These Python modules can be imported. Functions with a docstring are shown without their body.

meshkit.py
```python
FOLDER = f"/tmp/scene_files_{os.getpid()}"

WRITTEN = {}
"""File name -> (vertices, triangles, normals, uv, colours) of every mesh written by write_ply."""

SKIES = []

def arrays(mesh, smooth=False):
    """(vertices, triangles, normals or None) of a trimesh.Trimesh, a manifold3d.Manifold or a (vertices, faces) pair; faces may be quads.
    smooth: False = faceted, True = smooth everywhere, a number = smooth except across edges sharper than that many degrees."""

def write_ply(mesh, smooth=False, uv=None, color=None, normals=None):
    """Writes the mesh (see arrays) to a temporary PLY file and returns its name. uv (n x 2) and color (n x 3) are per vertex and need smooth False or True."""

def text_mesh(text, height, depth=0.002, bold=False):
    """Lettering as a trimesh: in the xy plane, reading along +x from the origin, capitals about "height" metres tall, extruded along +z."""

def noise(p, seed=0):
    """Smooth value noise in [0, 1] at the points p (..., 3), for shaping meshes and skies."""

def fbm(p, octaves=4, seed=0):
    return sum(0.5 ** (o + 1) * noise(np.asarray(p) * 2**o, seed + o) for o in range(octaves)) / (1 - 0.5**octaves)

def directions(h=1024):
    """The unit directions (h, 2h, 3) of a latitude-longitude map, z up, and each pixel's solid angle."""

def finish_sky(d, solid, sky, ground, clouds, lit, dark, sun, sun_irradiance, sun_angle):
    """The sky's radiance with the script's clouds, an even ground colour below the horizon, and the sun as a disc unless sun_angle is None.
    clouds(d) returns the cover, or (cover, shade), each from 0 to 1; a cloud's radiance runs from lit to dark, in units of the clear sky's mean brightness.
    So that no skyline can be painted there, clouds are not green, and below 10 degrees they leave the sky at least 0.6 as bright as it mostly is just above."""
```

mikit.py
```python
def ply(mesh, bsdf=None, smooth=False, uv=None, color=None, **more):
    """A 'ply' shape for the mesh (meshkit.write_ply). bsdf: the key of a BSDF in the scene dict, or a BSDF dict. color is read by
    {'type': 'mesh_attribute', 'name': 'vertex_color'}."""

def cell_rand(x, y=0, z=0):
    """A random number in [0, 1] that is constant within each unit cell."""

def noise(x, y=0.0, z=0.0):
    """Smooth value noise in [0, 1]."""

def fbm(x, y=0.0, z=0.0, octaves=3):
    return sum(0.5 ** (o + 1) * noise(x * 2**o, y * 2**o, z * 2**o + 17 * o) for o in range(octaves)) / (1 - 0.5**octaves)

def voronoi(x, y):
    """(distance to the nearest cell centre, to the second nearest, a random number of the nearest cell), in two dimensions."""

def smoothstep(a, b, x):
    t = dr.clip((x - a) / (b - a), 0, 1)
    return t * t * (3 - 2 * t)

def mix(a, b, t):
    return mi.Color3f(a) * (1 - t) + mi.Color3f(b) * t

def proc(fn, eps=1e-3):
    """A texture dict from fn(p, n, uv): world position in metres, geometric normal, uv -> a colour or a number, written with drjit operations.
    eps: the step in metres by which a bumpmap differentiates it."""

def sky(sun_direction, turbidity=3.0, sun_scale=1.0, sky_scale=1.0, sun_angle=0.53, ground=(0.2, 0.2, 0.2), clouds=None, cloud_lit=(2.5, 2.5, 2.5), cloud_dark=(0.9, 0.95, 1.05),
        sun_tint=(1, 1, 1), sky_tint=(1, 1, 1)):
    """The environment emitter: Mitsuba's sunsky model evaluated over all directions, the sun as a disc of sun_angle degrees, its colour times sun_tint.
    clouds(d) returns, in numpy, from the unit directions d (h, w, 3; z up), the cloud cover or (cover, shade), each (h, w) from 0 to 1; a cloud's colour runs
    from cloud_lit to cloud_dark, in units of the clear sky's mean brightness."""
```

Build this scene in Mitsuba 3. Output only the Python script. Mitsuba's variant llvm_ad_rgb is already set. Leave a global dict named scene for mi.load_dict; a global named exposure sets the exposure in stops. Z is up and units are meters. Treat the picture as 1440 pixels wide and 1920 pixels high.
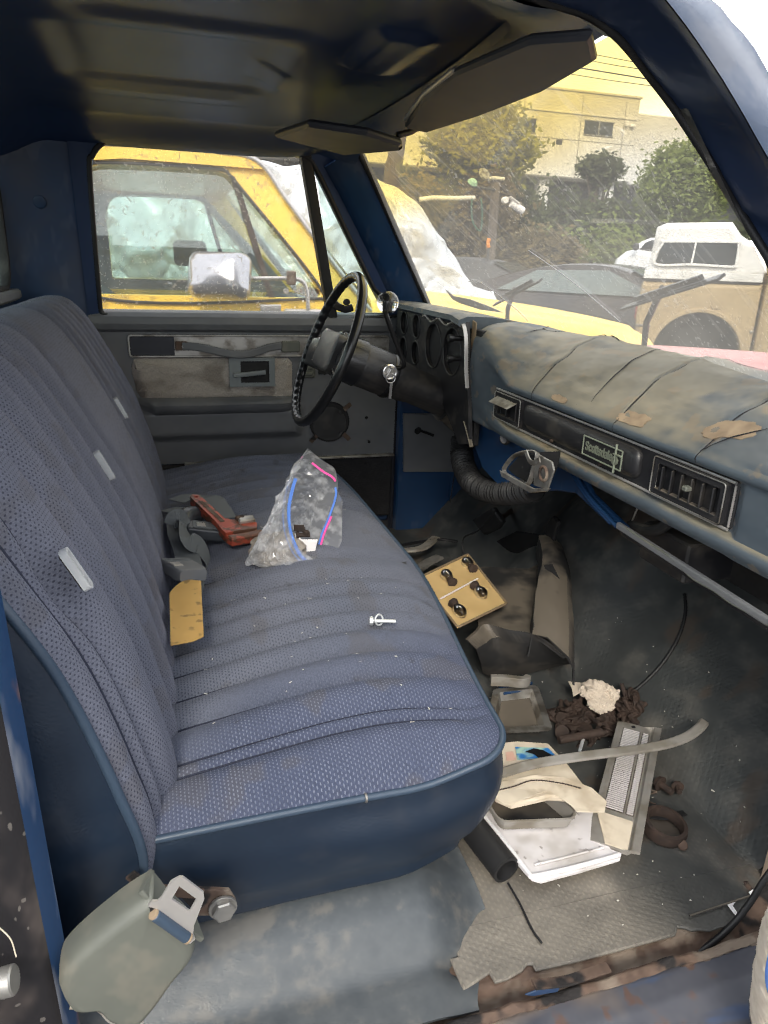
import math, random
import numpy as np, trimesh, mitsuba as mi, drjit as dr
import manifold3d as m3
import shapely.geometry as sg
import mikit, meshkit
from mikit import proc, noise, fbm, voronoi, cell_rand, smoothstep, mix

T = mi.ScalarTransform4f
rng = np.random.RandomState(7)
random.seed(7)
scene, labels = {}, {}

# ------------------------------------------------------------------ camera, sky, exposure
# metres; x = forward in the truck, y = towards the driver's side, z = up; the ground is z = 0
CAM = np.array([0.0, -1.44, 1.42])
RIGHT = np.array([0.95627446, -0.2905299, 0.0336383])
DOWN = np.array([-0.06632362, -0.32743324, -0.94254371])
FWD = np.array([0.28485143, 0.89909947, -0.33238504])
scene['camera'] = dict(type='perspective', fov=2 * math.degrees(math.atan(720 / 1340)), fov_axis='x', near_clip=0.02, far_clip=400.0,
                       to_world=T().look_at(origin=CAM.tolist(), target=(CAM + FWD).tolist(), up=(-DOWN).tolist()))
exposure = 3.4
scene['sky'] = mikit.sky([-0.30, -0.75, 0.60], turbidity=4, sun_scale=0.25, sun_angle=16, sun_tint=(0.86, 0.99, 1.20), clouds=lambda d: 1.0 + 0 * d[..., 0],
                         cloud_lit=(2.26, 2.32, 2.42), cloud_dark=(1.2, 1.2, 1.25), ground=(0.25, 0.24, 0.23))


# ------------------------------------------------------------------ entries
def numbered(key):
    def taken(q):
        return q in scene or q in labels or any(s.startswith(q + '__') for s in scene)
    if not taken(key):
        return key
    k = 1
    while taken(f'{key}_{k:03d}'):
        k += 1
    return f'{key}_{k:03d}'


def obj(key, mesh, mat, smooth=False, label=None, uv=None, **more):
    """one entry of the scene, at most thing > part > sub-part"""
    s = key.split('__')
    if len(s) > 3:
        s = s[:2] + ['_'.join([q[:-4] if len(q) > 4 and q[-4] == '_' and q[-3:].isdigit() else q for q in s[2:-1]] + s[-1:])]
    key = numbered('__'.join(s))
    scene[key] = mikit.ply(mesh, mat, smooth=smooth, uv=uv, **more)
    if label:
        labels[key] = {'label': label}
    return key


def tag(key, label, cat, group=None, kind=None):
    labels[key] = {'label': label, 'category': cat}
    if group:
        labels[key]['group'] = group
    if kind:
        labels[key]['kind'] = kind


def thing(key, label, cat, group=None):
    key = numbered(key)
    tag(key, label, cat, group)
    return key


def struct(key, mesh, mat, smooth=False, label=None, cat=None, kind='structure'):
    scene[key] = mikit.ply(mesh, mat, smooth=smooth)
    labels[key] = {'kind': kind}
    if label:
        labels[key].update(label=label, category=cat)


# ------------------------------------------------------------------ mesh helpers
def A(*v):
    return np.array(v, float)


def unit(v):
    v = np.asarray(v, float)
    return v / np.maximum(np.linalg.norm(v, axis=-1, keepdims=True), 1e-12)


def tm(v, f):
    return trimesh.Trimesh(np.asarray(v, float), np.asarray(f, int), process=False)


def cat(*ms):
    ms = [m for a in ms for m in (a if isinstance(a, (list, tuple)) else [a])]
    return trimesh.util.concatenate(ms)


def hull(pts):
    return trimesh.convex.convex_hull(np.asarray(pts, float))


def box(lo, hi, b=0.003):
    """box with chamfered edges"""
    lo, hi = np.minimum(lo, hi).astype(float), np.maximum(lo, hi).astype(float)
    b = min(b, 0.45 * float((hi - lo).min()))
    pts = []
    for sx in (0, 1):
        for sy in (0, 1):
            for sz in (0, 1):
                c = np.array([hi[0] if sx else lo[0], hi[1] if sy else lo[1], hi[2] if sz else lo[2]])
                s = np.array([-1 if sx else 1, -1 if sy else 1, -1 if sz else 1]) * b
                for k in range(3):
                    d = s.copy()
                    d[k] = 0
                    pts.append(c + d)
    return hull(pts)


def frame(x, y=None, z=None):
    """rotation whose columns are x, y, z (any given ones; made orthonormal)"""
    x = unit(x)
    if y is not None:
        z = unit(np.cross(x, y))
        y = np.cross(z, x)
    else:
        y = unit(np.cross(z, x))
        z = np.cross(x, y)
    return np.stack([x, y, z], 1)


def place(mesh, origin, Rm=None):
    m = mesh.copy()
    v = np.asarray(m.vertices)
    if Rm is not None:
        v = v @ np.asarray(Rm).T
    m.vertices = v + np.asarray(origin, float)
    return m


def obox(c, size, Rm=None, b=0.003):
    s = np.asarray(size, float) / 2
    return place(box(-s, s, b), c, Rm)


def rot(axis, deg):
    return trimesh.transformations.rotation_matrix(math.radians(deg), axis)[:3, :3]


def spl(pts, n=40, closed=False):
    """Catmull-Rom through the points, evenly spaced in parameter"""
    p = np.asarray(pts, float)
    m = len(p)
    if closed:
        q = np.vstack([p[-1:], p, p[:2]])
        segs = m
    else:
        q = np.vstack([2 * p[:1] - p[1:2], p, 2 * p[-1:] - p[-2:-1]])
        segs = m - 1
    t = np.linspace(0, segs, n, endpoint=not closed)
    i = np.minimum(t.astype(int), segs - 1)
    u = (t - i)[:, None]
    a, b, c, d = q[i], q[i + 1], q[i + 2], q[i + 3]
    return 0.5 * (2 * b + (c - a) * u + (2 * a - 5 * b + 4 * c - d) * u ** 2 + (3 * b - a - 3 * c + d) * u ** 3)


def grid_faces(nu, nv, cu=False, cv=False):
    i, j = np.meshgrid(np.arange(nu if cu else nu - 1), np.arange(nv if cv else nv - 1), indexing='ij')
    a, b = i * nv + j, i * nv + (j + 1) % nv
    c, d = ((i + 1) % nu) * nv + (j + 1) % nv, ((i + 1) % nu) * nv + j
    return np.vstack([np.stack([a, b, c], -1).reshape(-1, 3), np.stack([a, c, d], -1).reshape(-1, 3)])


def loft(rings, closed=True, caps=True, cu=False):
    """rings (n, m, 3): a skin over them; closed = each ring is a loop"""
    r = np.asarray(rings, float)
    n, m = r.shape[:2]
    v, f = r.reshape(-1, 3), grid_faces(n, m, cu, closed)
    if caps and closed and not cu:
        extra, ef = [], []
        for k, ring in ((0, r[0]), (n - 1, r[-1])):
            c = len(v) + len(extra)
            extra.append(ring.mean(0))
            for j in range(m):
                t = [c, k * m + (j + 1) % m, k * m + j]
                ef.append(t if k == 0 else t[::-1])
        v, f = np.vstack([v, extra]), np.vstack([f, ef])
    return fix(tm(v, f))


def fix(m):
    """outward facing where the mesh is closed"""
    if m.is_watertight and m.volume < 0:
        m.invert()
    return m


def sweep(path, prof, closed=False, up=None, scale=None, caps=True, twist=None):
    """prof (m, 2) carried along the path; its axes are (side, up)"""
    p = np.asarray(path, float)
    t = np.gradient(p, axis=0) if not closed else np.roll(p, -1, 0) - np.roll(p, 1, 0)
    t = unit(t)
    n = np.zeros_like(p)
    if up is None:
        a = np.array([0, 0, 1.0]) if abs(t[0][2]) < 0.9 else np.array([1.0, 0, 0])
        n[0] = unit(a - t[0] * (a @ t[0]))
        for i in range(1, len(p)):
            v = n[i - 1] - t[i] * (n[i - 1] @ t[i])
            n[i] = unit(v)
    else:
        u = np.broadcast_to(np.asarray(up, float), p.shape)
        n = unit(u - t * (u * t).sum(1, keepdims=True))
    s = np.cross(t, n)
    prof = np.asarray(prof, float)
    sc = np.ones(len(p)) if scale is None else np.asarray(scale, float)
    if twist is not None:
        ct, st = np.cos(twist)[:, None], np.sin(twist)[:, None]
        s, n = s * ct + n * st, n * ct - s * st
    r = p[:, None] + sc[:, None, None] * (prof[None, :, :1] * s[:, None] + prof[None, :, 1:] * n[:, None])
    return loft(r, True, caps and not closed, closed)


def circ(r, n=10, ry=None):
    a = np.arange(n) * 2 * np.pi / n
    return np.stack([r * np.cos(a), (ry or r) * np.sin(a)], 1)


def tube(path, r, sides=10, closed=False, caps=True, scale=None):
    return sweep(path, circ(r, sides), closed, scale=scale, caps=caps)


def rrect(w, h, r, n=4):
    """rounded rectangle, centred"""
    out = []
    r = min(r, w / 2 - 1e-4, h / 2 - 1e-4)
    for cx, cy, a0 in ((w / 2 - r, h / 2 - r, 0), (-w / 2 + r, h / 2 - r, 90), (-w / 2 + r, -h / 2 + r, 180), (w / 2 - r, -h / 2 + r, 270)):
        for k in range(n + 1):
            a = math.radians(a0 + 90 * k / n)
            out.append((cx + r * math.cos(a), cy + r * math.sin(a)))
    return np.array(out)


def inset(poly, d):
    """polygon moved inwards by d along its corner bisectors (counter-clockwise input)"""
    p = np.asarray(poly, float)
    e = unit(np.roll(p, -1, 0) - p)
    n = np.stack([-e[:, 1], e[:, 0]], 1)
    b = n + np.roll(n, 1, 0)
    b = b / np.maximum((b * b).sum(1, keepdims=True) / 2, 0.3)
    return p + b * d


def ccw(poly):
    p = np.asarray(poly, float)
    a = np.sum(p[:, 0] * np.roll(p[:, 1], -1) - p[:, 1] * np.roll(p[:, 0], -1))
    return p if a > 0 else p[::-1]


def prism(poly, h, b=0.0015, holes=()):
    """polygon in xy extruded z = 0..h, edges chamfered; holes are plain"""
    poly = ccw(poly)
    if holes:
        return trimesh.creation.extrude_polygon(sg.Polygon(poly, [ccw(q)[::-1] for q in holes]), h, engine='earcut')
    b = min(b, h * 0.45)
    lv = [(inset(poly, b), 0), (poly, b), (poly, h - b), (inset(poly, b), h)]
    r = np.array([np.column_stack([q, np.full(len(q), z)]) for q, z in lv])
    m = loft(r, True, False)
    flat = trimesh.creation.triangulate_polygon(sg.Polygon(r[0][:, :2]), engine='earcut')
    fv, ff = flat
    n = len(poly)
    key = {tuple(np.round(q, 7)): i for i, q in enumerate(r[0][:, :2])}
    idx = np.array([key.get(tuple(np.round(q, 7)), int(np.argmin(((r[0][:, :2] - q) ** 2).sum(1)))) for q in fv])
    ff = idx[ff]
    v = np.asarray(m.vertices)
    a = v[ff[0]]
    if np.cross(a[1] - a[0], a[2] - a[0])[2] < 0:
        ff = ff[:, ::-1]
    f = np.vstack([m.faces, ff[:, ::-1], ff + 3 * n])
    return fix(tm(v, f))


def sheet3(pts, thick, b=0.0008, up=(0, 0, 1)):
    """a flat plate whose top outline is the 3-D points (near one plane), thick downwards"""
    p = np.asarray(pts, float)
    c = p.mean(0)
    _, _, vt = np.linalg.svd(p - c)
    nrm = vt[2] if vt[2] @ np.asarray(up) > 0 else -vt[2]
    x = vt[0]
    y = np.cross(nrm, x)
    q = np.stack([(p - c) @ x, (p - c) @ y], 1)
    m = prism(q, thick, b)
    return place(m, c - nrm * thick, np.stack([x, y, nrm], 1))


def surf(fn, nu, nv, us=None, vs=None):
    """fn(u, v) on grids in [0, 1] -> (..., 3)"""
    us, vs = np.linspace(0, 1, nu) if us is None else us, np.linspace(0, 1, nv) if vs is None else vs
    nu, nv = len(us), len(vs)
    u, v = np.meshgrid(us, vs, indexing='ij')
    p = fn(u, v)
    return tm(p.reshape(-1, 3), grid_faces(nu, nv)), np.stack([u.ravel(), v.ravel()], 1)


def thicken(m, d):
    """an open sheet made solid: d along its (area) vertex normals"""
    v, f = np.asarray(m.vertices), np.asarray(m.faces)
    n = meshkit.arrays(m, True)[2]
    e = np.sort(f[:, [0, 1, 1, 2, 2, 0]].reshape(-1, 2), 1)
    und, inv, cnt = np.unique(e, axis=0, return_inverse=True, return_counts=True)
    de = f[:, [0, 1, 1, 2, 2, 0]].reshape(-1, 2)[cnt[inv.ravel()] == 1]
    k = len(v)
    side = np.vstack([np.column_stack([de[:, 1], de[:, 0], de[:, 0] + k]), np.column_stack([de[:, 1], de[:, 0] + k, de[:, 1] + k])])
    return tm(np.vstack([v, v + n * d]), np.vstack([f, f[:, ::-1] + k, side]))


def rough(m, amp, freq, seed=0, octaves=3):
    """vertices moved along their normals by noise"""
    m = m.copy()
    n = meshkit.arrays(m, True)[2]
    v = np.asarray(m.vertices)
    m.vertices = v + n * ((meshkit.fbm(v * freq, octaves, seed) - 0.5) * 2 * amp)[:, None]
    return m


def lathe(prof, n=24):
    """prof (r, z) turned about z"""
    a = np.arange(n) * 2 * np.pi / n
    p = np.asarray(prof, float)
    r = np.stack([np.stack([q[0] * np.cos(a), q[0] * np.sin(a), np.full(n, q[1])], 1) for q in p])
    return loft(r, True, True)


def cyl(p0, p1, r, n=16, b=0.0):
    p0, p1 = np.asarray(p0, float), np.asarray(p1, float)
    L = np.linalg.norm(p1 - p0)
    b = b or min(r, L) * 0.12
    m = lathe([(r - b, 0), (r, b), (r, L - b), (r - b, L)], n)
    z = (p1 - p0) / L
    x = np.cross(z, [0, 0, 1.0]) if abs(z[2]) < 0.9 else np.cross(z, [1.0, 0, 0])
    x = unit(x)
    return place(m, p0, np.stack([x, np.cross(z, x), z], 1))


def hexhead(c, axis, r, h):
    axis = unit(axis)
    m = prism(circ(r, 6), h, r * 0.12)
    x = np.cross(axis, [0, 0, 1.0]) if abs(axis[2]) < 0.9 else np.cross(axis, [1.0, 0, 0])
    x = unit(x)
    return place(m, c, np.stack([x, np.cross(axis, x), axis], 1))


def interp3(path, n):
    """even resampling of a polyline"""
    p = np.asarray(path, float)
    s = np.concatenate([[0], np.cumsum(np.linalg.norm(np.diff(p, axis=0), axis=1))])
    t = np.linspace(0, s[-1], n)
    return np.stack([np.interp(t, s, p[:, k]) for k in range(3)], 1)


# ------------------------------------------------------------------ materials
def M(name, color, rough=0.5, bump=None, height=0.0004, eps=1e-3, spec=0.5, **kw):
    col = color if isinstance(color, dict) else {'type': 'rgb', 'value': list(color)}
    b = {'type': 'principled', 'base_color': col, 'roughness': rough, 'specular': spec, **kw}
    if bump is not None:
        b = {'type': 'bumpmap', 'tex': proc(bump, eps), 'scale': height, 'bsdf': b}
    scene[name] = {'type': 'twosided', 'bsdf': b}
    return name


C3 = mi.Color3f


def aniso(p, a, b, c, o=3):
    return fbm(p.x * a, p.y * b, p.z * c, o)


def navy_paint(p, n, uv):
    s = fbm(p.x * 3, p.y * 9, p.z * 9, 3)
    d = smoothstep(0.55, 0.8, fbm(p.x * 14, p.y * 14, p.z * 14, 3))
    return mix(mix((0.019, 0.034, 0.082), (0.026, 0.044, 0.096), s), (0.035, 0.036, 0.040), d * 0.15)


def blue_paint(p, n, uv):
    s = fbm(p.x * 11, p.y * 11, p.z * 11, 4)
    sc = smoothstep(0.60, 0.72, fbm(p.x * 30, p.y * 30, p.z * 9, 3))
    dirt = smoothstep(0.45, 0.75, fbm(p.x * 6 + 4, p.y * 6, p.z * 6, 3))
    c = mix((0.006, 0.026, 0.075), (0.012, 0.045, 0.115), s)
    return mix(mix(c, (0.07, 0.06, 0.05), dirt * 0.35), (0.14, 0.15, 0.17), sc * 0.14)


def jamb_paint(p, n, uv):
    s = fbm(p.x * 40, p.y * 40, p.z * 7, 4)
    chalk = smoothstep(0.46, 0.66, s)
    rust = smoothstep(0.63, 0.72, fbm(p.x * 25, p.y * 25, p.z * 8 + 7, 4))
    c = mix((0.008, 0.028, 0.075), (0.19, 0.20, 0.22), chalk * 0.7)
    return mix(c, (0.13, 0.065, 0.03), rust * 0.75)


def black_jamb(p, n, uv):
    d = smoothstep(0.5, 0.8, fbm(p.x * 22, p.y * 22, p.z * 12, 4))
    chip = smoothstep(0.77, 0.80, fbm(p.x * 120, p.y * 120, p.z * 60, 2))
    return mix(mix((0.012, 0.011, 0.013), (0.055, 0.045, 0.042), d), (0.22, 0.2, 0.18), chip * 0.4)


def cloth(p, n, uv):
    # knitted dots every 8.5 mm in staggered rows, plus a little fading and dirt
    a, b = uv.x / 0.0047, uv.y / 0.0047
    row = dr.floor(b)
    fa, fb = a + 0.5 * (row - 2 * dr.floor(row / 2)), b
    dx, dy = fa - dr.floor(fa) - 0.5, fb - row - 0.5
    dot = 1 - smoothstep(0.15, 0.31, dr.sqrt(dx * dx * 1.2 + dy * dy))
    fade = fbm(uv.x * 5, uv.y * 5, 3.0, 3)
    worn = smoothstep(0.60, 0.74, fbm(uv.x * 21 + 9, uv.y * 21, 1.0, 3))
    yarn = noise(uv.x * 900, uv.y * 900, 0)
    base = mix((0.086, 0.096, 0.130), (0.132, 0.137, 0.172), fade) * (0.8 + 0.4 * yarn)
    base = mix(base, (0.085, 0.075, 0.065), worn * 0.25)
    return mix(base, (0.016, 0.018, 0.034), dot * 0.72)


def cloth_seat(p, n, uv):
    # as cloth, but towards the passenger's end the pile lies the other way, so the dots turn paler than the ground
    a, b = uv.x / 0.0047, uv.y / 0.0047
    row = dr.floor(b)
    fa = a + 0.5 * (row - 2 * dr.floor(row / 2))
    dx, dy = fa - dr.floor(fa) - 0.5, b - row - 0.5
    dot = 1 - smoothstep(0.16, 0.30, dr.sqrt(dx * dx * 0.7 + dy * dy * 1.5))
    fade = fbm(uv.x * 6, uv.y * 6, 3.0, 3)
    yarn = noise(uv.x * 900, uv.y * 900, 0)
    w = fbm(uv.x * 4 + 3, uv.y * 4, 6.0, 2)
    e = smoothstep(-0.47, -0.68, uv.x + 0.30 * (w - 0.5) - 0.10 * (uv.y - 0.25))
    worn = smoothstep(0.60, 0.74, fbm(uv.x * 21 + 9, uv.y * 21, 1.0, 3))
    base = mix(mix((0.084, 0.096, 0.128), (0.128, 0.136, 0.168), fade), mix((0.042, 0.052, 0.088), (0.070, 0.079, 0.120), fade), e) * (0.8 + 0.4 * yarn)
    base = mix(base, (0.085, 0.075, 0.062), worn * 0.30)
    base = mix(base, (0.030, 0.028, 0.028), smoothstep(0.77, 0.86, fbm(uv.x * 30, uv.y * 30, 5.0, 3)) * 0.4)
    return mix(base, mix((0.017, 0.020, 0.038), (0.20, 0.22, 0.27), e), dot * (0.62 - 0.30 * e + 0.35 * e * noise(uv.x * 70, uv.y * 70, 2)))


def cloth_bump(p, n, uv):
    a, b = uv.x / 0.0047, uv.y / 0.0047
    row = dr.floor(b)
    fa = a + 0.5 * (row - 2 * dr.floor(row / 2))
    dx, dy = fa - dr.floor(fa) - 0.5, b - row - 0.5
    return smoothstep(0.15, 0.42, dr.sqrt(dx * dx + dy * dy)) + 0.4 * noise(uv.x * 700, uv.y * 700, 0)


def leather_bump(p, n, uv):
    return noise(p.x * 420, p.y * 420, p.z * 420) + 0.6 * noise(p.x * 900, p.y * 900, p.z * 900)


def navy_vinyl(p, n, uv):
    s = fbm(p.x * 9, p.y * 9, p.z * 9, 3)
    dust = smoothstep(0.5, 0.85, fbm(p.x * 20, p.y * 20, p.z * 20, 4))
    return mix(mix((0.0055, 0.012, 0.026), (0.009, 0.019, 0.036), s), (0.05, 0.05, 0.054), dust * 0.22)


def dash_vinyl(p, n, uv):
    up = smoothstep(0.35, 0.85, n.z)
    f1 = fbm(p.x * 8, p.y * 5, p.z * 8, 4)
    f2 = fbm(p.x * 30, p.y * 22, p.z * 30, 3)
    side = smoothstep(0.36, 0.56, f1 * 0.7 + f2 * 0.3 + 0.12 * (1 - smoothstep(0.0, 0.45, dr.abs(p.y + 0.25))))
    c = mix((0.040, 0.056, 0.074), (0.078, 0.096, 0.112), f2)
    tan = mix((0.155, 0.130, 0.080), (0.25, 0.215, 0.145), f2)
    c = mix(c, tan, dr.clip(up * (0.22 + 0.70 * side), 0, 1) * 0.85)
    stain = smoothstep(0.60, 0.70, fbm(p.x * 34, p.y * 30, p.z * 34 + 5, 4))
    return mix(c, (0.20, 0.145, 0.085), stain * 0.40)


def dash_bump(p, n, uv):
    w = fbm(p.x * 60, p.y * 14 + p.x * 20, p.z * 60, 3)
    return w + 0.12 * noise(p.x * 500, p.y * 500, p.z * 500)


def black_plastic(p, n, uv):
    d = smoothstep(0.45, 0.8, fbm(p.x * 25, p.y * 25, p.z * 25, 4))
    up = smoothstep(0.3, 0.9, n.z)
    return mix((0.016, 0.016, 0.018), (0.085, 0.075, 0.062), d * 0.35 + up * 0.3)


def grey_plastic(p, n, uv):
    d = fbm(p.x * 16, p.y * 16, p.z * 16, 4)
    return mix((0.085, 0.092, 0.104), (0.145, 0.147, 0.150), d)


def velour(p, n, uv):
    s = fbm(p.x * 9, p.y * 9, p.z * 5, 4)
    d = smoothstep(0.55, 0.72, fbm(p.x * 13, 3.0, p.z * 13, 3))
    y = noise(p.x * 600, p.y * 600, p.z * 600)
    return mix(mix((0.29, 0.26, 0.23), (0.42, 0.385, 0.345), s), (0.13, 0.11, 0.094), d * 0.6) * (0.75 + 0.5 * y)


def carpet_dark(p, n, uv):
    return mix((0.010, 0.010, 0.012), (0.042, 0.040, 0.042), noise(p.x * 300, p.y * 300, p.z * 300) * fbm(p.x * 30, p.y * 30, p.z * 30, 3))


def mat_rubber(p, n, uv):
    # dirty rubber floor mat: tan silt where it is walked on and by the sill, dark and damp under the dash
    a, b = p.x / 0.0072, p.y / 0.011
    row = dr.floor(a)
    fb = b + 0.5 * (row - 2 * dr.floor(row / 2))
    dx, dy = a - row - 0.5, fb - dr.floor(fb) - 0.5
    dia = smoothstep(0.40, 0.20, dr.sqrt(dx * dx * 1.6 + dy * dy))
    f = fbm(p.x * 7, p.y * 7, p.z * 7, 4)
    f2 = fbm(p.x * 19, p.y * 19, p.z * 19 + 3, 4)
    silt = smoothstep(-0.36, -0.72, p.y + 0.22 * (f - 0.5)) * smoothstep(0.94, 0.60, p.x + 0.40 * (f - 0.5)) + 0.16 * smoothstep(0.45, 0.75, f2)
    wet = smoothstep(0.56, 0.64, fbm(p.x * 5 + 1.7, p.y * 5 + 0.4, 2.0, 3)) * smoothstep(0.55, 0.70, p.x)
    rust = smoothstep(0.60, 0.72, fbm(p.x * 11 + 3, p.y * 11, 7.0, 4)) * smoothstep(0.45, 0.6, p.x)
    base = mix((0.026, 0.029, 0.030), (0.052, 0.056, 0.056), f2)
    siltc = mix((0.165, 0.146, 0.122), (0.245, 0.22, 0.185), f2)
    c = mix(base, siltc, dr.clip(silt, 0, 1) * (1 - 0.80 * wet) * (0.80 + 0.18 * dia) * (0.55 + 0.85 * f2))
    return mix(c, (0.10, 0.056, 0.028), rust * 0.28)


def mat_bump(p, n, uv):
    a, b = p.x / 0.0072, p.y / 0.011
    row = dr.floor(a)
    fb = b + 0.5 * (row - 2 * dr.floor(row / 2))
    dx, dy = a - row - 0.5, fb - dr.floor(fb) - 0.5
    return smoothstep(0.42, 0.22, dr.sqrt(dx * dx * 1.6 + dy * dy)) + 0.3 * noise(p.x * 200, p.y * 200, p.z * 200)


def riser_vinyl(p, n, uv):
    f = fbm(p.x * 14, p.y * 30, p.z * 30, 5)
    f2 = fbm(p.x * 60, p.y * 60, p.z * 60, 4)
    up = smoothstep(0.4, 0.9, n.z)
    silt = smoothstep(0.50, 0.68, f * 0.55 + f2 * 0.45) * (0.3 + 0.7 * up) + smoothstep(0.58, 0.50, p.z) * 0.7 * f2
    return mix(mix((0.044, 0.052, 0.060), (0.074, 0.083, 0.090), f2), (0.21, 0.175, 0.13), dr.clip(silt, 0, 1) * 0.24)


def rusty(p, n, uv):
    f0 = fbm(p.x * 120, p.y * 120, p.z * 120, 2)
    f = fbm(p.x * 18, p.y * 18, p.z * 18, 4)
    f2 = fbm(p.x * 60, p.y * 60, p.z * 60, 3)
    c = mix((0.036, 0.022, 0.016), (0.135, 0.088, 0.064), f2 * 0.6 + f0 * 0.4)
    c = mix(c, (0.19, 0.155, 0.122), smoothstep(0.50, 0.66, f) * 0.7)
    return mix(c, (0.012, 0.010, 0.010), smoothstep(0.42, 0.34, f))


def rusty_bump(p, n, uv):
    return fbm(p.x * 60, p.y * 60, p.z * 60, 4) + 0.5 * noise(p.x * 300, p.y * 300, p.z * 300)


def rocker_paint(p, n, uv):
    f = fbm(p.x * 7, p.y * 7, p.z * 7, 4)
    f2 = fbm(p.x * 24, p.y * 24, p.z * 24, 4)
    c = mix((0.030, 0.034, 0.050), (0.085, 0.086, 0.098), f2)
    c = mix(c, (0.035, 0.065, 0.14), smoothstep(0.56, 0.68, fbm(p.x * 8 + 5, p.y * 30, p.z * 30, 4)) * 0.6)
    c = mix(c, (0.27, 0.20, 0.135), smoothstep(0.48, 0.66, f) * 0.65)
    return mix(c, (0.10, 0.05, 0.03), smoothstep(0.64, 0.74, f2) * 0.7)


def rust_dark(p, n, uv):
    f = fbm(p.x * 70, p.y * 70, p.z * 70, 3)
    return mix((0.012, 0.009, 0.008), (0.052, 0.031, 0.022), f)


def dull_metal(p, n, uv):
    f = fbm(p.x * 30, p.y * 30, p.z * 30, 4)
    return mix((0.36, 0.35, 0.33), (0.16, 0.145, 0.125), smoothstep(0.4, 0.7, f))


def aged_alloy(p, n, uv):
    f = fbm(p.x * 22, p.y * 22, p.z * 22, 4)
    return mix((0.38, 0.36, 0.33), (0.24, 0.215, 0.175), smoothstep(0.35, 0.65, f))


def paper_old(p, n, uv):
    f = fbm(p.x * 30, p.y * 30, p.z * 30, 4)
    return mix((0.56, 0.49, 0.385), (0.33, 0.26, 0.175), smoothstep(0.45, 0.75, f) * 0.7)


def white_dirty(p, n, uv):
    f = fbm(p.x * 18, p.y * 18, p.z * 18, 4)
    f2 = fbm(p.x * 90, p.y * 90, p.z * 90, 3)
    c = mix((0.62, 0.595, 0.60), (0.36, 0.33, 0.30), smoothstep(0.42, 0.75, f) * 0.8)
    return mix(c, (0.13, 0.10, 0.08), smoothstep(0.66, 0.76, f2) * 0.6)


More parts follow.
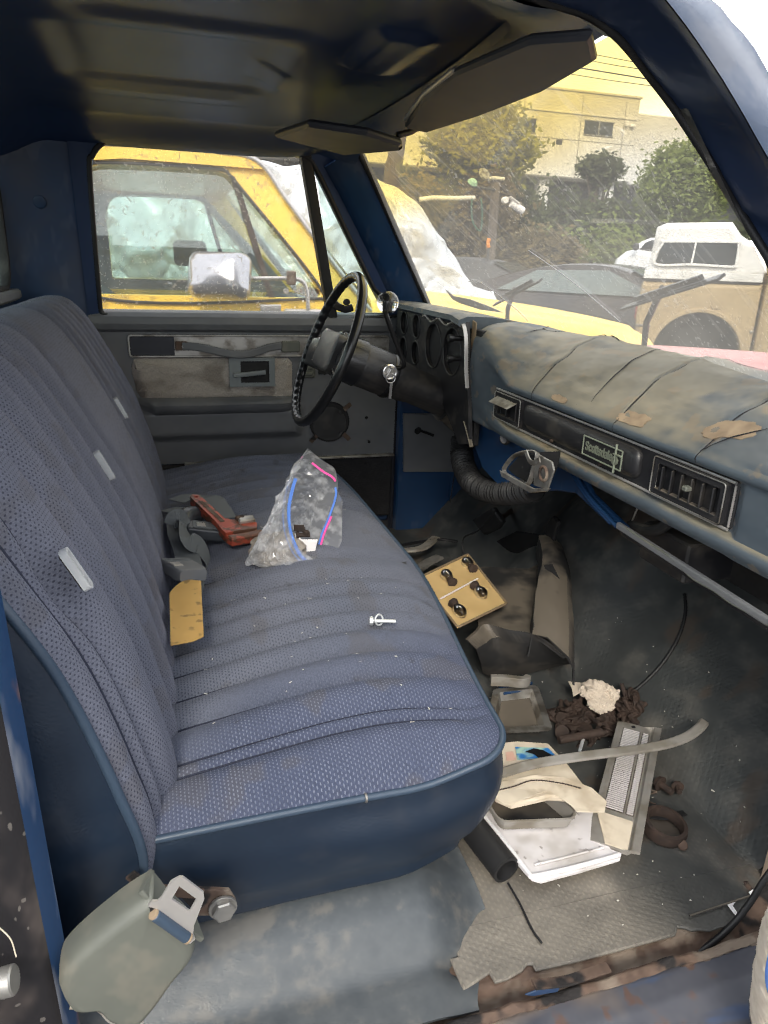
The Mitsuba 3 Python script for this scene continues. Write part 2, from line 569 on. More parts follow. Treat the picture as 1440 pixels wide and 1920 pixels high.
def console_dirty(p, n, uv):
    f = fbm(p.x * 12, p.y * 12, p.z * 12, 4)
    up = smoothstep(0.1, 0.8, n.z)
    return mix((0.018, 0.018, 0.019), (0.115, 0.098, 0.078), dr.clip(up * smoothstep(0.3, 0.62, f) + 0.25 * smoothstep(0.5, 0.7, f), 0, 1))


def insulation(p, n, uv):
    f = fbm(p.x * 20, p.y * 20, p.z * 20, 4)
    return mix((0.010, 0.010, 0.012), (0.036, 0.033, 0.030), f)


def sandpaper(p, n, uv):
    f = fbm(p.x * 26, p.y * 26, p.z * 26, 4)
    s = smoothstep(0.60, 0.68, fbm(p.x * 60, p.y * 60, p.z * 40, 3))
    return mix(mix((0.50, 0.315, 0.105), (0.42, 0.25, 0.075), f), (0.11, 0.075, 0.04), s * 0.6)


def red_tool(p, n, uv):
    f = smoothstep(0.50, 0.64, fbm(p.x * 55, p.y * 55, p.z * 55, 4))
    return mix((0.30, 0.055, 0.030), (0.105, 0.050, 0.032), f)


def grey_green_plastic(p, n, uv):
    f = fbm(p.x * 14, p.y * 14, p.z * 14, 4)
    f2 = smoothstep(0.52, 0.72, fbm(p.x * 30, p.y * 30, p.z * 18, 4))
    return mix(mix((0.083, 0.090, 0.078), (0.125, 0.128, 0.108), f), (0.215, 0.185, 0.145), f2 * 0.26)


scene['navy_paint'] = {'type': 'twosided', 'bsdf': {'type': 'bumpmap', 'tex': proc(lambda p, n, uv: fbm(p.x * 7, p.y * 7, p.z * 7, 2)), 'scale': 0.0006, 'bsdf': {
    'type': 'roughplastic', 'distribution': 'ggx', 'alpha': 0.11, 'diffuse_reflectance': proc(navy_paint), 'specular_reflectance': {'type': 'rgb', 'value': [0.62, 0.72, 0.95]}}}}
M('visor_vinyl', proc(lambda p, n, uv: mix((0.028, 0.031, 0.042), (0.050, 0.052, 0.060), fbm(p.x * 14, p.y * 14, p.z * 14, 4))), 0.5, bump=leather_bump, height=0.0002, eps=4e-4)
M('blue_paint', proc(blue_paint), 0.36)
M('jamb_paint', proc(jamb_paint), 0.38)


def pillar_paint(p, n, uv):
    s = fbm(p.x * 9, p.y * 9, p.z * 9, 4)
    ch = smoothstep(0.55, 0.75, fbm(p.x * 16, p.y * 40, p.z * 16, 4))
    return mix(mix((0.008, 0.020, 0.048), (0.016, 0.034, 0.075), s), (0.10, 0.10, 0.11), ch * 0.35)


M('pillar_paint', proc(pillar_paint), 0.34)
M('black_jamb', proc(black_jamb), 0.45)
M('seat_cloth', proc(cloth), 0.9, bump=cloth_bump, height=0.0004, sheen=0.15, spec=0.1)
M('seat_cloth_flat', proc(cloth_seat), 0.9, bump=cloth_bump, height=0.0004, sheen=0.15, spec=0.1)
M('navy_vinyl', proc(navy_vinyl), 0.40, bump=leather_bump, height=0.00018, eps=4e-4)
M('rib_seam', (0.020, 0.024, 0.042), 0.9)
M('piping', (0.035, 0.055, 0.085), 0.35)
M('dash_vinyl', proc(dash_vinyl), 0.52, bump=dash_bump, height=0.0013)
M('foam', proc(lambda p, n, uv: mix((0.33, 0.25, 0.165), (0.14, 0.10, 0.065), fbm(p.x * 60, p.y * 60, p.z * 60, 3))), 0.95)
M('crack', (0.012, 0.012, 0.014), 0.9)
M('black_plastic', proc(black_plastic), 0.42)
M('smooth_black', (0.011, 0.011, 0.012), 0.24)
M('black_rubber', (0.012, 0.012, 0.013), 0.55)
M('pit_black', (0.006, 0.006, 0.007), 0.7)
M('grey_plastic', proc(grey_plastic), 0.46, bump=leather_bump, height=0.0001, eps=4e-4)
M('bezel_grey', (0.155, 0.175, 0.180), 0.4)
M('dark_trim', (0.013, 0.015, 0.024), 0.5)
M('velour', proc(velour), 0.95, sheen=0.5, spec=0.15, bump=lambda p, n, uv: noise(p.x * 500, p.y * 500, p.z * 500), height=0.0006, eps=5e-4)
M('carpet_dark', proc(carpet_dark), 0.95, bump=lambda p, n, uv: noise(p.x * 260, p.y * 260, p.z * 260), height=0.001, eps=8e-4)
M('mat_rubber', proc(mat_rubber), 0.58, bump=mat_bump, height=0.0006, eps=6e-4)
M('riser_vinyl', proc(riser_vinyl), 0.44, bump=leather_bump, height=0.00025, eps=4e-4)
M('rusty', proc(rusty), 0.85, bump=rusty_bump, height=0.002)
M('rust_dark', proc(rust_dark), 0.8)
M('rocker_paint', proc(rocker_paint), 0.40)
M('dull_metal', proc(dull_metal), 0.42, metallic=0.75)
M('aged_alloy', proc(aged_alloy), 0.48, metallic=0.55)
M('chrome', (0.68, 0.67, 0.66), 0.16, metallic=0.8)
M('dull_chrome', (0.46, 0.44, 0.42), 0.32, metallic=0.55)
M('zinc', (0.66, 0.68, 0.69), 0.30, metallic=0.5)
M('paper_old', proc(paper_old), 0.9)
M('white_dirty', proc(white_dirty), 0.5)
M('console_dirty', proc(console_dirty), 0.6)
M('insulation', proc(insulation), 0.9)
M('sandpaper', proc(sandpaper), 0.95)
M('red_tool', proc(red_tool), 0.5, metallic=0.2)
M('grey_green', proc(grey_green_plastic), 0.48)
M('belt_web', (0.085, 0.094, 0.10), 0.75)
M('buckle_black', (0.028, 0.032, 0.038), 0.4)
M('amber_card', proc(lambda p, n, uv: mix((0.52, 0.37, 0.175), (0.43, 0.29, 0.12), fbm(p.x * 25, p.y * 25, p.z * 25, 3))), 0.6)
M('card_edge', (0.17, 0.125, 0.075), 0.7)
M('tissue', (0.52, 0.45, 0.37), 0.9)
M('white_paper', (0.72, 0.70, 0.70), 0.8)
M('white_plastic', (0.70, 0.68, 0.68), 0.4)
scene['clear_glass'] = {'type': 'dielectric', 'int_ior': 1.49}


def dirty_pane(name, fn, dust=(0.55, 0.53, 0.49), tint=(1, 1, 1)):
    tr = tint if isinstance(tint, dict) else {'type': 'rgb', 'value': list(tint)}
    scene[name] = {'type': 'blendbsdf', 'weight': proc(fn),
                   'a': {'type': 'thindielectric', 'int_ior': 1.5, 'specular_transmittance': tr},
                   'b': {'type': 'principledthin', 'base_color': {'type': 'rgb', 'value': list(dust)}, 'roughness': 0.9, 'diff_trans': 1.1, 'spec_trans': 0.0}}


def screen_dust(p, n, uv):
    f = fbm(p.y * 5, p.z * 5, 1.0, 4)
    spots = smoothstep(0.80, 0.86, noise(p.y * 210, p.z * 210, 3.0)) * smoothstep(0.42, 0.6, fbm(p.y * 9, p.z * 9, 8.0, 2))
    streak = smoothstep(0.62, 0.76, fbm(p.y * 70 - p.z * 62, p.y * 8 + p.z * 9, 2.0, 3)) * smoothstep(0.44, 0.66, f)
    return dr.clip(0.18 + 0.18 * f * smoothstep(1.70, 1.25, p.z) + 0.20 * spots + 0.09 * streak, 0, 0.8)


def screen_tint(p, n, uv):
    # an aged sun-shade film: amber at the top and on the driver's side, clearing downwards
    f = fbm(p.y * 3, p.z * 3, 4.0, 3)
    t = smoothstep(1.50, 1.64, p.z + 0.06 * p.y + 0.05 * (f - 0.5))
    return mix((0.97, 0.97, 0.94), (0.97, 0.75, 0.20), t)


def side_dust(p, n, uv):
    f = fbm(p.x * 6, p.z * 6, 2.0, 3)
    spots = smoothstep(0.78, 0.86, noise(p.x * 230, p.z * 230, 5.0)) * smoothstep(0.40, 0.6, fbm(p.x * 11, p.z * 11, 3.0, 3))
    return dr.clip(0.04 + 0.09 * f + 0.35 * spots, 0, 0.8)


dirty_pane('screen_glass', screen_dust, tint=proc(screen_tint))
dirty_pane('side_glass', side_dust)
dirty_pane('plain_glass', lambda p, n, uv: 0.05 + 0.05 * fbm(p.x * 3, p.y * 3, p.z * 3, 2), tint=(0.80, 0.88, 0.86))


# ------------------------------------------------------------------ the truck: shell of the cab
TR = 'pickup_truck'
tag(TR, 'worn blue pickup truck with open passenger door, cracked dashboard and blue cloth bench seat', 'pickup truck')
SEAT, DASH, DOOR, WHEEL = TR + '__bench_seat', TR + '__dashboard', TR + '__driver_door', TR + '__steering_wheel'
labels[SEAT] = {'label': 'blue ribbed cloth bench seat with navy vinyl sides'}
labels[DASH] = {'label': 'cracked faded blue and tan dashboard'}
labels[DOOR] = {'label': 'grey driver door with dirty window and stained velour insert'}
labels[WHEEL] = {'label': 'black two-spoke steering wheel with finger notches'}


def sm(a, b, x):
    t = np.clip((np.asarray(x, float) - a) / (b - a), 0, 1)
    return t * t * (3 - 2 * t)


def ridge(x, a, b, w):
    return sm(a - w / 2, a + w / 2, x) * (1 - sm(b - w / 2, b + w / 2, x))


def roof_w(X):
    return 0.70 - 0.085 * sm(0.25, 0.50, X)


def roof_z(X, Y):
    W = roof_w(X)
    z = 1.727 - 0.012 * (Y / W) ** 2 - 0.045 * sm(0.74, 1.0, np.abs(Y) / W) * sm(0.50, 0.36, X) - 0.06 * sm(-0.22, -0.385, X) - 0.028 * sm(0.36, 0.50, X)
    pan = ridge(Y, -0.15, 0.20, 0.06) * ridge(X, -0.13, 0.235, 0.06)          # the middle pressing
    pan2 = ridge(Y, -0.62, -0.22, 0.06) * ridge(X, -0.08, 0.26, 0.08)            # the pressing on the passenger side
    lip = ridge(Y, 0.245, 0.33, 0.05) * ridge(X, -0.15, 0.20, 0.08)
    blk = ridge(Y, -0.33, -0.10, 0.03) * ridge(X, 0.325, 0.40, 0.035)
    dia = ridge(Y - 0.9 * (X - 0.2), -0.02, 0.10, 0.03) * ridge(X, 0.19, 0.26, 0.03)
    return z + 0.009 * pan + 0.008 * pan2 - 0.006 * lip - 0.012 * blk - 0.004 * dia


def roof_fn(u, v):
    X = -0.392 + u * 0.90
    Y = roof_w(X) * (2 * v - 1)
    return np.stack([X, Y, roof_z(X, Y)], -1)


rm, _ = surf(roof_fn, 130, 170)
rm.invert() if meshkit.arrays(rm, True)[2][:, 2].mean() > 0 else None
obj(TR + '__roof_lining', rm, 'navy_paint', True)


def shell_fn(u, v):
    X = -0.50 + u * 1.04
    W = 0.715 - 0.085 * sm(0.34, 0.54, X)
    Y = W * (2 * v - 1)
    z = 1.785 - 0.03 * (Y / 0.8) ** 2 - 0.05 * sm(0.84, 1.0, np.abs(Y) / W) - 0.055 * sm(0.34, 0.54, X) - 0.05 * sm(-0.36, -0.50, X)
    return np.stack([X, Y, z], -1)


sk, _ = surf(shell_fn, 40, 40)
obj(TR + '__roof', sk, 'blue_paint', True)


def plate_x(poly_yz, x0, x1, holes=(), b=0.002):
    """polygon in (y, z) standing across the cab, from x0 to x1"""
    m = prism(poly_yz, x1 - x0, b, holes)
    return place(m, (x0, 0, 0), np.array([[0, 0, 1], [1, 0, 0], [0, 1, 0]], float))


def plate_y(poly_xz, y0, y1, holes=(), b=0.002):
    """polygon in (x, z) standing along the cab, from y0 to y1"""
    m = prism([(p[0], p[1]) for p in poly_xz], y1 - y0, b, [[(p[0], p[1]) for p in h] for h in holes])
    v = np.asarray(m.vertices)
    m2 = tm(np.column_stack([v[:, 0], y0 + v[:, 2], v[:, 1]]), m.faces[:, ::-1])
    return m2


def lean(m, k=0.25, z0=1.262):
    """upper body leans inwards above the belt line"""
    m = m.copy()
    v = np.array(m.vertices)
    v[:, 1] -= np.sign(v[:, 1]) * k * np.maximum(v[:, 2] - z0, 0)
    m.vertices = v
    return m


# rear wall with the back window
rw = rrect(1.36, 0.34, 0.07, 6) + A(0.0, 1.492)
wall = plate_x([(-0.80, 0.55), (0.80, 0.55), (0.80, 1.30), (0.70, 1.70), (-0.70, 1.70), (-0.80, 1.30)], -0.385, -0.365, [rw])
obj(TR + '__rear_wall', wall, 'blue_paint')
obj(TR + '__rear_wall__window_gasket', sweep(np.column_stack([np.full(len(rw), -0.362), rw]), rrect(0.016, 0.024, 0.005, 2), closed=True, up=(1, 0, 0)), 'black_rubber', 30)
obj(TR + '__rear_wall__sill_trim', box((-0.364, -0.69, 1.292), (-0.335, 0.70, 1.318), 0.006), 'grey_plastic')
obj(TR + '__rear_window', plate_x(rw, -0.3755, -0.3745, b=0.0), 'plain_glass')

# driver's B-pillar: inner panel with a seam and a plug
bp = loft([[(-0.372, 0.745, z), (-0.30, 0.775, z), (-0.185, 0.795, z), (-0.185, 0.86, z), (-0.372, 0.86, z)] for z in (0.55, 1.262, 1.675)])
obj(TR + '__door_pillar', lean(bp), 'blue_paint', 20)
obj(TR + '__door_pillar__cover', lean(loft([[(-0.368, 0.742, z), (-0.30, 0.771, z), (-0.192, 0.790, z), (-0.192, 0.796, z), (-0.30, 0.78, z), (-0.37, 0.75, z)] for z in (1.672, 1.80)])), 'navy_paint', 20)
obj(TR + '__door_pillar__plug', lean(cyl((-0.268, 0.776, 1.530), (-0.268, 0.790, 1.530), 0.016)), 'blue_paint', 40)

# passenger's rear quarter: jamb and inner corner
pj = loft([[(-0.372, -0.745, z), (-0.25, -0.79, z), (-0.200, -0.80, z), (-0.200, -0.83, z), (-0.372, -0.90, z)] for z in (0.45, 1.262, 1.675)])
obj(TR + '__door_pillar', lean(pj), 'blue_paint', 20)


# ------------------------------------------------------------------ passenger door opening
def curves(*cs, n=60):
    # every edge at the same stations along the truck
    out = []
    for c in cs:
        q = spl(np.asarray(c), 400)
        q = q[np.argsort(q[:, 0])]
        x = np.linspace(0, 1, n) * (q[-1, 0] - q[0, 0]) + q[0, 0]
        out.append(np.stack([x, np.interp(x, q[:, 0], q[:, 1]), np.interp(x, q[:, 0], q[:, 2])], 1))
    return out


ins = [(-0.36, -0.690, 1.655), (-0.1, -0.672, 1.690), (0.12, -0.660, 1.702)] + [(0.4188, -0.64, 1.6797), (0.458, -0.64, 1.675), (0.4891, -0.64, 1.6656), (0.5189, -0.64, 1.6491)] + [(0.5725, -0.615, 1.6289), (0.612, -0.615, 1.599)] + [(0.659, -0.64, 1.537), (0.7211, -0.64, 1.4797)] + [(0.7269, -0.68, 1.4394)] + [(0.812, -0.735, 1.27)]
rid = [(-0.36, -0.775, 1.60), (-0.1, -0.765, 1.645), (0.15, -0.757, 1.672), (0.36, -0.75, 1.688), (0.44, -0.75, 1.680)] + [(0.49, -0.75, 1.6536), (0.548, -0.75, 1.6104), (0.5894, -0.75, 1.5751), (0.6344, -0.75, 1.5344)] + [(0.86, -0.815, 1.27)]
lip_ = [(-0.36, -0.772, 1.622), (-0.1, -0.764, 1.668), (0.15, -0.756, 1.695), (0.38, -0.745, 1.703)] + [(0.5078, -0.742, 1.6665), (0.5672, -0.742, 1.6279), (0.6305, -0.742, 1.5782)] + [(0.90, -0.820, 1.27)]
sky = [(-0.36, -0.735, 1.655), (-0.1, -0.725, 1.70), (0.15, -0.72, 1.722), (0.42, -0.71, 1.722)] + [(0.5628, -0.71, 1.6815), (0.6065, -0.71, 1.6533), (0.6488, -0.71, 1.6256)] + [(0.93, -0.80, 1.27)]
bak = [(p[0] + 0.03, p[1] + 0.065, p[2] + 0.03) for p in sky]
ci, cr, cl, cs_, cb = curves(ins, rid, lip_, sky, bak, n=70)
mid1 = ci * 0.72 + cr * 0.28 + A(0.012, 0, -0.006)
mid2 = ci * 0.35 + cr * 0.65 + A(0.016, 0, 0.006)
obj(TR + '__door_opening_frame', loft(np.stack([ci, mid1, mid2, cr], 1), False, False), 'navy_paint', 35, label='dark scuffed frame of the open passenger door')
obj(TR + '__windshield_pillar', loft(np.stack([cr + A(0.001, 0, 0.001), cl, cs_, cb, ci + A(0.004, 0.004, 0.004)], 1), False, False), 'pillar_paint', 45, label='scratched blue windshield pillar beside the open door')
obj(TR + '__roof_rail', loft(np.stack([ci + A(0, 0, 0.001), ci + A(0, 0.035, 0.012), ci + A(-0.02, 0.09, 0.05)], 1)[:52], False, False), 'navy_paint', 45)
obj(TR + '__door_opening_frame__seal', tube(ci + A(-0.004, -0.004, 0), 0.0055, 8), 'black_rubber', True)
obj(TR + '__windshield_pillar__seam', tube([tuple(cl[40] + A(0, -0.001, 0)), tuple(cs_[40] * 0.5 + cl[40] * 0.5 + A(0, -0.002, 0.003)), tuple(cs_[40])], 0.0018, 6), 'rust_dark', True)

# driver's windshield pillar
dl = [(0.535, 0.615, 1.695), (0.60, 0.645, 1.605), (0.70, 0.69, 1.452), (0.812, 0.735, 1.27)]
dl = spl(dl, 30)
offs = [(0.004, 0.0, 0.0), (-0.020, 0.012, -0.010), (-0.052, 0.032, -0.030), (-0.070, 0.055, -0.042), (-0.070, 0.085, -0.036), (0.02, 0.09, 0.02)]
obj(TR + '__windshield_pillar', loft(np.stack([dl + A(*o) for o in offs], 1), True, True), 'blue_paint', 50)
obj(TR + '__windshield_gasket', tube(dl + A(0.006, -0.004, 0.002), 0.010, 8), 'black_rubber', True)
# header over the windshield
hd = lambda y: 0.515 + 0.045 * (1 - (y / 0.66) ** 2)
ys = np.linspace(-0.66, 0.66, 25)
hr = np.array([[(hd(y) - 0.10, y, 1.702), (hd(y) - 0.02, y, 1.690), (hd(y) + 0.006, y, 1.683), (hd(y) + 0.012, y, 1.700), (hd(y) - 0.02, y, 1.74)] for y in ys])
obj(TR + '__windshield_header', loft(hr), 'navy_paint', 40)


# windshield: a bent sheet of glass
def screen_fn(u, v):
    w = 0.615 + (0.735 - 0.615) * v
    Y = -w + 2 * w * u
    k = 1 - (Y / w) ** 2
    X = (0.548 + 0.040 * k) * (1 - v) + (0.820 + 0.125 * k) * v
    Z = (1.69 + 0.004 * k) * (1 - v) + 1.262 * v
    return np.stack([X, Y, Z], -1)


ws, _ = surf(screen_fn, 40, 24)
obj(TR + '__windshield', ws, 'screen_glass', True, label='dirty scratched windshield with an amber film across its top')


def on_screen(px, py_v):
    """a point on the glass from (y, z)"""
    v = np.clip((1.69 - py_v) / (1.69 - 1.262), 0, 1)
    w = 0.615 + 0.12 * v
    k = 1 - (px / w) ** 2
    return A((0.548 + 0.040 * k) * (1 - v) + (0.820 + 0.125 * k) * v, px, py_v)


# cracks that run across the glass
for c in ([(0.06, 1.452), (-0.02, 1.410), (-0.08, 1.375), (-0.16, 1.320)], [(0.44, 1.372), (0.40, 1.378), (0.35, 1.360), (0.29, 1.318), (0.26, 1.285)]):
    obj(TR + '__windshield__crack', tube(spl([on_screen(*q) + A(-0.002, 0, -0.001) for q in c], 24), 0.0009, 5), 'white_plastic', True)

# sun visors
vis = sheet3([(0.458, -0.042, 1.664), (0.418, -0.25, 1.668), (0.404, -0.41, 1.668), (0.420, -0.59, 1.664), (0.462, -0.655, 1.662), (0.505, -0.60, 1.660), (0.520, -0.45, 1.650), (0.515, -0.25, 1.648), (0.500, -0.05, 1.655)], 0.012, 0.004)
obj(TR + '__sun_visor', vis, 'visor_vinyl', 30)
obj(TR + '__sun_visor__edge_rod', tube([(0.456, -0.045, 1.663), (0.417, -0.25, 1.664), (0.403, -0.41, 1.664)], 0.004, 8), 'dull_chrome', True)
vis = sheet3([(0.258, 0.215, 1.664), (0.284, -0.010, 1.658), (0.385, -0.050, 1.645), (0.462, -0.012, 1.636), (0.482, 0.045, 1.636), (0.425, 0.28, 1.652)], 0.014, 0.005)
obj(TR + '__sun_visor', vis, 'visor_vinyl', 30)
obj(TR + '__sun_visor_001__pivot', tube(spl([(0.462, 0.02, 1.646), (0.50, 0.03, 1.66), (0.53, 0.05, 1.692)], 12), 0.006, 8), 'black_plastic', True)

# cowl, hood and front wings outside the glass
def hood_fn(u, v):
    Y = -0.74 + 1.48 * u
    k = 1 - (Y / 0.74) ** 2
    X = 0.99 + 0.085 * k + 1.15 * v
    return np.stack([X, Y, 1.175 + 0.030 * k - 0.05 * v ** 2 + 0.012 * ridge(np.abs(Y), 0.30, 0.62, 0.1)], -1)


hm, _ = surf(hood_fn, 40, 30)
M('pink_paint', proc(lambda p, n, uv: mix((0.42, 0.13, 0.13), (0.55, 0.27, 0.25), fbm(p.x * 6, p.y * 6, 1.0, 4))), 0.4)
obj(TR + '__hood', thicken(hm, -0.02), 'pink_paint', 40, label='faded pinkish red hood')


def cowl_fn(u, v):
    Y = -0.76 + 1.52 * u
    k = 1 - (Y / 0.76) ** 2
    return np.stack([0.83 + 0.125 * k + 0.16 * v, Y, 1.258 - 0.075 * v - 0.02 * np.sin(v * np.pi)], -1)


cm, _ = surf(cowl_fn, 30, 8)
obj(TR + '__cowl', thicken(cm, -0.02), 'rust_dark', True)
for s in (-1, 1):
    wing = loft([[(x, s * 0.745, 1.16 - 0.04 * t), (x, s * 0.84, 1.175 - 0.04 * t), (x, s * 0.93, 1.12 - 0.04 * t), (x, s * 0.96, 0.85), (x, s * 0.94, 0.62), (x, s * 0.745, 0.62)] for t, x in ((0, 0.93), (0.5, 1.6), (1, 2.2))])
    obj(TR + '__front_wing', wing, 'blue_paint', 30)

# wipers
for base, tip, piv in (((0.972, 0.60, 1.305), (1.005, 0.395, 1.382), (1.03, 0.62, 1.235)), ((1.000, -0.005, 1.337), (0.955, -0.345, 1.412), (1.075, 0.0, 1.235))):
    b, t, p = A(*base), A(*tip), A(*piv)
    key = TR + '__wiper'
    bl = obj(key, cat(sweep([b + (t - b) * s for s in (0, 0.5, 1)], rrect(0.006, 0.018, 0.002, 2), up=(0.8, 0, 0.6)), sweep([b + (t - b) * s + A(-0.003, 0, 0.010) for s in (0.16, 0.34, 0.5, 0.66, 0.84)], rrect(0.011, 0.007, 0.002, 2), up=(0.8, 0, 0.6))), 'smooth_black', 30)
    obj(bl + '__arm', sweep([p, p * 0.5 + b * 0.35 + t * 0.15 + A(0, 0, 0.012), b * 0.55 + t * 0.45 + A(0.0, 0, 0.016)], rrect(0.013, 0.008, 0.002, 2), up=(0.8, 0, 0.6)), 'black_plastic', 30)


# ------------------------------------------------------------------ floor, firewall, sill
def floor_z(X, Y):
    toe = np.maximum(X - 0.84, 0) * 1.05
    hump = (0.04 + 0.13 * sm(0.55, 1.05, X)) * np.exp(-((Y - 0.0) / 0.20) ** 4)
    return 0.54 + np.maximum(toe, 0) + hump * 0.62 + 0.03 * sm(-0.74, -0.80, Y) * sm(0.90, 1.05, X)


def floor_fn(u, v):
    X, Y = 0.30 + 0.84 * u, -0.79 + 1.56 * v
    z = floor_z(X, Y) + 0.004 * (meshkit.fbm(np.stack([X * 9, Y * 9, X * 0], -1), 3, 2) - 0.5)
    return np.stack([X, Y, z], -1)


fm, _ = surf(floor_fn, 90, 120)
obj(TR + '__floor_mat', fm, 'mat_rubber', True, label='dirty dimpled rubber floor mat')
obj(TR + '__firewall', box((1.10, -0.85, 0.5), (1.13, 0.85, 1.24), 0.004), 'insulation')
obj(TR + '__underbody', box((-0.40, -0.86, 0.44), (1.12, 0.86, 0.47), 0.004), 'pit_black')
# the mat's flap that runs on to the sill, with a torn edge
edge = [(0.4252, -0.7733, 0.536), (0.3976, -0.7893, 0.536), (0.374, -0.8104, 0.536), (0.3605, -0.8328, 0.536), (0.3622, -0.847, 0.536), (0.379, -0.8471, 0.536), (0.4035, -0.8416, 0.536), (0.4147, -0.8352, 0.536), (0.4217, -0.8371, 0.536), (0.4218, -0.8458, 0.536), (0.4812, -0.8487, 0.536), (0.5471, -0.8497, 0.536), (0.6161, -0.85, 0.536), (0.639, -0.8502, 0.536), (0.6499, -0.8408, 0.536), (0.6591, -0.8442, 0.536), (0.6658, -0.8505, 0.536), (0.6774, -0.8519, 0.536), (0.6911, -0.8574, 0.536), (0.7255, -0.856, 0.536), (0.7544, -0.8511, 0.536), (0.8099, -0.826, 0.536), (0.8468, -0.8034, 0.536), (0.8869, -0.7617, 0.536)]
flap_out = [(0.318, -0.800, 0.0), (0.318, -0.846, 0.0)] + edge[3:]
inner = [(0.86, -0.775, 0.5415), (0.60, -0.765, 0.5415), (0.33, -0.76, 0.5415), (0.33, -0.80, 0.5415)]
fl = sheet3([(q[0], q[1], 0.5405) for q in flap_out] + inner, 0.006, 0.002)
obj(TR + '__floor_mat__sill_flap', fl, 'mat_rubber', 30)
obj(TR + '__floor_mat__crease', tube(spl([tuple(A(*q) + A(0, 0, 0.004)) for q in [(0.4463, -0.7125, 0.541), (0.4467, -0.7515, 0.541), (0.4437, -0.7915, 0.541), (0.4465, -0.8154, 0.541)]], 16), 0.0018, 6), 'pit_black', True)


# vinyl-covered riser under the seat, rolling down to the sill; its front end is torn
def riser_fn(u, v):
    # u along x; v from under the seat out to the sill
    X = -0.36 + u * (0.395 + 0.36)
    s = np.array([(-0.40, 0.612), (-0.66, 0.612), (-0.715, 0.607), (-0.755, 0.592), (-0.785, 0.569), (-0.808, 0.552), (-0.835, 0.547), (-0.872, 0.541)])
    pts = spl(np.column_stack([np.zeros(len(s)), s]), 60)
    Y = np.interp(v, np.linspace(0, 1, 60), pts[:, 1])
    Z = np.interp(v, np.linspace(0, 1, 60), pts[:, 2])
    end = sm(0.80, 1.0, u)
    cut = 0.045 * sm(0.60, 0.72, v) * end + 0.020 * sm(0.80, 1.0, v) * end
    X = X - cut - 0.004 * end * (meshkit.noise(np.stack([v * 9, u * 0, u * 0], -1)) - 0.5)
    Z = Z - 0.052 * sm(0.86, 1.0, u) * sm(0.95, 0.5, v) - 0.006 * end
    Z = Z + 0.006 * (meshkit.fbm(np.stack([X * 7, Y * 7, Z * 0], -1), 3, 4) - 0.5)
    return np.stack([X, Y, Z], -1)


rz, _ = surf(riser_fn, 110, 70)
obj(TR + '__riser_cover', thicken(rz, -0.005), 'riser_vinyl', 40, label='dusty blue-grey vinyl cover over the step below the seat')
obj(TR + '__riser', box((-0.36, -0.70, 0.47), (0.29, 0.76, 0.585), 0.02), 'rusty')


# rusted sill channel and the painted rocker outside it
def sill_fn(u, v):
    X = -0.20 + u * 1.04
    prof = np.array([(-0.79, 0.530), (-0.838, 0.530), (-0.852, 0.522), (-0.862, 0.512), (-0.872, 0.518), (-0.880, 0.542), (-0.888, 0.551), (-0.897, 0.546)])
    pts = spl(np.column_stack([np.zeros(len(prof)), prof]), 50)
    t = np.linspace(0, 1, 50)
    Y, Z = np.interp(v, t, pts[:, 1]), np.interp(v, t, pts[:, 2])
    Z = Z + 0.016 * (meshkit.fbm(np.stack([X * 30, Y * 45, X * 0], -1), 4, 5) - 0.5) + 0.14 * np.maximum(X - 0.66, 0) ** 1.6
    return np.stack([X, Y, Z], -1)


sf, _ = surf(sill_fn, 220, 60)
obj(TR + '__sill', thicken(sf, -0.012), 'rusty', 40, label='badly rusted door sill')


def rocker_fn(u, v):
    X = -0.30 + u * 1.32
    prof = np.array([(-0.893, 0.542), (-0.915, 0.541), (-0.935, 0.538), (-0.965, 0.524), (-0.985, 0.48), (-0.985, 0.36)])
    pts = spl(np.column_stack([np.zeros(len(prof)), prof]), 40)
    t = np.linspace(0, 1, 40)
    Y, Z = np.interp(v, t, pts[:, 1]), np.interp(v, t, pts[:, 2])
    Z = Z + 0.14 * np.maximum(X - 0.66, 0) ** 1.6 + 0.003 * (meshkit.fbm(np.stack([X * 20, Y * 20, X * 0], -1), 3, 6) - 0.5)
    return np.stack([X, Y, Z], -1)


rk, _ = surf(rocker_fn, 120, 40)
obj(TR + '__rocker', thicken(rk, -0.02), 'rocker_paint', 40, label='scuffed blue and grey painted rocker panel with rust stains')
obj(TR + '__sill__loose_strip', sweep(spl([tuple(A(*q) + A(0, 0, 0.006)) for q in [(0.392, -0.888, 0.5713), (0.4385, -0.888, 0.5614), (0.4691, -0.888, 0.5629), (0.5004, -0.888, 0.5644)]], 16), rrect(0.014, 0.003, 0.001, 2), up=(0, 0, 1)), 'rusty', 30)
obj(TR + '__sill__paint_flake', sheet3([(0.3771, -0.895, 0.5738), (0.3951, -0.895, 0.5765), (0.4257, -0.895, 0.5693), (0.4236, -0.895, 0.5626), (0.3887, -0.895, 0.5678)], 0.002, 0.0005), 'blue_paint')

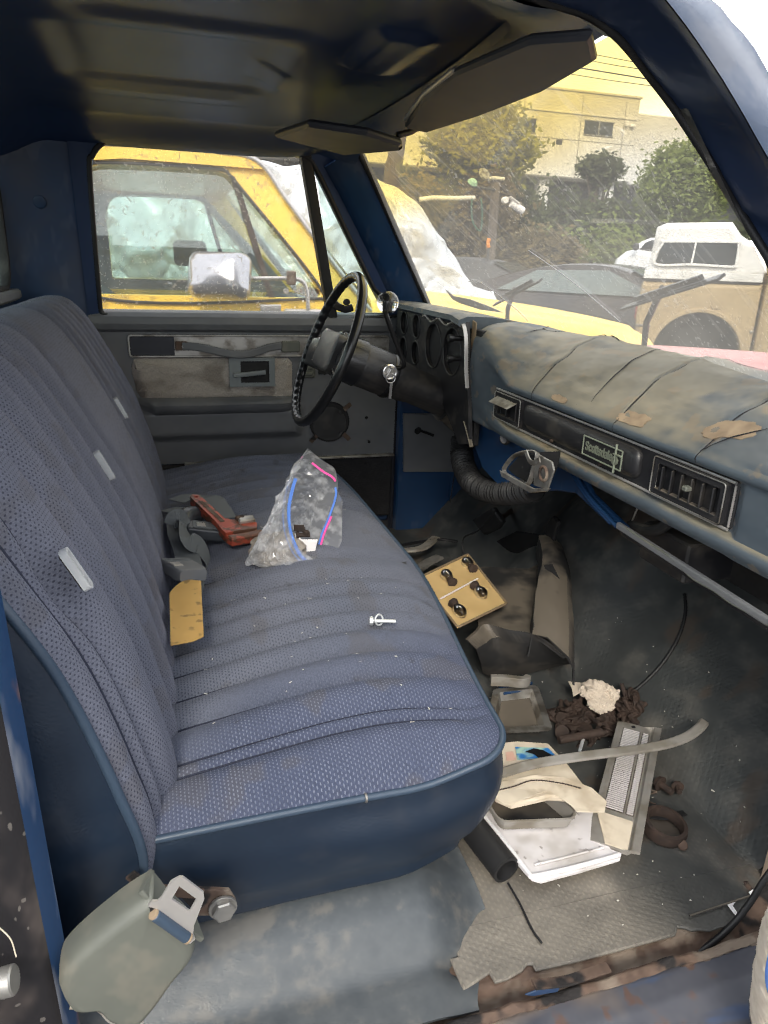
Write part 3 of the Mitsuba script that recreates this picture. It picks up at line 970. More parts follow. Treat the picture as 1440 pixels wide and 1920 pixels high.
# hinge pillar with the black door seal curving down to the sill
seal = spl([(0.6244, -0.86, 0.4996), (0.6602, -0.86, 0.5), (0.6938, -0.86, 0.5137), (0.7264, -0.86, 0.5412), (0.7506, -0.86, 0.5792), (0.7692, -0.86, 0.623)] + [(0.85, -0.86, 0.78), (0.87, -0.85, 1.0), (0.88, -0.83, 1.25)], 60)
obj(TR + '__door_seal', sweep(seal, rrect(0.008, 0.010, 0.004, 3)), 'black_rubber', 40)
hp = loft([[(0.835, -0.80, z), (0.862, -0.865, z), (0.905, -0.93, z), (1.02, -0.93, z), (1.02, -0.80, z)] for z in (0.40, 0.62, 1.27)])
obj(TR + '__hinge_pillar', hp, 'rocker_paint', 25)
obj(TR + '__kick_panel', box((0.93, -0.80, 0.55), (1.10, -0.775, 1.05), 0.005), 'blue_paint')
obj(TR + '__hinge_pillar', box((0.728, 0.803, 0.50), (0.86, 0.93, 1.24), 0.006), 'dark_trim')
obj(TR + '__kick_panel', box((0.738, 0.755, 0.52), (1.10, 0.79, 1.22), 0.005), 'blue_paint')

# striker jamb at the left edge of the picture
jl = interp3([(-0.134, -0.86, 1.165), (-0.1311, -0.86, 1.0118), (-0.1286, -0.86, 0.8612), (-0.1247, -0.86, 0.6679)] + [(-0.121, -0.86, 0.50)], 30)
jl = np.vstack([[(-0.150, -0.845, 1.62)], [(-0.138, -0.87, 1.30)], jl])
ex = lambda dx, dy: jl + A(dx, dy, 0)
obj(TR + '__striker_jamb', loft(np.stack([ex(-0.004, 0.012), ex(0, 0), ex(-0.005, -0.008), ex(-0.012, -0.014)], 1), False, False), 'jamb_paint', 40, label='scratched bright blue door jamb edge')
obj(TR + '__striker_jamb__dark_face', loft(np.stack([ex(-0.012, -0.014), ex(-0.020, -0.022), ex(-0.09, -0.045), ex(-0.14, -0.09), ex(-0.30, -0.10)], 1), False, False), 'black_jamb', 40)
obj(TR + '__striker_jamb__inner_face', loft(np.stack([ex(-0.004, 0.012), ex(-0.05, 0.03), ex(-0.20, 0.06)], 1), False, False), 'blue_paint', 40)
sp = A(-0.184, -0.905, 0.805)
obj(TR + '__striker_bolt', cat(cyl(sp + A(-0.03, 0.0, -0.006), sp + A(0.012, -0.004, 0.0), 0.008, 16), cyl(sp + A(0.012, -0.004, 0.0), sp + A(0.024, -0.005, 0.002), 0.0130, 20)), 'dull_metal', 40)
obj(TR + '__striker_jamb__straw', tube(spl([(-0.168, -0.90, 0.86), (-0.160, -0.902, 0.845), (-0.158, -0.903, 0.825)], 10), 0.0007, 5), 'paper_old', True)


# ------------------------------------------------------------------ driver's door
win = [(-0.150, 1.255), (-0.152, 1.30), (-0.142, 1.600), (-0.130, 1.645), (-0.105, 1.672), (-0.065, 1.683), (0.17, 1.690), (0.36, 1.686), (0.415, 1.675), (0.450, 1.640), (0.545, 1.490), (0.640, 1.340), (0.700, 1.252), (-0.10, 1.242), (-0.135, 1.246)]
outer = [(-0.185, 1.225), (-0.185, 1.735), (0.42, 1.735), (0.50, 1.690), (0.62, 1.500), (0.80, 1.225)]
obj(DOOR + '__window_frame', lean(plate_y(outer, 0.785, 0.835, [win], 0)), 'navy_paint', 20)
ring = np.array([(x, 0.787, z) for x, z in win])
obj(DOOR + '__window_seal', lean(sweep(spl(ring, 140, True), circ(0.007, 8), closed=True)), 'black_rubber', True)
# sliding pane and the quarter light with its divider
obj(DOOR + '__window', lean(plate_y([(-0.16, 1.24), (-0.15, 1.62), (-0.09, 1.69), (0.42, 1.70), (0.502, 1.24)], 0.812, 0.813, b=0)), 'side_glass', label='dusty speckled door window')
obj(DOOR + '__quarter_window', lean(plate_y([(0.525, 1.24), (0.448, 1.66), (0.48, 1.66), (0.72, 1.24)], 0.812, 0.813, b=0)), 'plain_glass')
obj(DOOR + '__window_divider', lean(sweep([(0.412, 0.80, 1.690), (0.520, 0.80, 1.235)], rrect(0.030, 0.036, 0.006, 2), up=(0, 1, 0))), 'black_rubber', 30)
obj(DOOR + '__quarter_window__latch', cat(lean(sweep(spl([(0.5107, 0.775, 1.2943), (0.5309, 0.775, 1.2805), (0.5546, 0.775, 1.2729), (0.5748, 0.775, 1.2795)], 10), rrect(0.022, 0.016, 0.005, 2), up=(0, 1, 0))), lean(cyl([(0.5567, 0.785, 1.2944)][0], [(0.5509, 0.755, 1.2961)][0], 0.010))), 'black_plastic', 30)
labels.pop(DOOR + '__quarter_window__latch', None)

# trim panel: a moulded skin
PX0, PX1 = -0.185, 0.735


def door_fn(u, v):
    X = PX0 + (PX1 - PX0) * u
    zs = np.array([1.262, 1.256, 1.244, 1.225, 1.208, 1.200, 1.15, 1.06, 1.03, 0.98, 0.88, 0.80])
    yy = np.array([0.815, 0.790, 0.776, 0.772, 0.778, 0.792, 0.794, 0.794, 0.794, 0.796, 0.798, 0.800])
    t = np.linspace(0, 1, len(zs))
    Z, Y = np.interp(v, t, zs), np.interp(v, t, yy)
    # the lower bin stands proud behind x = 0.42, with a dark slot at its foot
    b = sm(0.43, 0.39, X) * sm(0.985, 0.965, Z)
    Y = Y - 0.030 * b * (1 - 0.9 * sm(0.895, 0.875, Z))
    return np.stack([X, Y, Z], -1)


dm, _ = surf(door_fn, 100, 120)
obj(DOOR + '__trim_panel', thicken(dm, -0.010), 'grey_plastic', 30)
obj(DOOR + '__shell', box((-0.185, 0.82, 0.55), (0.735, 0.92, 1.235), 0.01), 'blue_paint')
fy = 0.7885
a, b = [(-0.085, 0.79, 1.1904)][0], [(0.7004, 0.79, 1.1264)][0]
x0, x1, z0, z1 = a[0], b[0], b[2] + 0.004, a[2]
w_, h_ = x1 - x0, z1 - z0
fr = rrect(w_, h_, 0.008, 3) + A((x0 + x1) / 2, (z0 + z1) / 2)
obj(DOOR + '__strip_frame', sweep(np.column_stack([fr[:, 0], np.full(len(fr), fy), fr[:, 1]]), rrect(0.006, 0.006, 0.002, 2), closed=True, up=(0, 1, 0)), 'dull_metal', 30)
xm = [(0.0415, 0.79, 1.1587)][0][0]
obj(DOOR + '__strip_recess', box((x0, 0.7915, z0), (xm, 0.7935, z1), 0), 'dark_trim')
obj(DOOR + '__strip_plate', box((xm, 0.7905, z0), (x1, 0.7932, z1), 0), 'dull_metal')
m1 = [(0.0439, 0.785, 1.1746), (0.0787, 0.785, 1.1485)]
obj(DOOR + '__strap_mount', box((m1[0][0], 0.780, m1[1][2]), (m1[1][0], 0.790, m1[0][2]), 0.002), 'rusty')
obj(DOOR + '__strap_mount__screw', cyl([(0.0686, 0.781, 1.1613)][0], [(0.0685, 0.777, 1.1618)][0], 0.006), 'dull_chrome', 40)
st = spl([(0.0641, 0.782, 1.1612), (0.1066, 0.782, 1.1596), (0.1524, 0.782, 1.1503), (0.1989, 0.782, 1.1407), (0.2384, 0.782, 1.139), (0.2786, 0.782, 1.1453), (0.3192, 0.782, 1.158), (0.3682, 0.782, 1.1643)], 40)
st[:, 1] -= 0.018 * np.sin(np.linspace(0, np.pi, 40))
obj(DOOR + '__pull_strap', sweep(st, rrect(0.010, 0.023, 0.004, 3), up=(0, 0, 1)), 'grey_plastic', 30)
m2 = [(0.3553, 0.782, 1.1755), (0.4126, 0.782, 1.1434)]
obj(DOOR + '__strap_mount', box((m2[0][0], 0.772, m2[1][2]), (m2[1][0], 0.790, m2[0][2]), 0.003), 'grey_green')
# velour insert, a soft bulged pad
vp = [(-0.0836, 0.79, 1.0976), (-0.0758, 0.79, 1.1222), (-0.0578, 0.79, 1.1267), (0.1991, 0.79, 1.1255), (0.3774, 0.79, 1.1246), (0.3905, 0.79, 1.1098), (0.3895, 0.79, 0.9967), (0.2758, 0.79, 0.9958), (0.1942, 0.79, 0.9943), (-0.01, 0.79, 0.9956), (-0.0551, 0.79, 1.003), (-0.0743, 0.79, 1.0272)]
pad = [(q[0], q[2]) for q in vp]
cx, cz = np.mean([q[0] for q in pad]), np.mean([q[1] for q in pad])


def pad_mesh(poly, y, bulge, n=7):
    poly = np.array(sg.Polygon(poly).buffer(0.012).buffer(-0.012).segmentize(0.012).exterior.coords)[:-1]
    c = poly.mean(0)
    rings = [np.column_stack([poly[:, 0], np.full(len(poly), y + 0.004), poly[:, 1]])]
    for k in range(n):
        s = k / (n - 1)
        q = inset(ccw(poly), 0.030 * s) if k < n - 1 else inset(ccw(poly), 0.031)
        rings.append(np.column_stack([q[:, 0], np.full(len(q), y - bulge * math.sin(s * math.pi / 2)), q[:, 1]]))
    rings[0] = np.column_stack([ccw(poly)[:, 0], np.full(len(poly), y + 0.004), ccw(poly)[:, 1]])
    return loft(rings)


obj(DOOR + '__velour_insert', pad_mesh(pad, 0.793, 0.013), 'velour', 60, label='stained brown-grey velour door insert')
# inside handle
hb = [(0.1962, 0.775, 1.1275), (0.334, 0.775, 1.0405)]
hx0, hx1, hz0, hz1 = hb[0][0], hb[1][0], hb[1][2], hb[0][2]
hole = [(hx0 + 0.034, hz0 + 0.012), (hx1 - 0.018, hz0 + 0.012), (hx1 - 0.018, hz1 - 0.010), (hx0 + 0.034, hz1 - 0.010)]
obj(DOOR + '__handle_bezel', plate_y([(hx0, hz0), (hx1, hz0), (hx1, hz1), (hx0, hz1)], 0.772, 0.784, [hole]), 'bezel_grey')
obj(DOOR + '__handle_bezel__cup', box((hx0 + 0.031, 0.7755, hz0 + 0.009), (hx1 - 0.015, 0.7775, hz1 - 0.007), 0), 'pit_black')
lv = [(0.2078, 0.768, 1.0759), (0.259, 0.768, 1.0801), (0.3044, 0.768, 1.0845)]
obj(DOOR + '__handle', sweep(lv, rrect(0.012, 0.014, 0.003, 2), up=(0, 0, 1)), 'bezel_grey', 30)
# armrest
ar = [(-0.0577, 0.76, 1.004), (-0.0483, 0.76, 0.9895), (-0.0245, 0.76, 0.965), (0.3453, 0.76, 0.9564), (0.384, 0.76, 0.9739), (0.3909, 0.76, 0.9956)]
arz = [q[2] for q in ar]
top, bot = max(arz), min(arz)
rings = []
for x, s in ((ar[0][0] - 0.01, 0.35), (ar[0][0] + 0.02, 0.75), (ar[2][0], 1), (0.20, 1.0), (ar[3][0], 1), (ar[4][0] + 0.01, 0.7), (ar[5][0] + 0.02, 0.35)):
    d = 0.052 * s
    rings.append([(x, 0.795, top + 0.006), (x, 0.795 - d * 0.7, top + 0.002), (x, 0.795 - d, top - 0.012), (x, 0.795 - d * 0.95, top - 0.03 * s), (x, 0.795 - d * 0.6, bot + 0.004 + 0.012 * (1 - s)), (x, 0.795, bot + 0.012 * (1 - s))])
obj(DOOR + '__armrest', loft(rings), 'grey_plastic', 40)
obj(DOOR + '__armrest__seam', tube(spl([(-0.0065, 0.748, 0.9861), (0.0345, 0.748, 0.9882), (0.1741, 0.748, 0.9864), (0.3355, 0.748, 0.9841)], 12), 0.0015, 5), 'dark_trim', True)
# lock knob, small vent bezel, dark hole
k = [(-0.0801, 0.785, 1.2311)][0]
obj(DOOR + '__lock_knob', cat(cyl(k, A(*k) + A(0, 0, 0.018), 0.003), cyl(A(*k) + A(0, 0, -0.004), A(*k) + A(0, 0, -0.001), 0.010)), 'dull_chrome', 40)
q = [(0.419, 0.79, 1.1097), (0.4613, 0.79, 1.0628)]
obj(DOOR + '__switch_bezel', box((q[0][0], 0.782, q[1][2]), (q[1][0], 0.794, q[0][2]), 0.004), 'grey_green')
for f in (0.3, 0.7):
    zz = q[1][2] + (q[0][2] - q[1][2]) * f
    obj(DOOR + '__switch_bezel__slat', box((q[0][0] + 0.006, 0.776, zz - 0.005), (q[1][0] - 0.008, 0.784, zz + 0.005), 0.002), 'grey_green')
q = [(0.4732, 0.79, 1.1027), (0.5008, 0.79, 1.0724)]
obj(DOOR + '__trim_hole', box((q[0][0], 0.789, q[1][2]), (q[1][0], 0.7925, q[0][2]), 0.004), 'pit_black')
for c in [(0.6354, 0.794, 0.9289), (0.6468, 0.794, 0.8475), (0.6358, 0.794, 0.7743)]:
    obj(DOOR + '__trim_hole', cyl((c[0], 0.790, c[2]), (c[0], 0.796, c[2]), 0.0045, 10), 'pit_black', 40)
# speaker opening with a bare speaker basket and rusty clips
c = [(0.5107, 0.79, 0.9194)][0]
r = 0.066
sp_ = A(c[0], 0.7945, c[2])
obj(DOOR + '__speaker_hole', place(lathe([(r, 0), (r * 0.99, 0.002), (r * 0.86, -0.010), (0.001, -0.012)], 40), sp_ + A(0, -0.004, 0), frame((1, 0, 0), (0, 0, 1))), 'pit_black', 40)
obj(DOOR + '__speaker', rough(place(lathe([(r * 0.84, 0.003), (r * 0.8, 0.002), (r * 0.45, -0.003), (r * 0.3, -0.001), (0.001, 0.001)], 36), sp_ + A(0, -0.002, -0.006), frame((1, 0, 0), (0, 0, 1))), 0.004, 40, 3), 'console_dirty', 40)
for ang in (40, 140 + 85, -42):
    d = A(math.cos(math.radians(ang)), 0, math.sin(math.radians(ang)))
    obj(DOOR + '__speaker_clip', sweep([sp_ + d * r * 0.92 + A(0, -0.008, 0), sp_ + d * (r + 0.024) + A(0, -0.008, 0)], rrect(0.014, 0.003, 0.001, 2), up=(0, 1, 0)), 'rusty')
# bright strip and carpet at the foot of the door
obj(DOOR + '__foot_strip', box((0.05, 0.782, 0.796), (0.735, 0.802, 0.804), 0.002), 'dull_metal')
obj(DOOR + '__foot_carpet', box((-0.185, 0.792, 0.58), (0.733, 0.812, 0.797), 0.008), 'carpet_dark')
for p in ([(-0.0887, 0.8, 1.2371), (-0.0005, 0.8, 1.2455)], [(0.2564, 0.8, 1.2423), (0.722, 0.8, 1.2506)]):
    obj(DOOR + '__belt_weatherstrip', sweep([tuple(A(*q) + A(0, 0.004, 0.003)) for q in p], rrect(0.010, 0.016, 0.003, 2), up=(0, 0, 1)), 'black_rubber', 30)

# left kick panel: grey plate with the hood release
q = [(0.7476, 0.75, 0.9491), (0.9478, 0.75, 0.9437), (0.9985, 0.75, 0.8687), (0.9966, 0.75, 0.769), (0.939, 0.75, 0.7413), (0.7565, 0.75, 0.7508)]
obj(TR + '__kick_panel_001__cover_plate', plate_y([(p[0], p[2]) for p in q], 0.742, 0.756), 'grey_plastic')
c = [(0.8007, 0.74, 0.8944), (0.8527, 0.74, 0.8745)]
obj(TR + '__hood_release', cat(sweep(c, rrect(0.016, 0.008, 0.003, 2), up=(0, 0, 1)), cyl(A(*c[0]), A(*c[0]) + A(-0.012, -0.02, 0), 0.010)), 'smooth_black', 30)


# ------------------------------------------------------------------ dashboard
prof = np.array([(0.972, 1.252), (0.955, 1.264), (0.925, 1.274), (0.885, 1.274), (0.835, 1.260), (0.790, 1.235), (0.752, 1.204), (0.728, 1.182), (0.719, 1.170), (0.722, 1.160), (0.735, 1.156), (0.738, 1.130), (0.738, 1.100), (0.735, 1.083), (0.722, 1.078), (0.717, 1.068), (0.722, 1.056), (0.738, 1.048), (0.775, 1.050)])
pr = spl(np.column_stack([prof, prof[:, 0] * 0]), 150)[:, :2]
prof2 = np.array([(0.972, 1.252), (0.955, 1.264), (0.920, 1.276), (0.880, 1.283), (0.840, 1.287), (0.800, 1.287), (0.768, 1.282), (0.742, 1.270), (0.728, 1.252), (0.722, 1.232), (0.720, 1.210), (0.720, 1.185), (0.720, 1.160), (0.721, 1.130), (0.722, 1.105), (0.724, 1.085), (0.728, 1.068), (0.740, 1.052), (0.775, 1.050)])
pr2 = spl(np.column_stack([prof2, prof2[:, 0] * 0]), 150)[:, :2]


def dash_fn(u, v):
    Y = 0.205 - 1.005 * u
    t = np.linspace(0, 1, len(pr))
    X, Z = np.interp(v, t, pr[:, 0]), np.interp(v, t, pr[:, 1])
    e0 = sm(-0.06, 0.165, Y)
    X, Z = X * (1 - e0) + np.interp(v, t, pr2[:, 0]) * e0, Z * (1 - e0) + np.interp(v, t, pr2[:, 1]) * e0
    k = 1 - (Y / 0.78) ** 2
    X = X + 0.012 * (k - 0.6) * sm(0.80, 0.96, X)
    # no recess at the two ends, which round off
    face = 0.724 + 0.001 * np.cos(Y)
    solid = np.maximum(sm(-0.700, -0.725, Y), sm(0.055, 0.075, Y)) * sm(1.20, 1.16, Z) * sm(1.04, 1.06, Z)
    X = X * (1 - solid) + np.minimum(X, face) * solid
    e = sm(0.175, 0.205, Y)
    X = X + 0.045 * e ** 2 * sm(0.90, 0.72, X)
    # the pad has heaved into shallow waves between its splits
    top = sm(1.16, 1.22, Z)
    n1 = meshkit.fbm(np.stack([X * 9, Y * 9, Z * 9], -1), 4, 11) - 0.5
    n2 = meshkit.fbm(np.stack([X * 40 + Y * 14, Y * 16 - X * 10, Z * 40], -1), 3, 12) - 0.5
    Z = Z + top * (0.012 * n1 + 0.005 * n2)
    X = X + (1 - top) * 0.002 * n1
    for yc, dx in SPLITS:
        d = Y - (yc + dx * (X - 0.72) + 0.016 * (meshkit.noise(np.stack([X * 30, X * 0 + yc * 50, X * 0], -1)) - 0.5))
        Z = Z + top * (0.006 * np.exp(-(d / 0.03) ** 2) - 0.006 * np.exp(-(d / 0.004) ** 2))
    return np.stack([X, Y, Z], -1)


SPLITS = [(-0.14, 0.30), (-0.425, 0.12), (-0.63, -0.12)]
du, dv = 360, 170
dsh, _ = surf(dash_fn, du, dv)
if meshkit.arrays(dsh, True)[2][:, 2].mean() < 0:
    dsh.invert()
obj(DASH + '__pad', dsh, 'dash_vinyl', True, label='dashboard pad faded from blue to tan, with long splits')
dgrid = dash_fn(*np.meshgrid(np.linspace(0, 1, 500), np.linspace(0, 1, 400), indexing='ij'))
dg_flat = dgrid.reshape(-1, 3)
dg_n = meshkit.arrays(dsh, True)[2].reshape(du, dv, 3)


def on_pad(p):
    """nearest point of the pad"""
    return dg_flat[np.argmin(((dg_flat - np.asarray(p)) ** 2).sum(1))]


def pad_uv(y, v):
    u = (0.205 - y) / 1.005
    return dash_fn(np.array([u]), np.array([v]))[0]


# dark splits: narrow slivers lying in the grooves
def sliver(pts, w, key=DASH + '__pad__split'):
    p = spl(np.asarray(pts), 40)
    ww = w * (0.35 + 0.65 * np.sin(np.linspace(0.05, np.pi - 0.05, 40))) * (0.55 + 0.9 * meshkit.noise(np.column_stack([np.linspace(0, 9, 40), np.zeros(40), np.zeros(40)]), int(abs(p[0][1]) * 1e4) % 97))
    obj(key, sweep(p, np.array([(1, 0.25), (0, 0.45), (-1, 0.25), (0, -0.4)]), up=(-0.6, 0, 0.8), scale=ww), 'crack', True)


for yc, dx in SPLITS:
    pts = []
    for v in np.linspace(0.10, 0.50, 26):
        X = np.interp(v, np.linspace(0, 1, len(pr)), pr[:, 0])
        y = yc + dx * (X - 0.72) + 0.016 * (meshkit.noise(np.array([X * 30, yc * 50, 0])) - 0.5)
        pts.append(pad_uv(y, v) + A(-0.0006, 0, 0.0012))
    sliver(pts, 0.0015)
for pts in ([(0.19, 0.10), (0.115, 0.17), (0.085, 0.20), (0.05, 0.15)], [(0.085, 0.20), (0.075, 0.26)], [(-0.26, 0.12), (-0.30, 0.24), (-0.325, 0.36)], [(-0.40, 0.09), (-0.47, 0.10), (-0.55, 0.12), (-0.60, 0.14)],
            [(-0.30, 0.055), (-0.34, 0.08), (-0.40, 0.085)], [(-0.63, 0.40), (-0.66, 0.34), (-0.70, 0.30)], [(-0.05, 0.13), (-0.10, 0.12), (-0.14, 0.14)]):
    sliver([pad_uv(*q) + A(-0.0006, 0, 0.0014) for q in spl(np.array([(a, b, 0) for a, b in pts]), 12)[:, :2]], 0.0013)


# patches where the skin has gone and the foam shows
def patch(y0, v0, L, W, ang, seed, n=26):
    r = np.random.RandomState(seed)
    out = []
    for k in range(n):
        a = 2 * np.pi * k / n
        s = 1 / max(abs(math.cos(a)) ** 4 + abs(math.sin(a)) ** 4, 1e-6) ** 0.25 * (0.86 + 0.28 * r.rand())
        dy, dv_ = L * math.cos(a) * s, W * math.sin(a) * s
        c, s2 = math.cos(ang), math.sin(ang)
        out.append((y0 + dy * c - dv_ * s2, v0 + (dy * s2 + dv_ * c) * 1.9))
    ring = np.array([pad_uv(*q) for q in out])
    c0 = pad_uv(y0, v0)
    n_ = A(-0.5, 0, 0.86)
    rings = [ring + n_ * -0.004, ring + n_ * 0.0012, (ring * 0.5 + c0 * 0.5) + n_ * 0.0006, ring * 0.02 + c0 * 0.98 + n_ * 0.0006]
    obj(DASH + '__pad__foam_patch', loft(rings), 'foam', 30)


patch(-0.235, 0.400, 0.026, 0.010, 0.0, 1)
patch(-0.455, 0.375, 0.036, 0.013, 0.05, 2)
patch(-0.645, 0.330, 0.040, 0.010, 0.2, 3)
for q, L in (((0.195, 0.30), 0.006), ):
    ring = [(0.735, 0.2072, 1.2902), (0.735, 0.1843, 1.2859), (0.735, 0.1792, 1.2426), (0.735, 0.1815, 1.2043), (0.735, 0.1967, 1.1997), (0.735, 0.2074, 1.2395)]
    obj(DASH + '__pad__foam_patch', sheet3([tuple(A(*p) + A(-0.006, 0, 0)) for p in ring], 0.003, 0.001, up=(-1, 0, 0)), 'foam')

# black trim strip: bezel, cover, badge, two air vents
TX = 0.7335


def strip_box(y0, y1, z0, z1, x0, x1, b=0.003):
    return box((x0, y0, z0), (x1, y1, z1), b)


obj(DASH + '__trim_strip', strip_box(0.047, -0.702, 1.084, 1.156, TX - 0.001, 0.745, 0.004), 'black_plastic')
for z in (1.1525, 1.0855):
    obj(DASH + '__bright_strip', sweep([(0.731, 0.046, z), (0.731, -0.700, z)], rrect(0.004, 0.0042, 0.0015, 2), up=(0, 0, 1)), 'dull_chrome', 30)
obj(DASH + '__bright_strip', sweep([(0.7315, 0.046, 1.149), (0.7315, 0.046, 1.089)], rrect(0.003, 0.003, 0.001, 2), up=(1, 0, 0)), 'dull_chrome', 30)
obj(DASH + '__bright_strip', sweep([(0.7315, -0.700, 1.149), (0.7315, -0.700, 1.089)], rrect(0.003, 0.003, 0.001, 2), up=(1, 0, 0)), 'dull_chrome', 30)
# padded cover between the vents
cov = []
for y, s in ((-0.105, 0.55), (-0.112, 0.9), (-0.13, 1), (-0.30, 1), (-0.48, 1), (-0.492, 0.9), (-0.498, 0.55)):
    cov.append([(TX, y, 1.1225 + 0.025 * s), (TX - 0.010 * s, y, 1.1225 + 0.024 * s), (TX - 0.015 * s, y, 1.1225 + 0.010 * s), (TX - 0.015 * s, y, 1.1225 - 0.012 * s), (TX - 0.008 * s, y, 1.1225 - 0.026 * s), (TX, y, 1.1225 - 0.027 * s)])
obj(DASH + '__trim_cover', loft(cov), 'black_plastic', 45)
for y in (-0.235, -0.405):
    obj(DASH + '__trim_cover__screw', cyl((0.7215, y, 1.098), (0.7165, y, 1.098), 0.0035, 12), 'rust_dark', 40)
# badge: script on a dark plate with a bright frame and a small emblem
BX, by0, by1, bz0, bz1 = 0.7175, -0.352, -0.468, 1.104, 1.137
obj(DASH + '__badge', box((BX - 0.002, by0, bz0), (BX + 0.004, by1, bz1), 0.001), 'pit_black')
M('badge_green', (0.38, 0.42, 0.33), 0.32, metallic=0.7)
for (ya, za), (yb, zb) in (((by0, bz1), (by1, bz1)), ((by0, bz0), (by1, bz0)), ((by0, bz0), (by0, bz1)), ((by1, bz0), (by1, bz1))):
    obj(DASH + '__badge__frame', sweep([(BX - 0.003, ya, za), (BX - 0.003, yb, zb)], rrect(0.0025, 0.0025, 0.0008, 2), up=(1, 0, 0)), 'badge_green')
tx = meshkit.text_mesh('Scottsdale', 0.0155, 0.0015, bold=True)
ext = np.ptp(np.asarray(tx.vertices)[:, 0])
tv = np.asarray(tx.vertices)
sc = 0.082 / ext
obj(DASH + '__badge__lettering', tm(np.column_stack([BX - 0.0022 - tv[:, 2], by0 - 0.007 - tv[:, 0] * sc, bz0 + 0.0095 + tv[:, 1]]), tx.faces), 'badge_green')
ey, ez = -0.4515, 1.1205
obj(DASH + '__badge__emblem', cat(box((BX - 0.006, ey - 0.0016, ez - 0.025), (BX - 0.002, ey + 0.0016, ez + 0.025), 0.0008), box((BX - 0.006, ey - 0.017, ez + 0.006), (BX - 0.002, ey + 0.006, ez + 0.009), 0.0008),
    place(trimesh.creation.annulus(0.0045, 0.0078, 0.003, 24), (BX - 0.004, ey, ez - 0.003), frame((0, 1, 0), (0, 0, 1)))), 'badge_green')


def vent(y0, y1, z0, z1, n, vert, tilt=0.0, knob=True):
    w, h = abs(y1 - y0), z1 - z0
    yc, zc = (y0 + y1) / 2, (z0 + z1) / 2
    key = numbered(DASH + '__air_vent')
    rr = rrect(w, h, 0.006, 3) + A(yc, zc)
    ri = rrect(w - 0.022, h - 0.022, 0.003, 3) + A(yc, zc)
    obj(key, plate_x(rr, 0.7245, TX, [ri]), 'black_plastic')
    for k_, (ww, xx) in enumerate(((0.0, 0.7235), (0.017, 0.7262))):
        r2 = rrect(w - ww - 0.003, h - ww - 0.003, 0.005, 3) + A(yc, zc)
        obj(key + '__bead', sweep(np.column_stack([np.full(len(r2), xx), r2]), circ(0.0012, 6), closed=True, up=(1, 0, 0)), 'dull_metal', True)
    obj(key + '__well', box((0.7338, yc - w / 2 + 0.006, zc - h / 2 + 0.006), (0.7342, yc + w / 2 - 0.006, zc + h / 2 - 0.006), 0), 'pit_black')
    for i in range(n):
        if vert:
            y = y0 + (y1 - y0) * (0.15 + 0.7 * i / (n - 1))
            obj(key + '__vane', obox((0.727, y, zc - 0.001), (0.014, 0.0025, h - 0.025), rot((0, 0, 1), 28), 0.0006), 'black_plastic')
    obj(key + '__ledge', box((0.722, yc - w / 2 + 0.012, zc - h / 2 + 0.010), (0.7335, yc + w / 2 - 0.012, zc - h / 2 + 0.0125), 0.0005), 'dull_metal' if False else 'console_dirty')
    if knob:
        obj(key + '__knob', box((0.712, yc - 0.016, zc - 0.001), (0.724, yc - 0.005, zc + 0.007), 0.002), 'grey_green')
    return key


vent(-0.535, -0.692, 1.088, 1.150, 6, True)
kv = vent(0.040, -0.088, 1.088, 1.150, 3, True, knob=False)
obj(kv + '__flap', sheet3([(0.722, 0.022, 1.140), (0.722, -0.072, 1.140), (0.700, -0.070, 1.128), (0.700, 0.020, 1.128)], 0.002, 0.0005), 'dull_metal')
# end of the pad by the gauges: the cut edge, bright bracket and cluster hood
hood = []
for y in np.linspace(0.205, 0.765, 24):
    s = sm(0.205, 0.26, y)
    hood.append([(0.955, y, 1.264), (0.88, y, 1.283), (0.78, y, 1.297 + 0.004 * s), (0.715, y, 1.298 + 0.006 * s), (0.693, y, 1.290 + 0.008 * s), (0.690, y, 1.278 + 0.008 * s), (0.70, y, 1.272 + 0.008 * s), (0.73, y, 1.270), (0.93, y, 1.245)])
obj(DASH + '__cluster_hood', loft(hood), 'dash_vinyl', 40)
obj(DASH + '__cluster_hood__torn_edge', rough(tube(spl([(0.694, y, 1.276 + 0.006 * math.sin(y * 60)) for y in np.linspace(0.22, 0.46, 14)], 60), 0.003, 6), 0.004, 160, 2), 'dull_metal', 40)
# peeled skin standing up by the glass
pk = [(0.9, 0.8313, 1.3358), (0.9, 0.7547, 1.3183), (0.9, 0.6269, 1.3159), (0.9, 0.4916, 1.3049), (0.9, 0.3895, 1.2935), (0.9, 0.5442, 1.2909), (0.9, 0.6988, 1.299), (0.9, 0.7617, 1.3065)]
obj(DASH + '__peeled_skin', sheet3([tuple(A(*p) + A(0, 0, 0.002)) for p in pk], 0.003, 0.001, up=(-1, 0, 0.5)), 'smooth_black')
# gauge panel
cl = lambda y, z: A(0.708 + 0.06 * (1.27 - z) / 0.27 * 0.5, y, z)
gp = [(0.712, 0.7728, 1.2833), (0.712, 0.226, 1.2922), (0.712, 0.1904, 1.2413), (0.712, 0.1388, 1.1019), (0.712, 0.1193, 0.9968), (0.712, 0.1704, 0.9839), (0.712, 0.4542, 1.1066), (0.712, 0.736, 1.0816)]
gouter = [(0.745, 1.285), (0.205, 1.285), (0.160, 1.10), (0.135, 1.00), (0.20, 0.985), (0.32, 1.06), (0.47, 1.10), (0.745, 1.10)]
small = [(0.672, 1.243), (0.560, 1.243), (0.560, 1.168), (0.672, 1.168)]
big = [(0.418, 1.205), (0.282, 1.205)]
holes = [circ(0.033, 28) + A(*c) for c in small] + [circ(0.0595, 36) + A(*c) for c in big]
obj(DASH + '__gauge_panel', plate_x(gouter, 0.712, 0.722, holes), 'black_plastic')
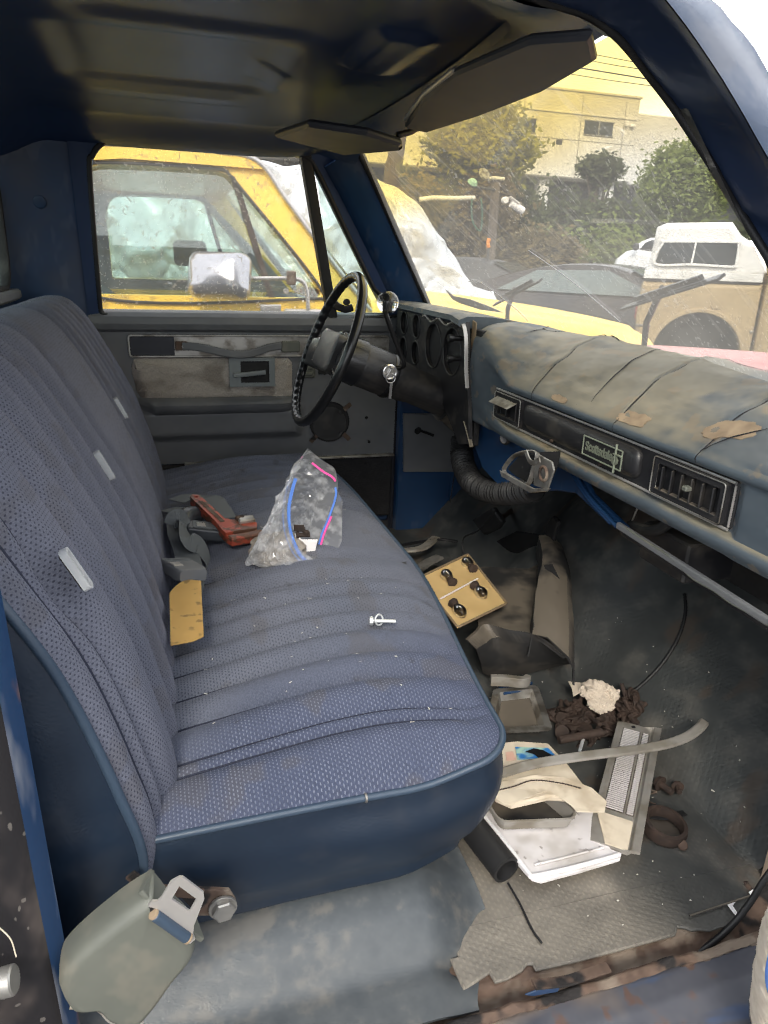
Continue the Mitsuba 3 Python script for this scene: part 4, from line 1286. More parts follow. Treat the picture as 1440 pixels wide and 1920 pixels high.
for c, r_ in [(c, 0.033) for c in small] + [(c, 0.0595) for c in big]:
    o = A(0.722, c[0], c[1])
    g = obj(DASH + '__gauge', place(lathe([(r_, 0.0), (r_ * 0.96, 0.014), (r_ * 0.9, 0.030), (0.001, 0.031)], 36), o, frame((0, 1, 0), (0, 0, 1))), 'pit_black', 40)
    obj(g + '__rim', place(trimesh.creation.torus(r_ * 1.0, 0.0028, 36, 8), o + A(-0.010, 0, 0), frame((0, 1, 0), (0, 0, 1))), 'black_plastic', True)
    obj(g + '__needle', obox(o + A(0.026, 0, 0), (0.002, r_ * 0.9, 0.0025), rot((1, 0, 0), 40)), 'dull_metal')
for z in (1.245, 1.195):
    obj(DASH + '__control_knob', cat(cyl((0.712, 0.225, z), (0.685, 0.225, z), 0.006), cyl((0.690, 0.225, z), (0.676, 0.225, z), 0.010)), 'smooth_black', 40)
obj(DASH + '__bright_bracket', sweep(spl([(0.705, 0.2294, 1.2918), (0.705, 0.1998, 1.2755), (0.705, 0.1807, 1.2424), (0.705, 0.1694, 1.1806), (0.705, 0.1544, 1.1342)], 24), rrect(0.010, 0.003, 0.001, 2), up=(0, 1, 0)), 'dull_chrome', 30)
obj(DASH + '__bright_bracket', sweep(spl([(0.715, 0.1755, 1.048), (0.715, 0.1509, 1.0239), (0.715, 0.1258, 0.995)], 10), rrect(0.010, 0.003, 0.001, 2), up=(0, 1, 0)), 'aged_alloy', 30)
obj(DASH + '__side_gap', box((0.730, 0.150, 0.99), (0.745, 0.215, 1.27), 0.002), 'pit_black')
# painted steel below the pad
ld = [(0.755, 0.2168, 1.0627), (0.755, 0.0711, 1.0694), (0.755, -0.0011, 1.0579), (0.755, -0.1477, 1.0659), (0.755, -0.2743, 1.0626), (0.755, -0.3366, 1.0207), (0.755, -0.451, 0.9937), (0.755, -0.3841, 0.9845), (0.755, -0.2839, 1.0039), (0.755, -0.2098, 0.9859), (0.755, -0.0906, 0.9421), (0.755, 0.0407, 0.9176), (0.755, 0.1361, 0.933), (0.755, 0.1934, 0.9735)]
obj(DASH + '__steel_brace', sheet3(ld, 0.012, 0.003, up=(-1, 0, 0)), 'blue_paint', label='bright blue painted steel brace below the dashboard')
for off in (0.0, 0.018):
    obj(DASH + '__steel_brace__rib', tube(spl([tuple(A(*p) + A(-0.004, off, 0)) for p in [(0.752, -0.2554, 1.064), (0.752, -0.2937, 1.0416), (0.752, -0.3499, 1.0147), (0.752, -0.437, 0.9908)]], 16), 0.004, 6), 'blue_paint', True)
obj(DASH + '__inner_skin', box((0.80, -0.80, 1.02), (0.93, 0.75, 1.235), 0.02), 'pit_black')
ub = [(0.745, -0.4457, 0.9975), (0.745, -0.6109, 0.9925), (0.745, -0.7853, 0.9868)] + [(0.745, -0.82, 1.000)]
obj(DASH + '__lower_rail', sweep(ub, rrect(0.010, 0.012, 0.003, 3), up=(0, 0, 1)), 'grey_plastic', 30)
obj(DASH + '__lower_rail__lip', sweep([tuple(A(*q) + A(0.008, 0, -0.010)) for q in ub], rrect(0.006, 0.014, 0.002, 2), up=(0, 0, 1)), 'black_plastic', 30)
obj(DASH + '__loose_wire', tube(spl([tuple(A(*q) + A(0, 0, 0)) for q in [(0.742, -0.4722, 1.0026), (0.742, -0.5101, 0.9996), (0.742, -0.5792, 0.9975), (0.742, -0.6124, 0.9916), (0.742, -0.6442, 0.9853), (0.742, -0.6892, 0.9862), (0.742, -0.7217, 0.9834), (0.742, -0.761, 0.985), (0.742, -0.7893, 0.9837)]], 40), 0.0022, 6), 'grey_green', True)
obj(DASH + '__lower_box', box((0.80, -0.56, 0.93), (0.90, -0.44, 1.0), 0.004), 'black_plastic')
obj(DASH + '__glovebox_wire', tube(spl([(0.79, -0.3503, 1.0334), (0.79, -0.3842, 1.0459), (0.79, -0.4166, 1.0441), (0.79, -0.4312, 1.029), (0.79, -0.4258, 1.007), (0.79, -0.4205, 0.9899)], 24), 0.0020, 6), 'aged_alloy', True)
obj(DASH + '__glovebox_hose', tube(spl([(0.79, -0.4188, 0.9841), (0.79, -0.4677, 0.9922), (0.79, -0.4996, 1.0091), (0.79, -0.519, 1.0304), (0.79, -0.5276, 1.0493)], 20), 0.010, 8), 'console_dirty', True)
# ashtray pulled out of the brace
AT = [(0.66, -0.151, 1.0172), (0.66, -0.272, 1.0199), (0.66, -0.3413, 1.0413), (0.66, -0.3474, 1.0833), (0.66, -0.3135, 1.0962), (0.66, -0.257, 1.0898), (0.66, -0.2037, 1.0675)]
c = np.mean(np.array(AT), 0)
tin = [(0.655, -0.1721, 1.0258), (0.655, -0.218, 1.0682), (0.655, -0.295, 1.0936), (0.655, -0.2899, 1.0593), (0.655, -0.2718, 1.0244), (0.655, -0.209, 1.0219)]
obj(DASH + '__ashtray', sweep(spl([tuple(A(*q)) for q in tin], 40, True), rrect(0.003, 0.010, 0.001, 2), closed=True, up=(-0.8, 0, 0.4)), 'dull_metal', 30)
obj(DASH + '__ashtray__cup', sheet3([tuple(A(*q) + A(0.004, 0, 0)) for q in tin], 0.050, 0.004, up=(-1, 0, 0.3)), 'pit_black')
obj(DASH + '__ashtray__front', sheet3([(0.645, -0.171, 1.0237), (0.645, -0.315, 1.03), (0.645, -0.3707, 1.0473), (0.645, -0.3611, 1.0384), (0.645, -0.301, 1.0172), (0.645, -0.1829, 1.0136)], 0.004, 0.001, up=(-1, 0, 0)), 'dull_metal')
obj(DASH + '__ashtray__snuffer', sweep(spl([(0.64, -0.2817, 1.0929), (0.64, -0.297, 1.0805), (0.64, -0.3138, 1.079), (0.64, -0.3353, 1.0909)], 12), rrect(0.010, 0.003, 0.001, 2), up=(-1, 0, 0)), 'dull_metal', 30)
c2 = A(*[(0.648, -0.3491, 1.0685)][0])
obj(DASH + '__ashtray__lighter_hole', place(trimesh.creation.torus(0.0125, 0.003, 24, 8), c2 + A(-0.006, 0, 0), frame((0, 1, 0), (0, 0, 1))), 'rusty', True)
obj(DASH + '__ashtray__end_plate', sheet3([(0.655, -0.2871, 1.0916), (0.655, -0.3509, 1.0905), (0.655, -0.3613, 1.0776), (0.655, -0.3472, 1.0374), (0.655, -0.2963, 1.0298)], 0.004, 0.001, up=(-1, 0, 0)), 'dull_metal')
obj(DASH + '__lighter_socket', cat(cyl([(0.735, -0.0111, 1.0486)][0], [(0.75, 0.0181, 1.041)][0], 0.014), place(trimesh.creation.torus(0.013, 0.003, 20, 8), [(0.735, -0.0111, 1.0486)][0], frame((0, 1, 0), (0, 0, 1)))), 'black_plastic', 40)


# ------------------------------------------------------------------ steering wheel and column, hose, pedals
WC = A(0.406, 0.37, 1.200)
AX = unit(A(0.926, 0, -0.378))          # down the column
UPW = unit(A(0.378, 0, 0.926))          # up in the wheel's plane
SID = A(0, 1.0, 0)
Rw = 0.193
wp = lambda a, r, d=0.0: WC + UPW * (r * math.cos(a)) + SID * (r * math.sin(a)) + AX * d
rim = np.array([wp(a, Rw) for a in np.linspace(0, 2 * np.pi, 144, endpoint=False)])
th = np.arange(12) * 2 * np.pi / 12
rings = []
for i, a in enumerate(np.linspace(0, 2 * np.pi, 240, endpoint=False)):
    c = wp(a, Rw)
    er = UPW * math.cos(a) + SID * math.sin(a)
    notch = 1 - 0.10 * (0.5 + 0.5 * math.cos(a * 46)) ** 2
    ring = []
    for t in th:
        inner = max(0, -math.cos(t))
        rr_ = 0.0125 * (1 - 0.30 * inner * (0.5 + 0.5 * math.cos(a * 46)))
        ring.append(c + er * rr_ * math.cos(t) + AX * rr_ * math.sin(t))
    rings.append(ring)
obj(WHEEL + '__rim', loft(rings, True, False, True), 'smooth_black', True)


def spoke(s):
    q = []
    for t, w, d, th_ in ((0.0, 0.110, 0.030, 0.022), (0.25, 0.110, 0.027, 0.024), (0.55, 0.098, 0.018, 0.022), (0.85, 0.080, 0.006, 0.016), (1.0, 0.086, 0.0, 0.012)):
        y = s * (0.01 + t * (Rw - 0.012))
        c = WC + SID * y + UPW * (-0.035 * t + 0.006) + AX * d
        q.append([c + UPW * a * w / 2 + AX * b * th_ / 2 for a, b in ((1, -0.4), (0.8, -1), (-0.8, -1), (-1, -0.4), (-0.9, 1), (0.9, 1))])
    return loft(q)


for s in (1, -1):
    k = obj(WHEEL + '__spoke', spoke(s), 'smooth_black', 40)
    obj(k + '__slot', obox(WC + SID * s * 0.10 + UPW * -0.006 + AX * 0.010, (0.006, 0.060, 0.022), np.stack([AX, SID, UPW], 1), 0.002), 'pit_black')
    obj(k + '__bright_edge', tube([WC + SID * s * y + UPW * (-0.035 * y / Rw - 0.020) + AX * (0.016 * (1 - y / Rw)) for y in (0.05, 0.10, 0.16)], 0.0018, 6), 'dull_metal', True)
col = np.stack([UPW, SID, AX], 1)
obj(WHEEL + '__hub', place(lathe([(0.001, -0.012), (0.046, -0.010), (0.054, 0.0), (0.060, 0.04), (0.062, 0.075), (0.001, 0.076)], 32), WC + AX * 0.016, col), 'smooth_black', 40)
hp_ = []
for s, z in ((0.88, -0.022), (1.0, -0.016), (1.0, 0.012)):
    hp_.append(np.column_stack([rrect(0.100 * s, 0.17 * s, 0.02, 4), np.full(20, z)]))
obj(WHEEL + '__horn_pad', place(loft(hp_), WC + AX * 0.012, col), 'black_plastic', 35)
COL = TR + '__steering_column'
obj(COL, place(lathe([(0.001, 0.088), (0.054, 0.090), (0.058, 0.098), (0.057, 0.19), (0.053, 0.20), (0.051, 0.23), (0.047, 0.25), (0.048, 0.36), (0.047, 0.50), (0.001, 0.50)], 32), WC, col), 'black_plastic', 35, label='dusty black steering column')
obj(COL + '__ring', place(lathe([(0.0585, 0.172), (0.0600, 0.176), (0.0600, 0.184), (0.0585, 0.188)], 32), WC, col), 'smooth_black', 40)
obj(COL + '__boot', rough(place(lathe([(0.062, 0.355), (0.060, 0.375), (0.066, 0.40), (0.082, 0.46), (0.090, 0.50)], 28), WC, col), 0.008, 18, 5), 'console_dirty', 40)
ks = WC + AX * 0.155 - SID * 0.056 + UPW * 0.012
obj(COL + '__ignition_lock', cat(cyl(ks + SID * 0.01, ks - SID * 0.012, 0.018, 24), place(trimesh.creation.torus(0.0165, 0.0035, 24, 8), ks - SID * 0.013, frame((1, 0, 0), (0, 0, 1)))), 'chrome', 40)
obj(COL + '__ignition_lock__wing', cat(obox(ks - SID * 0.018, (0.006, 0.012, 0.030), rot((0, 1, 0), 30), 0.002), obox(ks - SID * 0.018 + A(0.004, 0, 0.012), (0.012, 0.006, 0.006), None, 0.002)), 'dull_chrome')
key = thing('key', 'silver key hanging from the ignition lock on the steering column', 'key')
kp = ks - SID * 0.020
obj(key + '__blade', cat(obox(kp + A(0.001, -0.002, -0.045), (0.0075, 0.002, 0.042), rot((0, 1, 0), 4), 0.0006)), 'chrome')
obj(key + '__ring', place(trimesh.creation.torus(0.012, 0.0016, 24, 8), kp + A(0, -0.001, -0.014), frame((1, 0, 0), (0, 0, 1))), 'chrome', True)
# gear lever with a clear ball knob
base, tip = A(*[(0.5899, 0.3, 1.1694)][0]), A(*[(0.5324, 0.28, 1.2947)][0])
obj(COL + '__gear_lever', tube(spl([base + A(-0.012, 0.03, -0.012), base, base * 0.75 + tip * 0.25 + A(0.002, 0, 0), tip * 0.6 + base * 0.4, tip, tip + A(-0.002, 0, 0.012)], 30), 0.0062, 10), 'smooth_black', True)
kb = A(*[(0.5354, 0.28, 1.3234)][0])
ball = trimesh.creation.icosphere(3, 0.0265)
ball.apply_translation(kb)
obj(COL + '__gear_lever__knob', ball, 'clear_glass', True, label='clear glass ball shift knob')
obj(COL + '__gear_lever__knob_core', cat(cyl(kb + A(0, 0, -0.022), kb + A(0, 0, 0.004), 0.0085), cyl(kb + A(0, 0, 0.004), kb + A(0, 0, 0.016), 0.006)), 'pit_black', 40)
sb = WC + AX * 0.13 + SID * 0.05
obj(COL + '__turn_signal_lever', tube([sb, sb + SID * 0.07 + UPW * -0.03, sb + SID * 0.12 + UPW * -0.055], 0.005, 8), 'smooth_black', True)

# corrugated air hose under the dash
hs = spl([(0.79, 0.3516, 0.9624), (0.79, 0.351, 0.9167)] + [(0.775, 0.2878, 0.8888), (0.775, 0.2189, 0.8672), (0.775, 0.1062, 0.8822), (0.775, -0.004, 0.9171), (0.775, -0.0924, 0.9551)], 150)
obj(TR + '__air_hose', tube(hs, 0.030, 16, scale=1 + 0.09 * np.sign(np.sin(np.linspace(0, 44 * 2 * np.pi, 150)))), 'black_rubber', 30, label='black corrugated air hose under the dash')
# pedals
pd = sheet3([(0.86, 0.4035, 0.6936), (0.86, 0.2769, 0.7757), (0.86, 0.2119, 0.7578), (0.86, 0.2393, 0.7258), (0.86, 0.3159, 0.679)], 0.018, 0.004, up=(-1, 0, 0.3))
k = obj(TR + '__brake_pedal', pd, 'black_rubber', 30)
obj(k + '__arm', tube([[(0.87, 0.2801, 0.7372)][0], [(0.93, 0.3329, 0.7254)][0], [(1.02, 0.4491, 0.7008)][0]], 0.007, 8), 'rust_dark', True)
pd = sheet3([(0.9, 0.0521, 0.8026), (0.9, 0.0224, 0.8375), (0.9, -0.0044, 0.8331), (0.9, 0.009, 0.7775), (0.9, 0.0448, 0.7693)], 0.012, 0.003, up=(-1, 0, 0.3))
obj(TR + '__gas_pedal', pd, 'black_rubber', 30)
obj(TR + '__pedal_wire', tube(spl([(0.84, 0.2108, 0.7951), (0.84, 0.2531, 0.7491), (0.84, 0.3118, 0.6954), (0.84, 0.4035, 0.6385), (0.84, 0.4047, 0.5997), (0.84, 0.3849, 0.5816)], 24), 0.0025, 6), 'black_rubber', True)
obj(TR + '__hanging_wire', tube(spl([(0.8, 0.4138, 0.8436), (0.8, 0.4253, 0.791), (0.8, 0.4339, 0.7432)], 10), 0.0016, 6), 'black_rubber', True)


# ------------------------------------------------------------------ bench seat
YN, YF = -0.755, 0.735
RIBS = [-0.677, -0.655, -0.588, -0.520, -0.455, -0.392, -0.330, -0.277, -0.253, -0.165, 0.130, 0.158, 0.235, 0.305, 0.375, 0.440, 0.505, 0.570, 0.632, 0.660]


def puff(Y, edges, depth):
    """padded rolls between the seams: 0 on the crests, -depth in the seams"""
    e = np.array(sorted(edges))
    i = np.clip(np.searchsorted(e, Y) - 1, 0, len(e) - 2)
    g = (e[i + 1] - e[i])
    d = np.minimum(np.abs(Y - e[i]), np.abs(e[i + 1] - Y))
    s = np.clip(d / np.minimum(g / 2, 0.034), 0, 1)
    return -depth * (1 - np.clip(g / 0.05, 0.35, 1) * np.sin(np.pi / 2 * s) ** 0.85)


def seam_steps(edges, lo, hi, n=16):
    """stations across the seat, closer together at the seams"""
    e = [lo] + [q for q in sorted(edges) if lo < q < hi] + [hi]
    out = []
    for a, b in zip(e[:-1], e[1:]):
        k = max(8, int(n * min(1.0, (b - a) / 0.06) * (1.0 if b - a < 0.09 else (b - a) / 0.07)))
        out.append(a + (b - a) * (1 - np.cos(np.linspace(0, np.pi, k, endpoint=False))) / 2)
    return np.concatenate(out + [[hi]])


def ribs(Y):
    return puff(Y, [-2.0] + RIBS + [2.0], 0.0225)


def front_x(Y):
    c = np.clip(np.minimum(Y - YN, YF - Y), 0, 0.06) / 0.06
    return 0.408 + 0.072 * sm(-0.80, -0.10, Y) - 0.02 * sm(0.3, 0.74, Y) - 0.052 * (1 - np.sqrt(np.clip(1 - (1 - c) ** 2, 0, 1)))


def pipe_z(X):
    return 0.790 + 0.034 * sm(0.26, 0.42, X) + 0.003 * np.sin(9 * X)


def cushion_top(X, Y):
    fx = front_x(Y)
    e = np.minimum(np.minimum(Y - YN, YF - Y), fx - X)
    e = np.maximum(e, 0)
    zc = 0.812 + 0.064 * np.sin(np.pi / 2 * np.clip((X + 0.06) / 0.36, 0, 1)) ** 1.2
    e2 = np.maximum(fx - X, 0)
    ends = np.maximum(np.minimum(Y - YN, YF - Y), 0)
    z = pipe_z(X) + (zc - pipe_z(X)) * (1 - np.exp(-ends / 0.040)) * (1 - np.exp(-e2 / 0.060))
    return z + ribs(Y) * sm(0.0, 0.05, e) * (0.6 + 0.4 * sm(-0.05, 0.15, X)) + 0.006 * sm(0, 0.05, e) * (meshkit.fbm(np.stack([X * 6, Y * 6, X * 0], -1), 3, 21) - 0.5)


def cushion_fn(y0, y1):
    def fn(u, v):
        Y = y0 + (y1 - y0) * v
        fx = front_x(Y)
        X = -0.065 + (fx + 0.065) * u
        return np.stack([X, Y, cushion_top(X, Y)], -1)
    return fn


def cushion_part(y0, y1, mat, nv, label=None):
    vs = (seam_steps(RIBS, y0, y1) - y0) / (y1 - y0)
    nv = len(vs)
    m, uv = surf(cushion_fn(y0, y1), 150, nv, vs=vs)
    p = np.asarray(m.vertices)
    g = p.reshape(150, nv, 3)
    s = np.concatenate([np.zeros((1, nv)), np.cumsum(np.linalg.norm(np.diff(g, axis=0), axis=2), 0)]).ravel()
    if meshkit.arrays(m, True)[2][:, 2].mean() < 0:
        m.invert()
    obj(SEAT + '__cushion', m, mat, True, uv=np.column_stack([p[:, 1], s]), label=label)


cushion_part(YN, YF, 'seat_cloth_flat', 520)
xs = np.linspace(-0.03, 1, 50)
for y in RIBS:
    if y == -0.165:
        continue
    x = -0.03 + (float(front_x(np.array(y))) - 0.045 + 0.03) * np.linspace(0, 1, 50)
    obj(SEAT + '__rib_seam', tube(np.column_stack([x, np.full(50, y), cushion_top(x, np.full(50, y)) + 0.0018]), 0.0016, 6), 'rib_seam', True)
# piping round the cushion and the vinyl skirt under it
per = [(-0.05, YN)] + [(x, YN) for x in np.linspace(-0.02, float(front_x(np.array(YN))) - 0.012, 14)]
for y in list(YN + 0.06 * (1 - np.cos(np.linspace(0.12, 1.5, 9)))) + list(np.linspace(YN + 0.07, YF - 0.07, 40)) + list(YF - 0.06 * (1 - np.cos(np.linspace(1.5, 0.12, 9)))):
    per.append((float(front_x(np.array(y))) + 0.001, y))
per += [(x, YF) for x in np.linspace(float(front_x(np.array(YF))) - 0.01, -0.05, 10)]
per = np.array(per)
pz_ = pipe_z(per[:, 0])
pip = np.column_stack([per, pz_])
pip = spl(pip, 220)
obj(SEAT + '__piping', tube(pip, 0.0048, 10), 'piping', True)
sk_rings = []
cent = np.array([0.2, 0.0])
for k, (dz, shr, bul) in enumerate(((0.004, 0.0, 0), (-0.02, 0.002, 0.006), (-0.06, 0.004, 0.012), (-0.11, 0.010, 0.008), (-0.150, 0.022, 0), (-0.178, 0.034, 0), (-0.185, 0.07, 0))):
    t = np.gradient(pip[:, :2], axis=0)
    t = unit(t)
    nrm = np.stack([t[:, 1], -t[:, 0]], 1)
    q = pip.copy()
    wob = 0.016 * (meshkit.fbm(np.column_stack([pip[:, 0] * 6 + k * 0.35, pip[:, 1] * 6, np.full(len(pip), k * 0.55)]), 4, 31) - 0.5) * (k < 6)
    front = sm(0.25, 0.42, pip[:, 0])
    q[:, :2] += nrm * (bul - shr * (1 + 0.9 * front) + wob * (k > 0))[:, None]
    q[:, 2] = pip[:, 2] + dz * (1 + 0.10 * front)
    sk_rings.append(q)
sk_g = np.array(sk_rings)
sk_f = np.stack([spl(sk_g[:, i], 40) for i in range(sk_g.shape[1])], 1)
skm = tm(sk_f.reshape(-1, 3), grid_faces(*sk_f.shape[:2]))
obj(SEAT + '__skirt', skm, 'navy_vinyl', True, label='glossy navy vinyl skirt of the seat cushion')
obj(SEAT + '__piping__joint', tube([pip[60] + A(-0.006, 0, 0), pip[60] + A(0.006, 0, 0.001)], 0.0056, 10) if False else cyl(A(0.205, YN, float(pipe_z(0.205))), A(0.208, YN, float(pipe_z(0.208))), 0.0062), 'dull_metal', 40)
# seam across the middle
yv = -0.165
xs = np.linspace(-0.03, 0.455, 40)
obj(SEAT + '__seam', tube(np.column_stack([xs, np.full(40, yv), cushion_top(xs, np.full(40, yv)) + 0.0035]), 0.0035, 8), 'black_rubber', True)

# ---- backrest
bz = np.array([0.56, 0.66, 0.778, 0.893, 1.035, 1.14, 1.215, 1.262, 1.293, 1.308, 1.312, 1.302, 1.285])
bx = np.array([-0.085, -0.045, -0.008, -0.024, -0.064, -0.110, -0.148, -0.176, -0.203, -0.228, -0.262, -0.300, -0.325])
bp_ = spl(np.column_stack([bx, bz, bz * 0]), 220)[:, :2]
bs = np.concatenate([[0], np.cumsum(np.linalg.norm(np.diff(bp_, axis=0), axis=1))])
bt = unit(np.gradient(bp_, axis=0))
bn = np.stack([bt[:, 1], -bt[:, 0]], 1)
BYN, BYF = -0.775, 0.735
RIBB = [-0.735, -0.712, -0.625, -0.545, -0.460, -0.375, -0.295, -0.268, -0.165, 0.150, 0.205, 0.232, 0.31, 0.385, 0.455, 0.525, 0.595, 0.660, 0.682]


def back_fn(u, v):
    i = u * (len(bp_) - 1)
    X, Z = np.interp(i, np.arange(len(bp_)), bp_[:, 0]), np.interp(i, np.arange(len(bp_)), bp_[:, 1])
    nx, nz = np.interp(i, np.arange(len(bp_)), bn[:, 0]), np.interp(i, np.arange(len(bp_)), bn[:, 1])
    Y = BYN + (BYF - BYN) * v
    d = np.min(np.abs(Y[..., None] - np.array(RIBB)), -1)
    e = np.minimum(Y - BYN, BYF - Y)
    h = puff(Y, [-2.0] + RIBB + [2.0], 0.0175) * sm(0.0, 0.12, u) - 0.050 * np.exp(-np.maximum(e, 0) / 0.045) * (0.75 + 0.25 * sm(0, 0.3, u))
    h = h + 0.008 * (meshkit.fbm(np.stack([Z * 5, Y * 5, Z * 0], -1), 3, 22) - 0.5)
    for sy in (-0.712, -0.295, 0.205):                     # the cloth dips round the bright slots
        h = h - 0.012 * np.exp(-(((Y - sy) / 0.018) ** 2 + ((Z - 1.10) / 0.045) ** 2))
    Z2 = Z + nz * h - 0.035 * np.exp(-np.maximum(e, 0) / 0.09) * sm(0.75, 0.95, u)
    return np.stack([X + nx * h, Y, Z2], -1)


nu, nv = 170, 480
vs = (seam_steps(RIBB, BYN, BYF) - BYN) / (BYF - BYN)
nv = len(vs)
bm_, _ = surf(back_fn, nu, nv, vs=vs)
p = np.asarray(bm_.vertices)
uu = np.meshgrid(np.linspace(0, 1, nu), np.linspace(0, 1, nv), indexing='ij')[0].ravel()
if meshkit.arrays(bm_, True)[2][:, 0].mean() < 0:
    bm_.invert()
obj(SEAT + '__backrest', bm_, 'seat_cloth', True, uv=np.column_stack([p[:, 1], np.interp(uu, np.linspace(0, 1, len(bs)), bs)]))
for y in RIBB:
    q = back_fn(np.linspace(0.08, 0.97, 60), np.full(60, (y - BYN) / (BYF - BYN)))
    obj(SEAT + '__rib_seam', tube(q + A(0.0016, 0, 0.0003), 0.0017, 6), 'rib_seam', True)
edge_n = back_fn(np.linspace(0.03, 1, 120), np.zeros(120))
obj(SEAT + '__backrest__piping', tube(edge_n + A(-0.002, -0.003, 0), 0.0055, 10), 'piping', True)
# vinyl end of the backrest
rear = np.column_stack([np.linspace(-0.20, -0.335, 120), np.full(120, BYN + 0.02), np.linspace(0.655, 1.24, 120)])
vx = []
for t in np.linspace(0, 1, 14):
    q = edge_n * (1 - t) + rear * t
    q[:, 1] = BYN - 0.004 - 0.020 * np.sin(np.pi * t) + 0.05 * t ** 3 + 0.016 * (meshkit.fbm(np.column_stack([q[:, 0] * 5, q[:, 2] * 8 + q[:, 0] * 6, np.full(120, 3.0)]), 3, 41) - 0.5) * math.sin(math.pi * t)
    vx.append(q)
vm = tm(np.array(vx).reshape(-1, 3), grid_faces(14, 120))
obj(SEAT + '__backrest_end', vm, 'navy_vinyl', True, label='glossy navy vinyl end of the backrest')
bot = np.array([edge_n[0] * (1 - t) + rear[0] * t + A(0, -0.012 * math.sin(math.pi * t), -0.01) for t in np.linspace(0, 1, 12)])
obj(SEAT + '__backrest_end__hem', tube(bot, 0.008, 8), 'navy_vinyl', True)
obj(SEAT + '__backrest_end__underside', loft([bot + A(0, 0.004, 0), bot + A(0, 0.10, 0.01)], False, False), 'pit_black')
# three bright slots
for y0, z0, tw in ((-0.712, 1.112, 0.0), (-0.295, 1.106, 0.0), (0.205, 1.096, 0.0)):
    i0, i1 = (np.argmin(np.abs(bp_[:, 1] - z)) for z in (z0 - 0.024, z0 + 0.024))
    d = unit(A(bp_[i1, 0] - bp_[i0, 0], 0, bp_[i1, 1] - bp_[i0, 1]))
    nn = A(d[2], 0, -d[0])
    c = A((bp_[i0, 0] + bp_[i1, 0]) / 2, y0, z0) - nn * 0.003
    Rm = np.stack([d, A(0, 1, 0), np.cross(d, A(0, 1, 0))], 1)
    if (Rm[:, 2] @ nn) < 0:
        Rm[:, 1:] *= -1
    k = obj(SEAT + '__belt_slot', place(prism(rrect(0.050, 0.0150, 0.005, 4), 0.008, 0.0012, [rrect(0.043, 0.0095, 0.003, 3)]), c - nn * 0.002, Rm), 'zinc', 30)
    obj(k + '__tongue', place(box((-0.0215, -0.0048, -0.004), (0.0215, 0.0048, 0.0005), 0.0004), c, Rm), 'pit_black')
    obj(k + '__tongue', place(box((-0.016, 0.0010, -0.003), (0.012, 0.0034, 0.001), 0.0006), c + nn * 0.002, Rm), 'white_plastic')
# hinge arm and bolt at the near end
hb_ = spl([(-0.0677, -0.8, 0.7903), (-0.0588, -0.8, 0.779), (-0.0444, -0.8, 0.7659), (-0.0227, -0.8, 0.7537), (0.0054, -0.8, 0.7425)], 24)
obj(SEAT + '__hinge', sweep(hb_, rrect(0.004, 0.012, 0.001, 2), up=(0, 0, 1)), 'rusty', 30, label='rusty seat hinge arm with a hex bolt')
br = [(-0.0233, -0.785, 0.7373), (0.0012, -0.785, 0.7343), (0.0355, -0.785, 0.723), (0.0428, -0.785, 0.7046), (0.0355, -0.785, 0.6886), (0.0189, -0.785, 0.6886), (-0.0008, -0.785, 0.6945)]
obj(SEAT + '__hinge__plate', sheet3(br, 0.006, 0.001, up=(0, -1, 0)), 'rusty')
c = A(*[(0.0271, -0.788, 0.7026)][0])
obj(SEAT + '__hinge__bolt', cat(hexhead(c, (0.12, -1, 0.1), 0.0135, 0.010), cyl(c + A(0, 0.002, 0), c + A(0, -0.002, 0), 0.0165, 20)), 'dull_metal', 25)
c = A(*[(-0.1223, -0.745, 0.7153)][0])
obj(SEAT + '__recline_pin', cat(cyl(c, c + A(-0.006, 0.06, 0.012), 0.012), cyl(c + A(0, -0.004, 0), c + A(0, 0.004, 0), 0.015)), 'dull_metal', 40)


# ------------------------------------------------------------------ things lying on the seat
def seat_z(x, y):
    return float(cushion_top(np.array(x, float), np.array(y, float)))


# clear zip bag of dirty small parts, standing open towards the passenger's side
def film(name, rgb, haze):
    scene[name] = {'type': 'blendbsdf', 'weight': proc(haze),
                   'a': {'type': 'thindielectric', 'int_ior': 1.45},
                   'b': {'type': 'principledthin', 'base_color': {'type': 'rgb', 'value': list(rgb)}, 'roughness': 0.35, 'diff_trans': 1.0, 'spec_trans': 0.0}}


film('bag_film', (0.86, 0.87, 0.89), lambda p, n, uv: 0.17 + 0.33 * smoothstep(0.42, 0.75, fbm(p.x * 55, p.y * 55, p.z * 55, 3)))
M('bag_blue', (0.10, 0.22, 0.62), 0.35)
M('bag_pink', (0.80, 0.10, 0.36), 0.35)
bag = thing('plastic_bag', 'clear zip bag of dirty small parts standing open on the seat', 'plastic bag')
yb = -0.165
front_edge = [(0.2469, -0.185, 1.0778), (0.2258, -0.185, 1.0392), (0.2156, -0.185, 1.0056), (0.2103, -0.185, 0.9745), (0.2119, -0.185, 0.9371), (0.2208, -0.185, 0.9037), (0.235, -0.185, 0.876), (0.2601, -0.185, 0.8534)]
back_edge = [(0.2596, -0.12, 1.0601), (0.2903, -0.12, 1.034), (0.3129, -0.12, 1.0176), (0.3186, -0.12, 0.993), (0.3199, -0.12, 0.9728), (0.3083, -0.12, 0.9341), (0.291, -0.12, 0.8894), (0.2758, -0.12, 0.8238)]
fe, be = spl(front_edge, 26), spl(back_edge, 26)
loop0 = np.vstack([fe, be[::-1][1:-1]])
base_c = A(0.195, -0.10, 0.880)


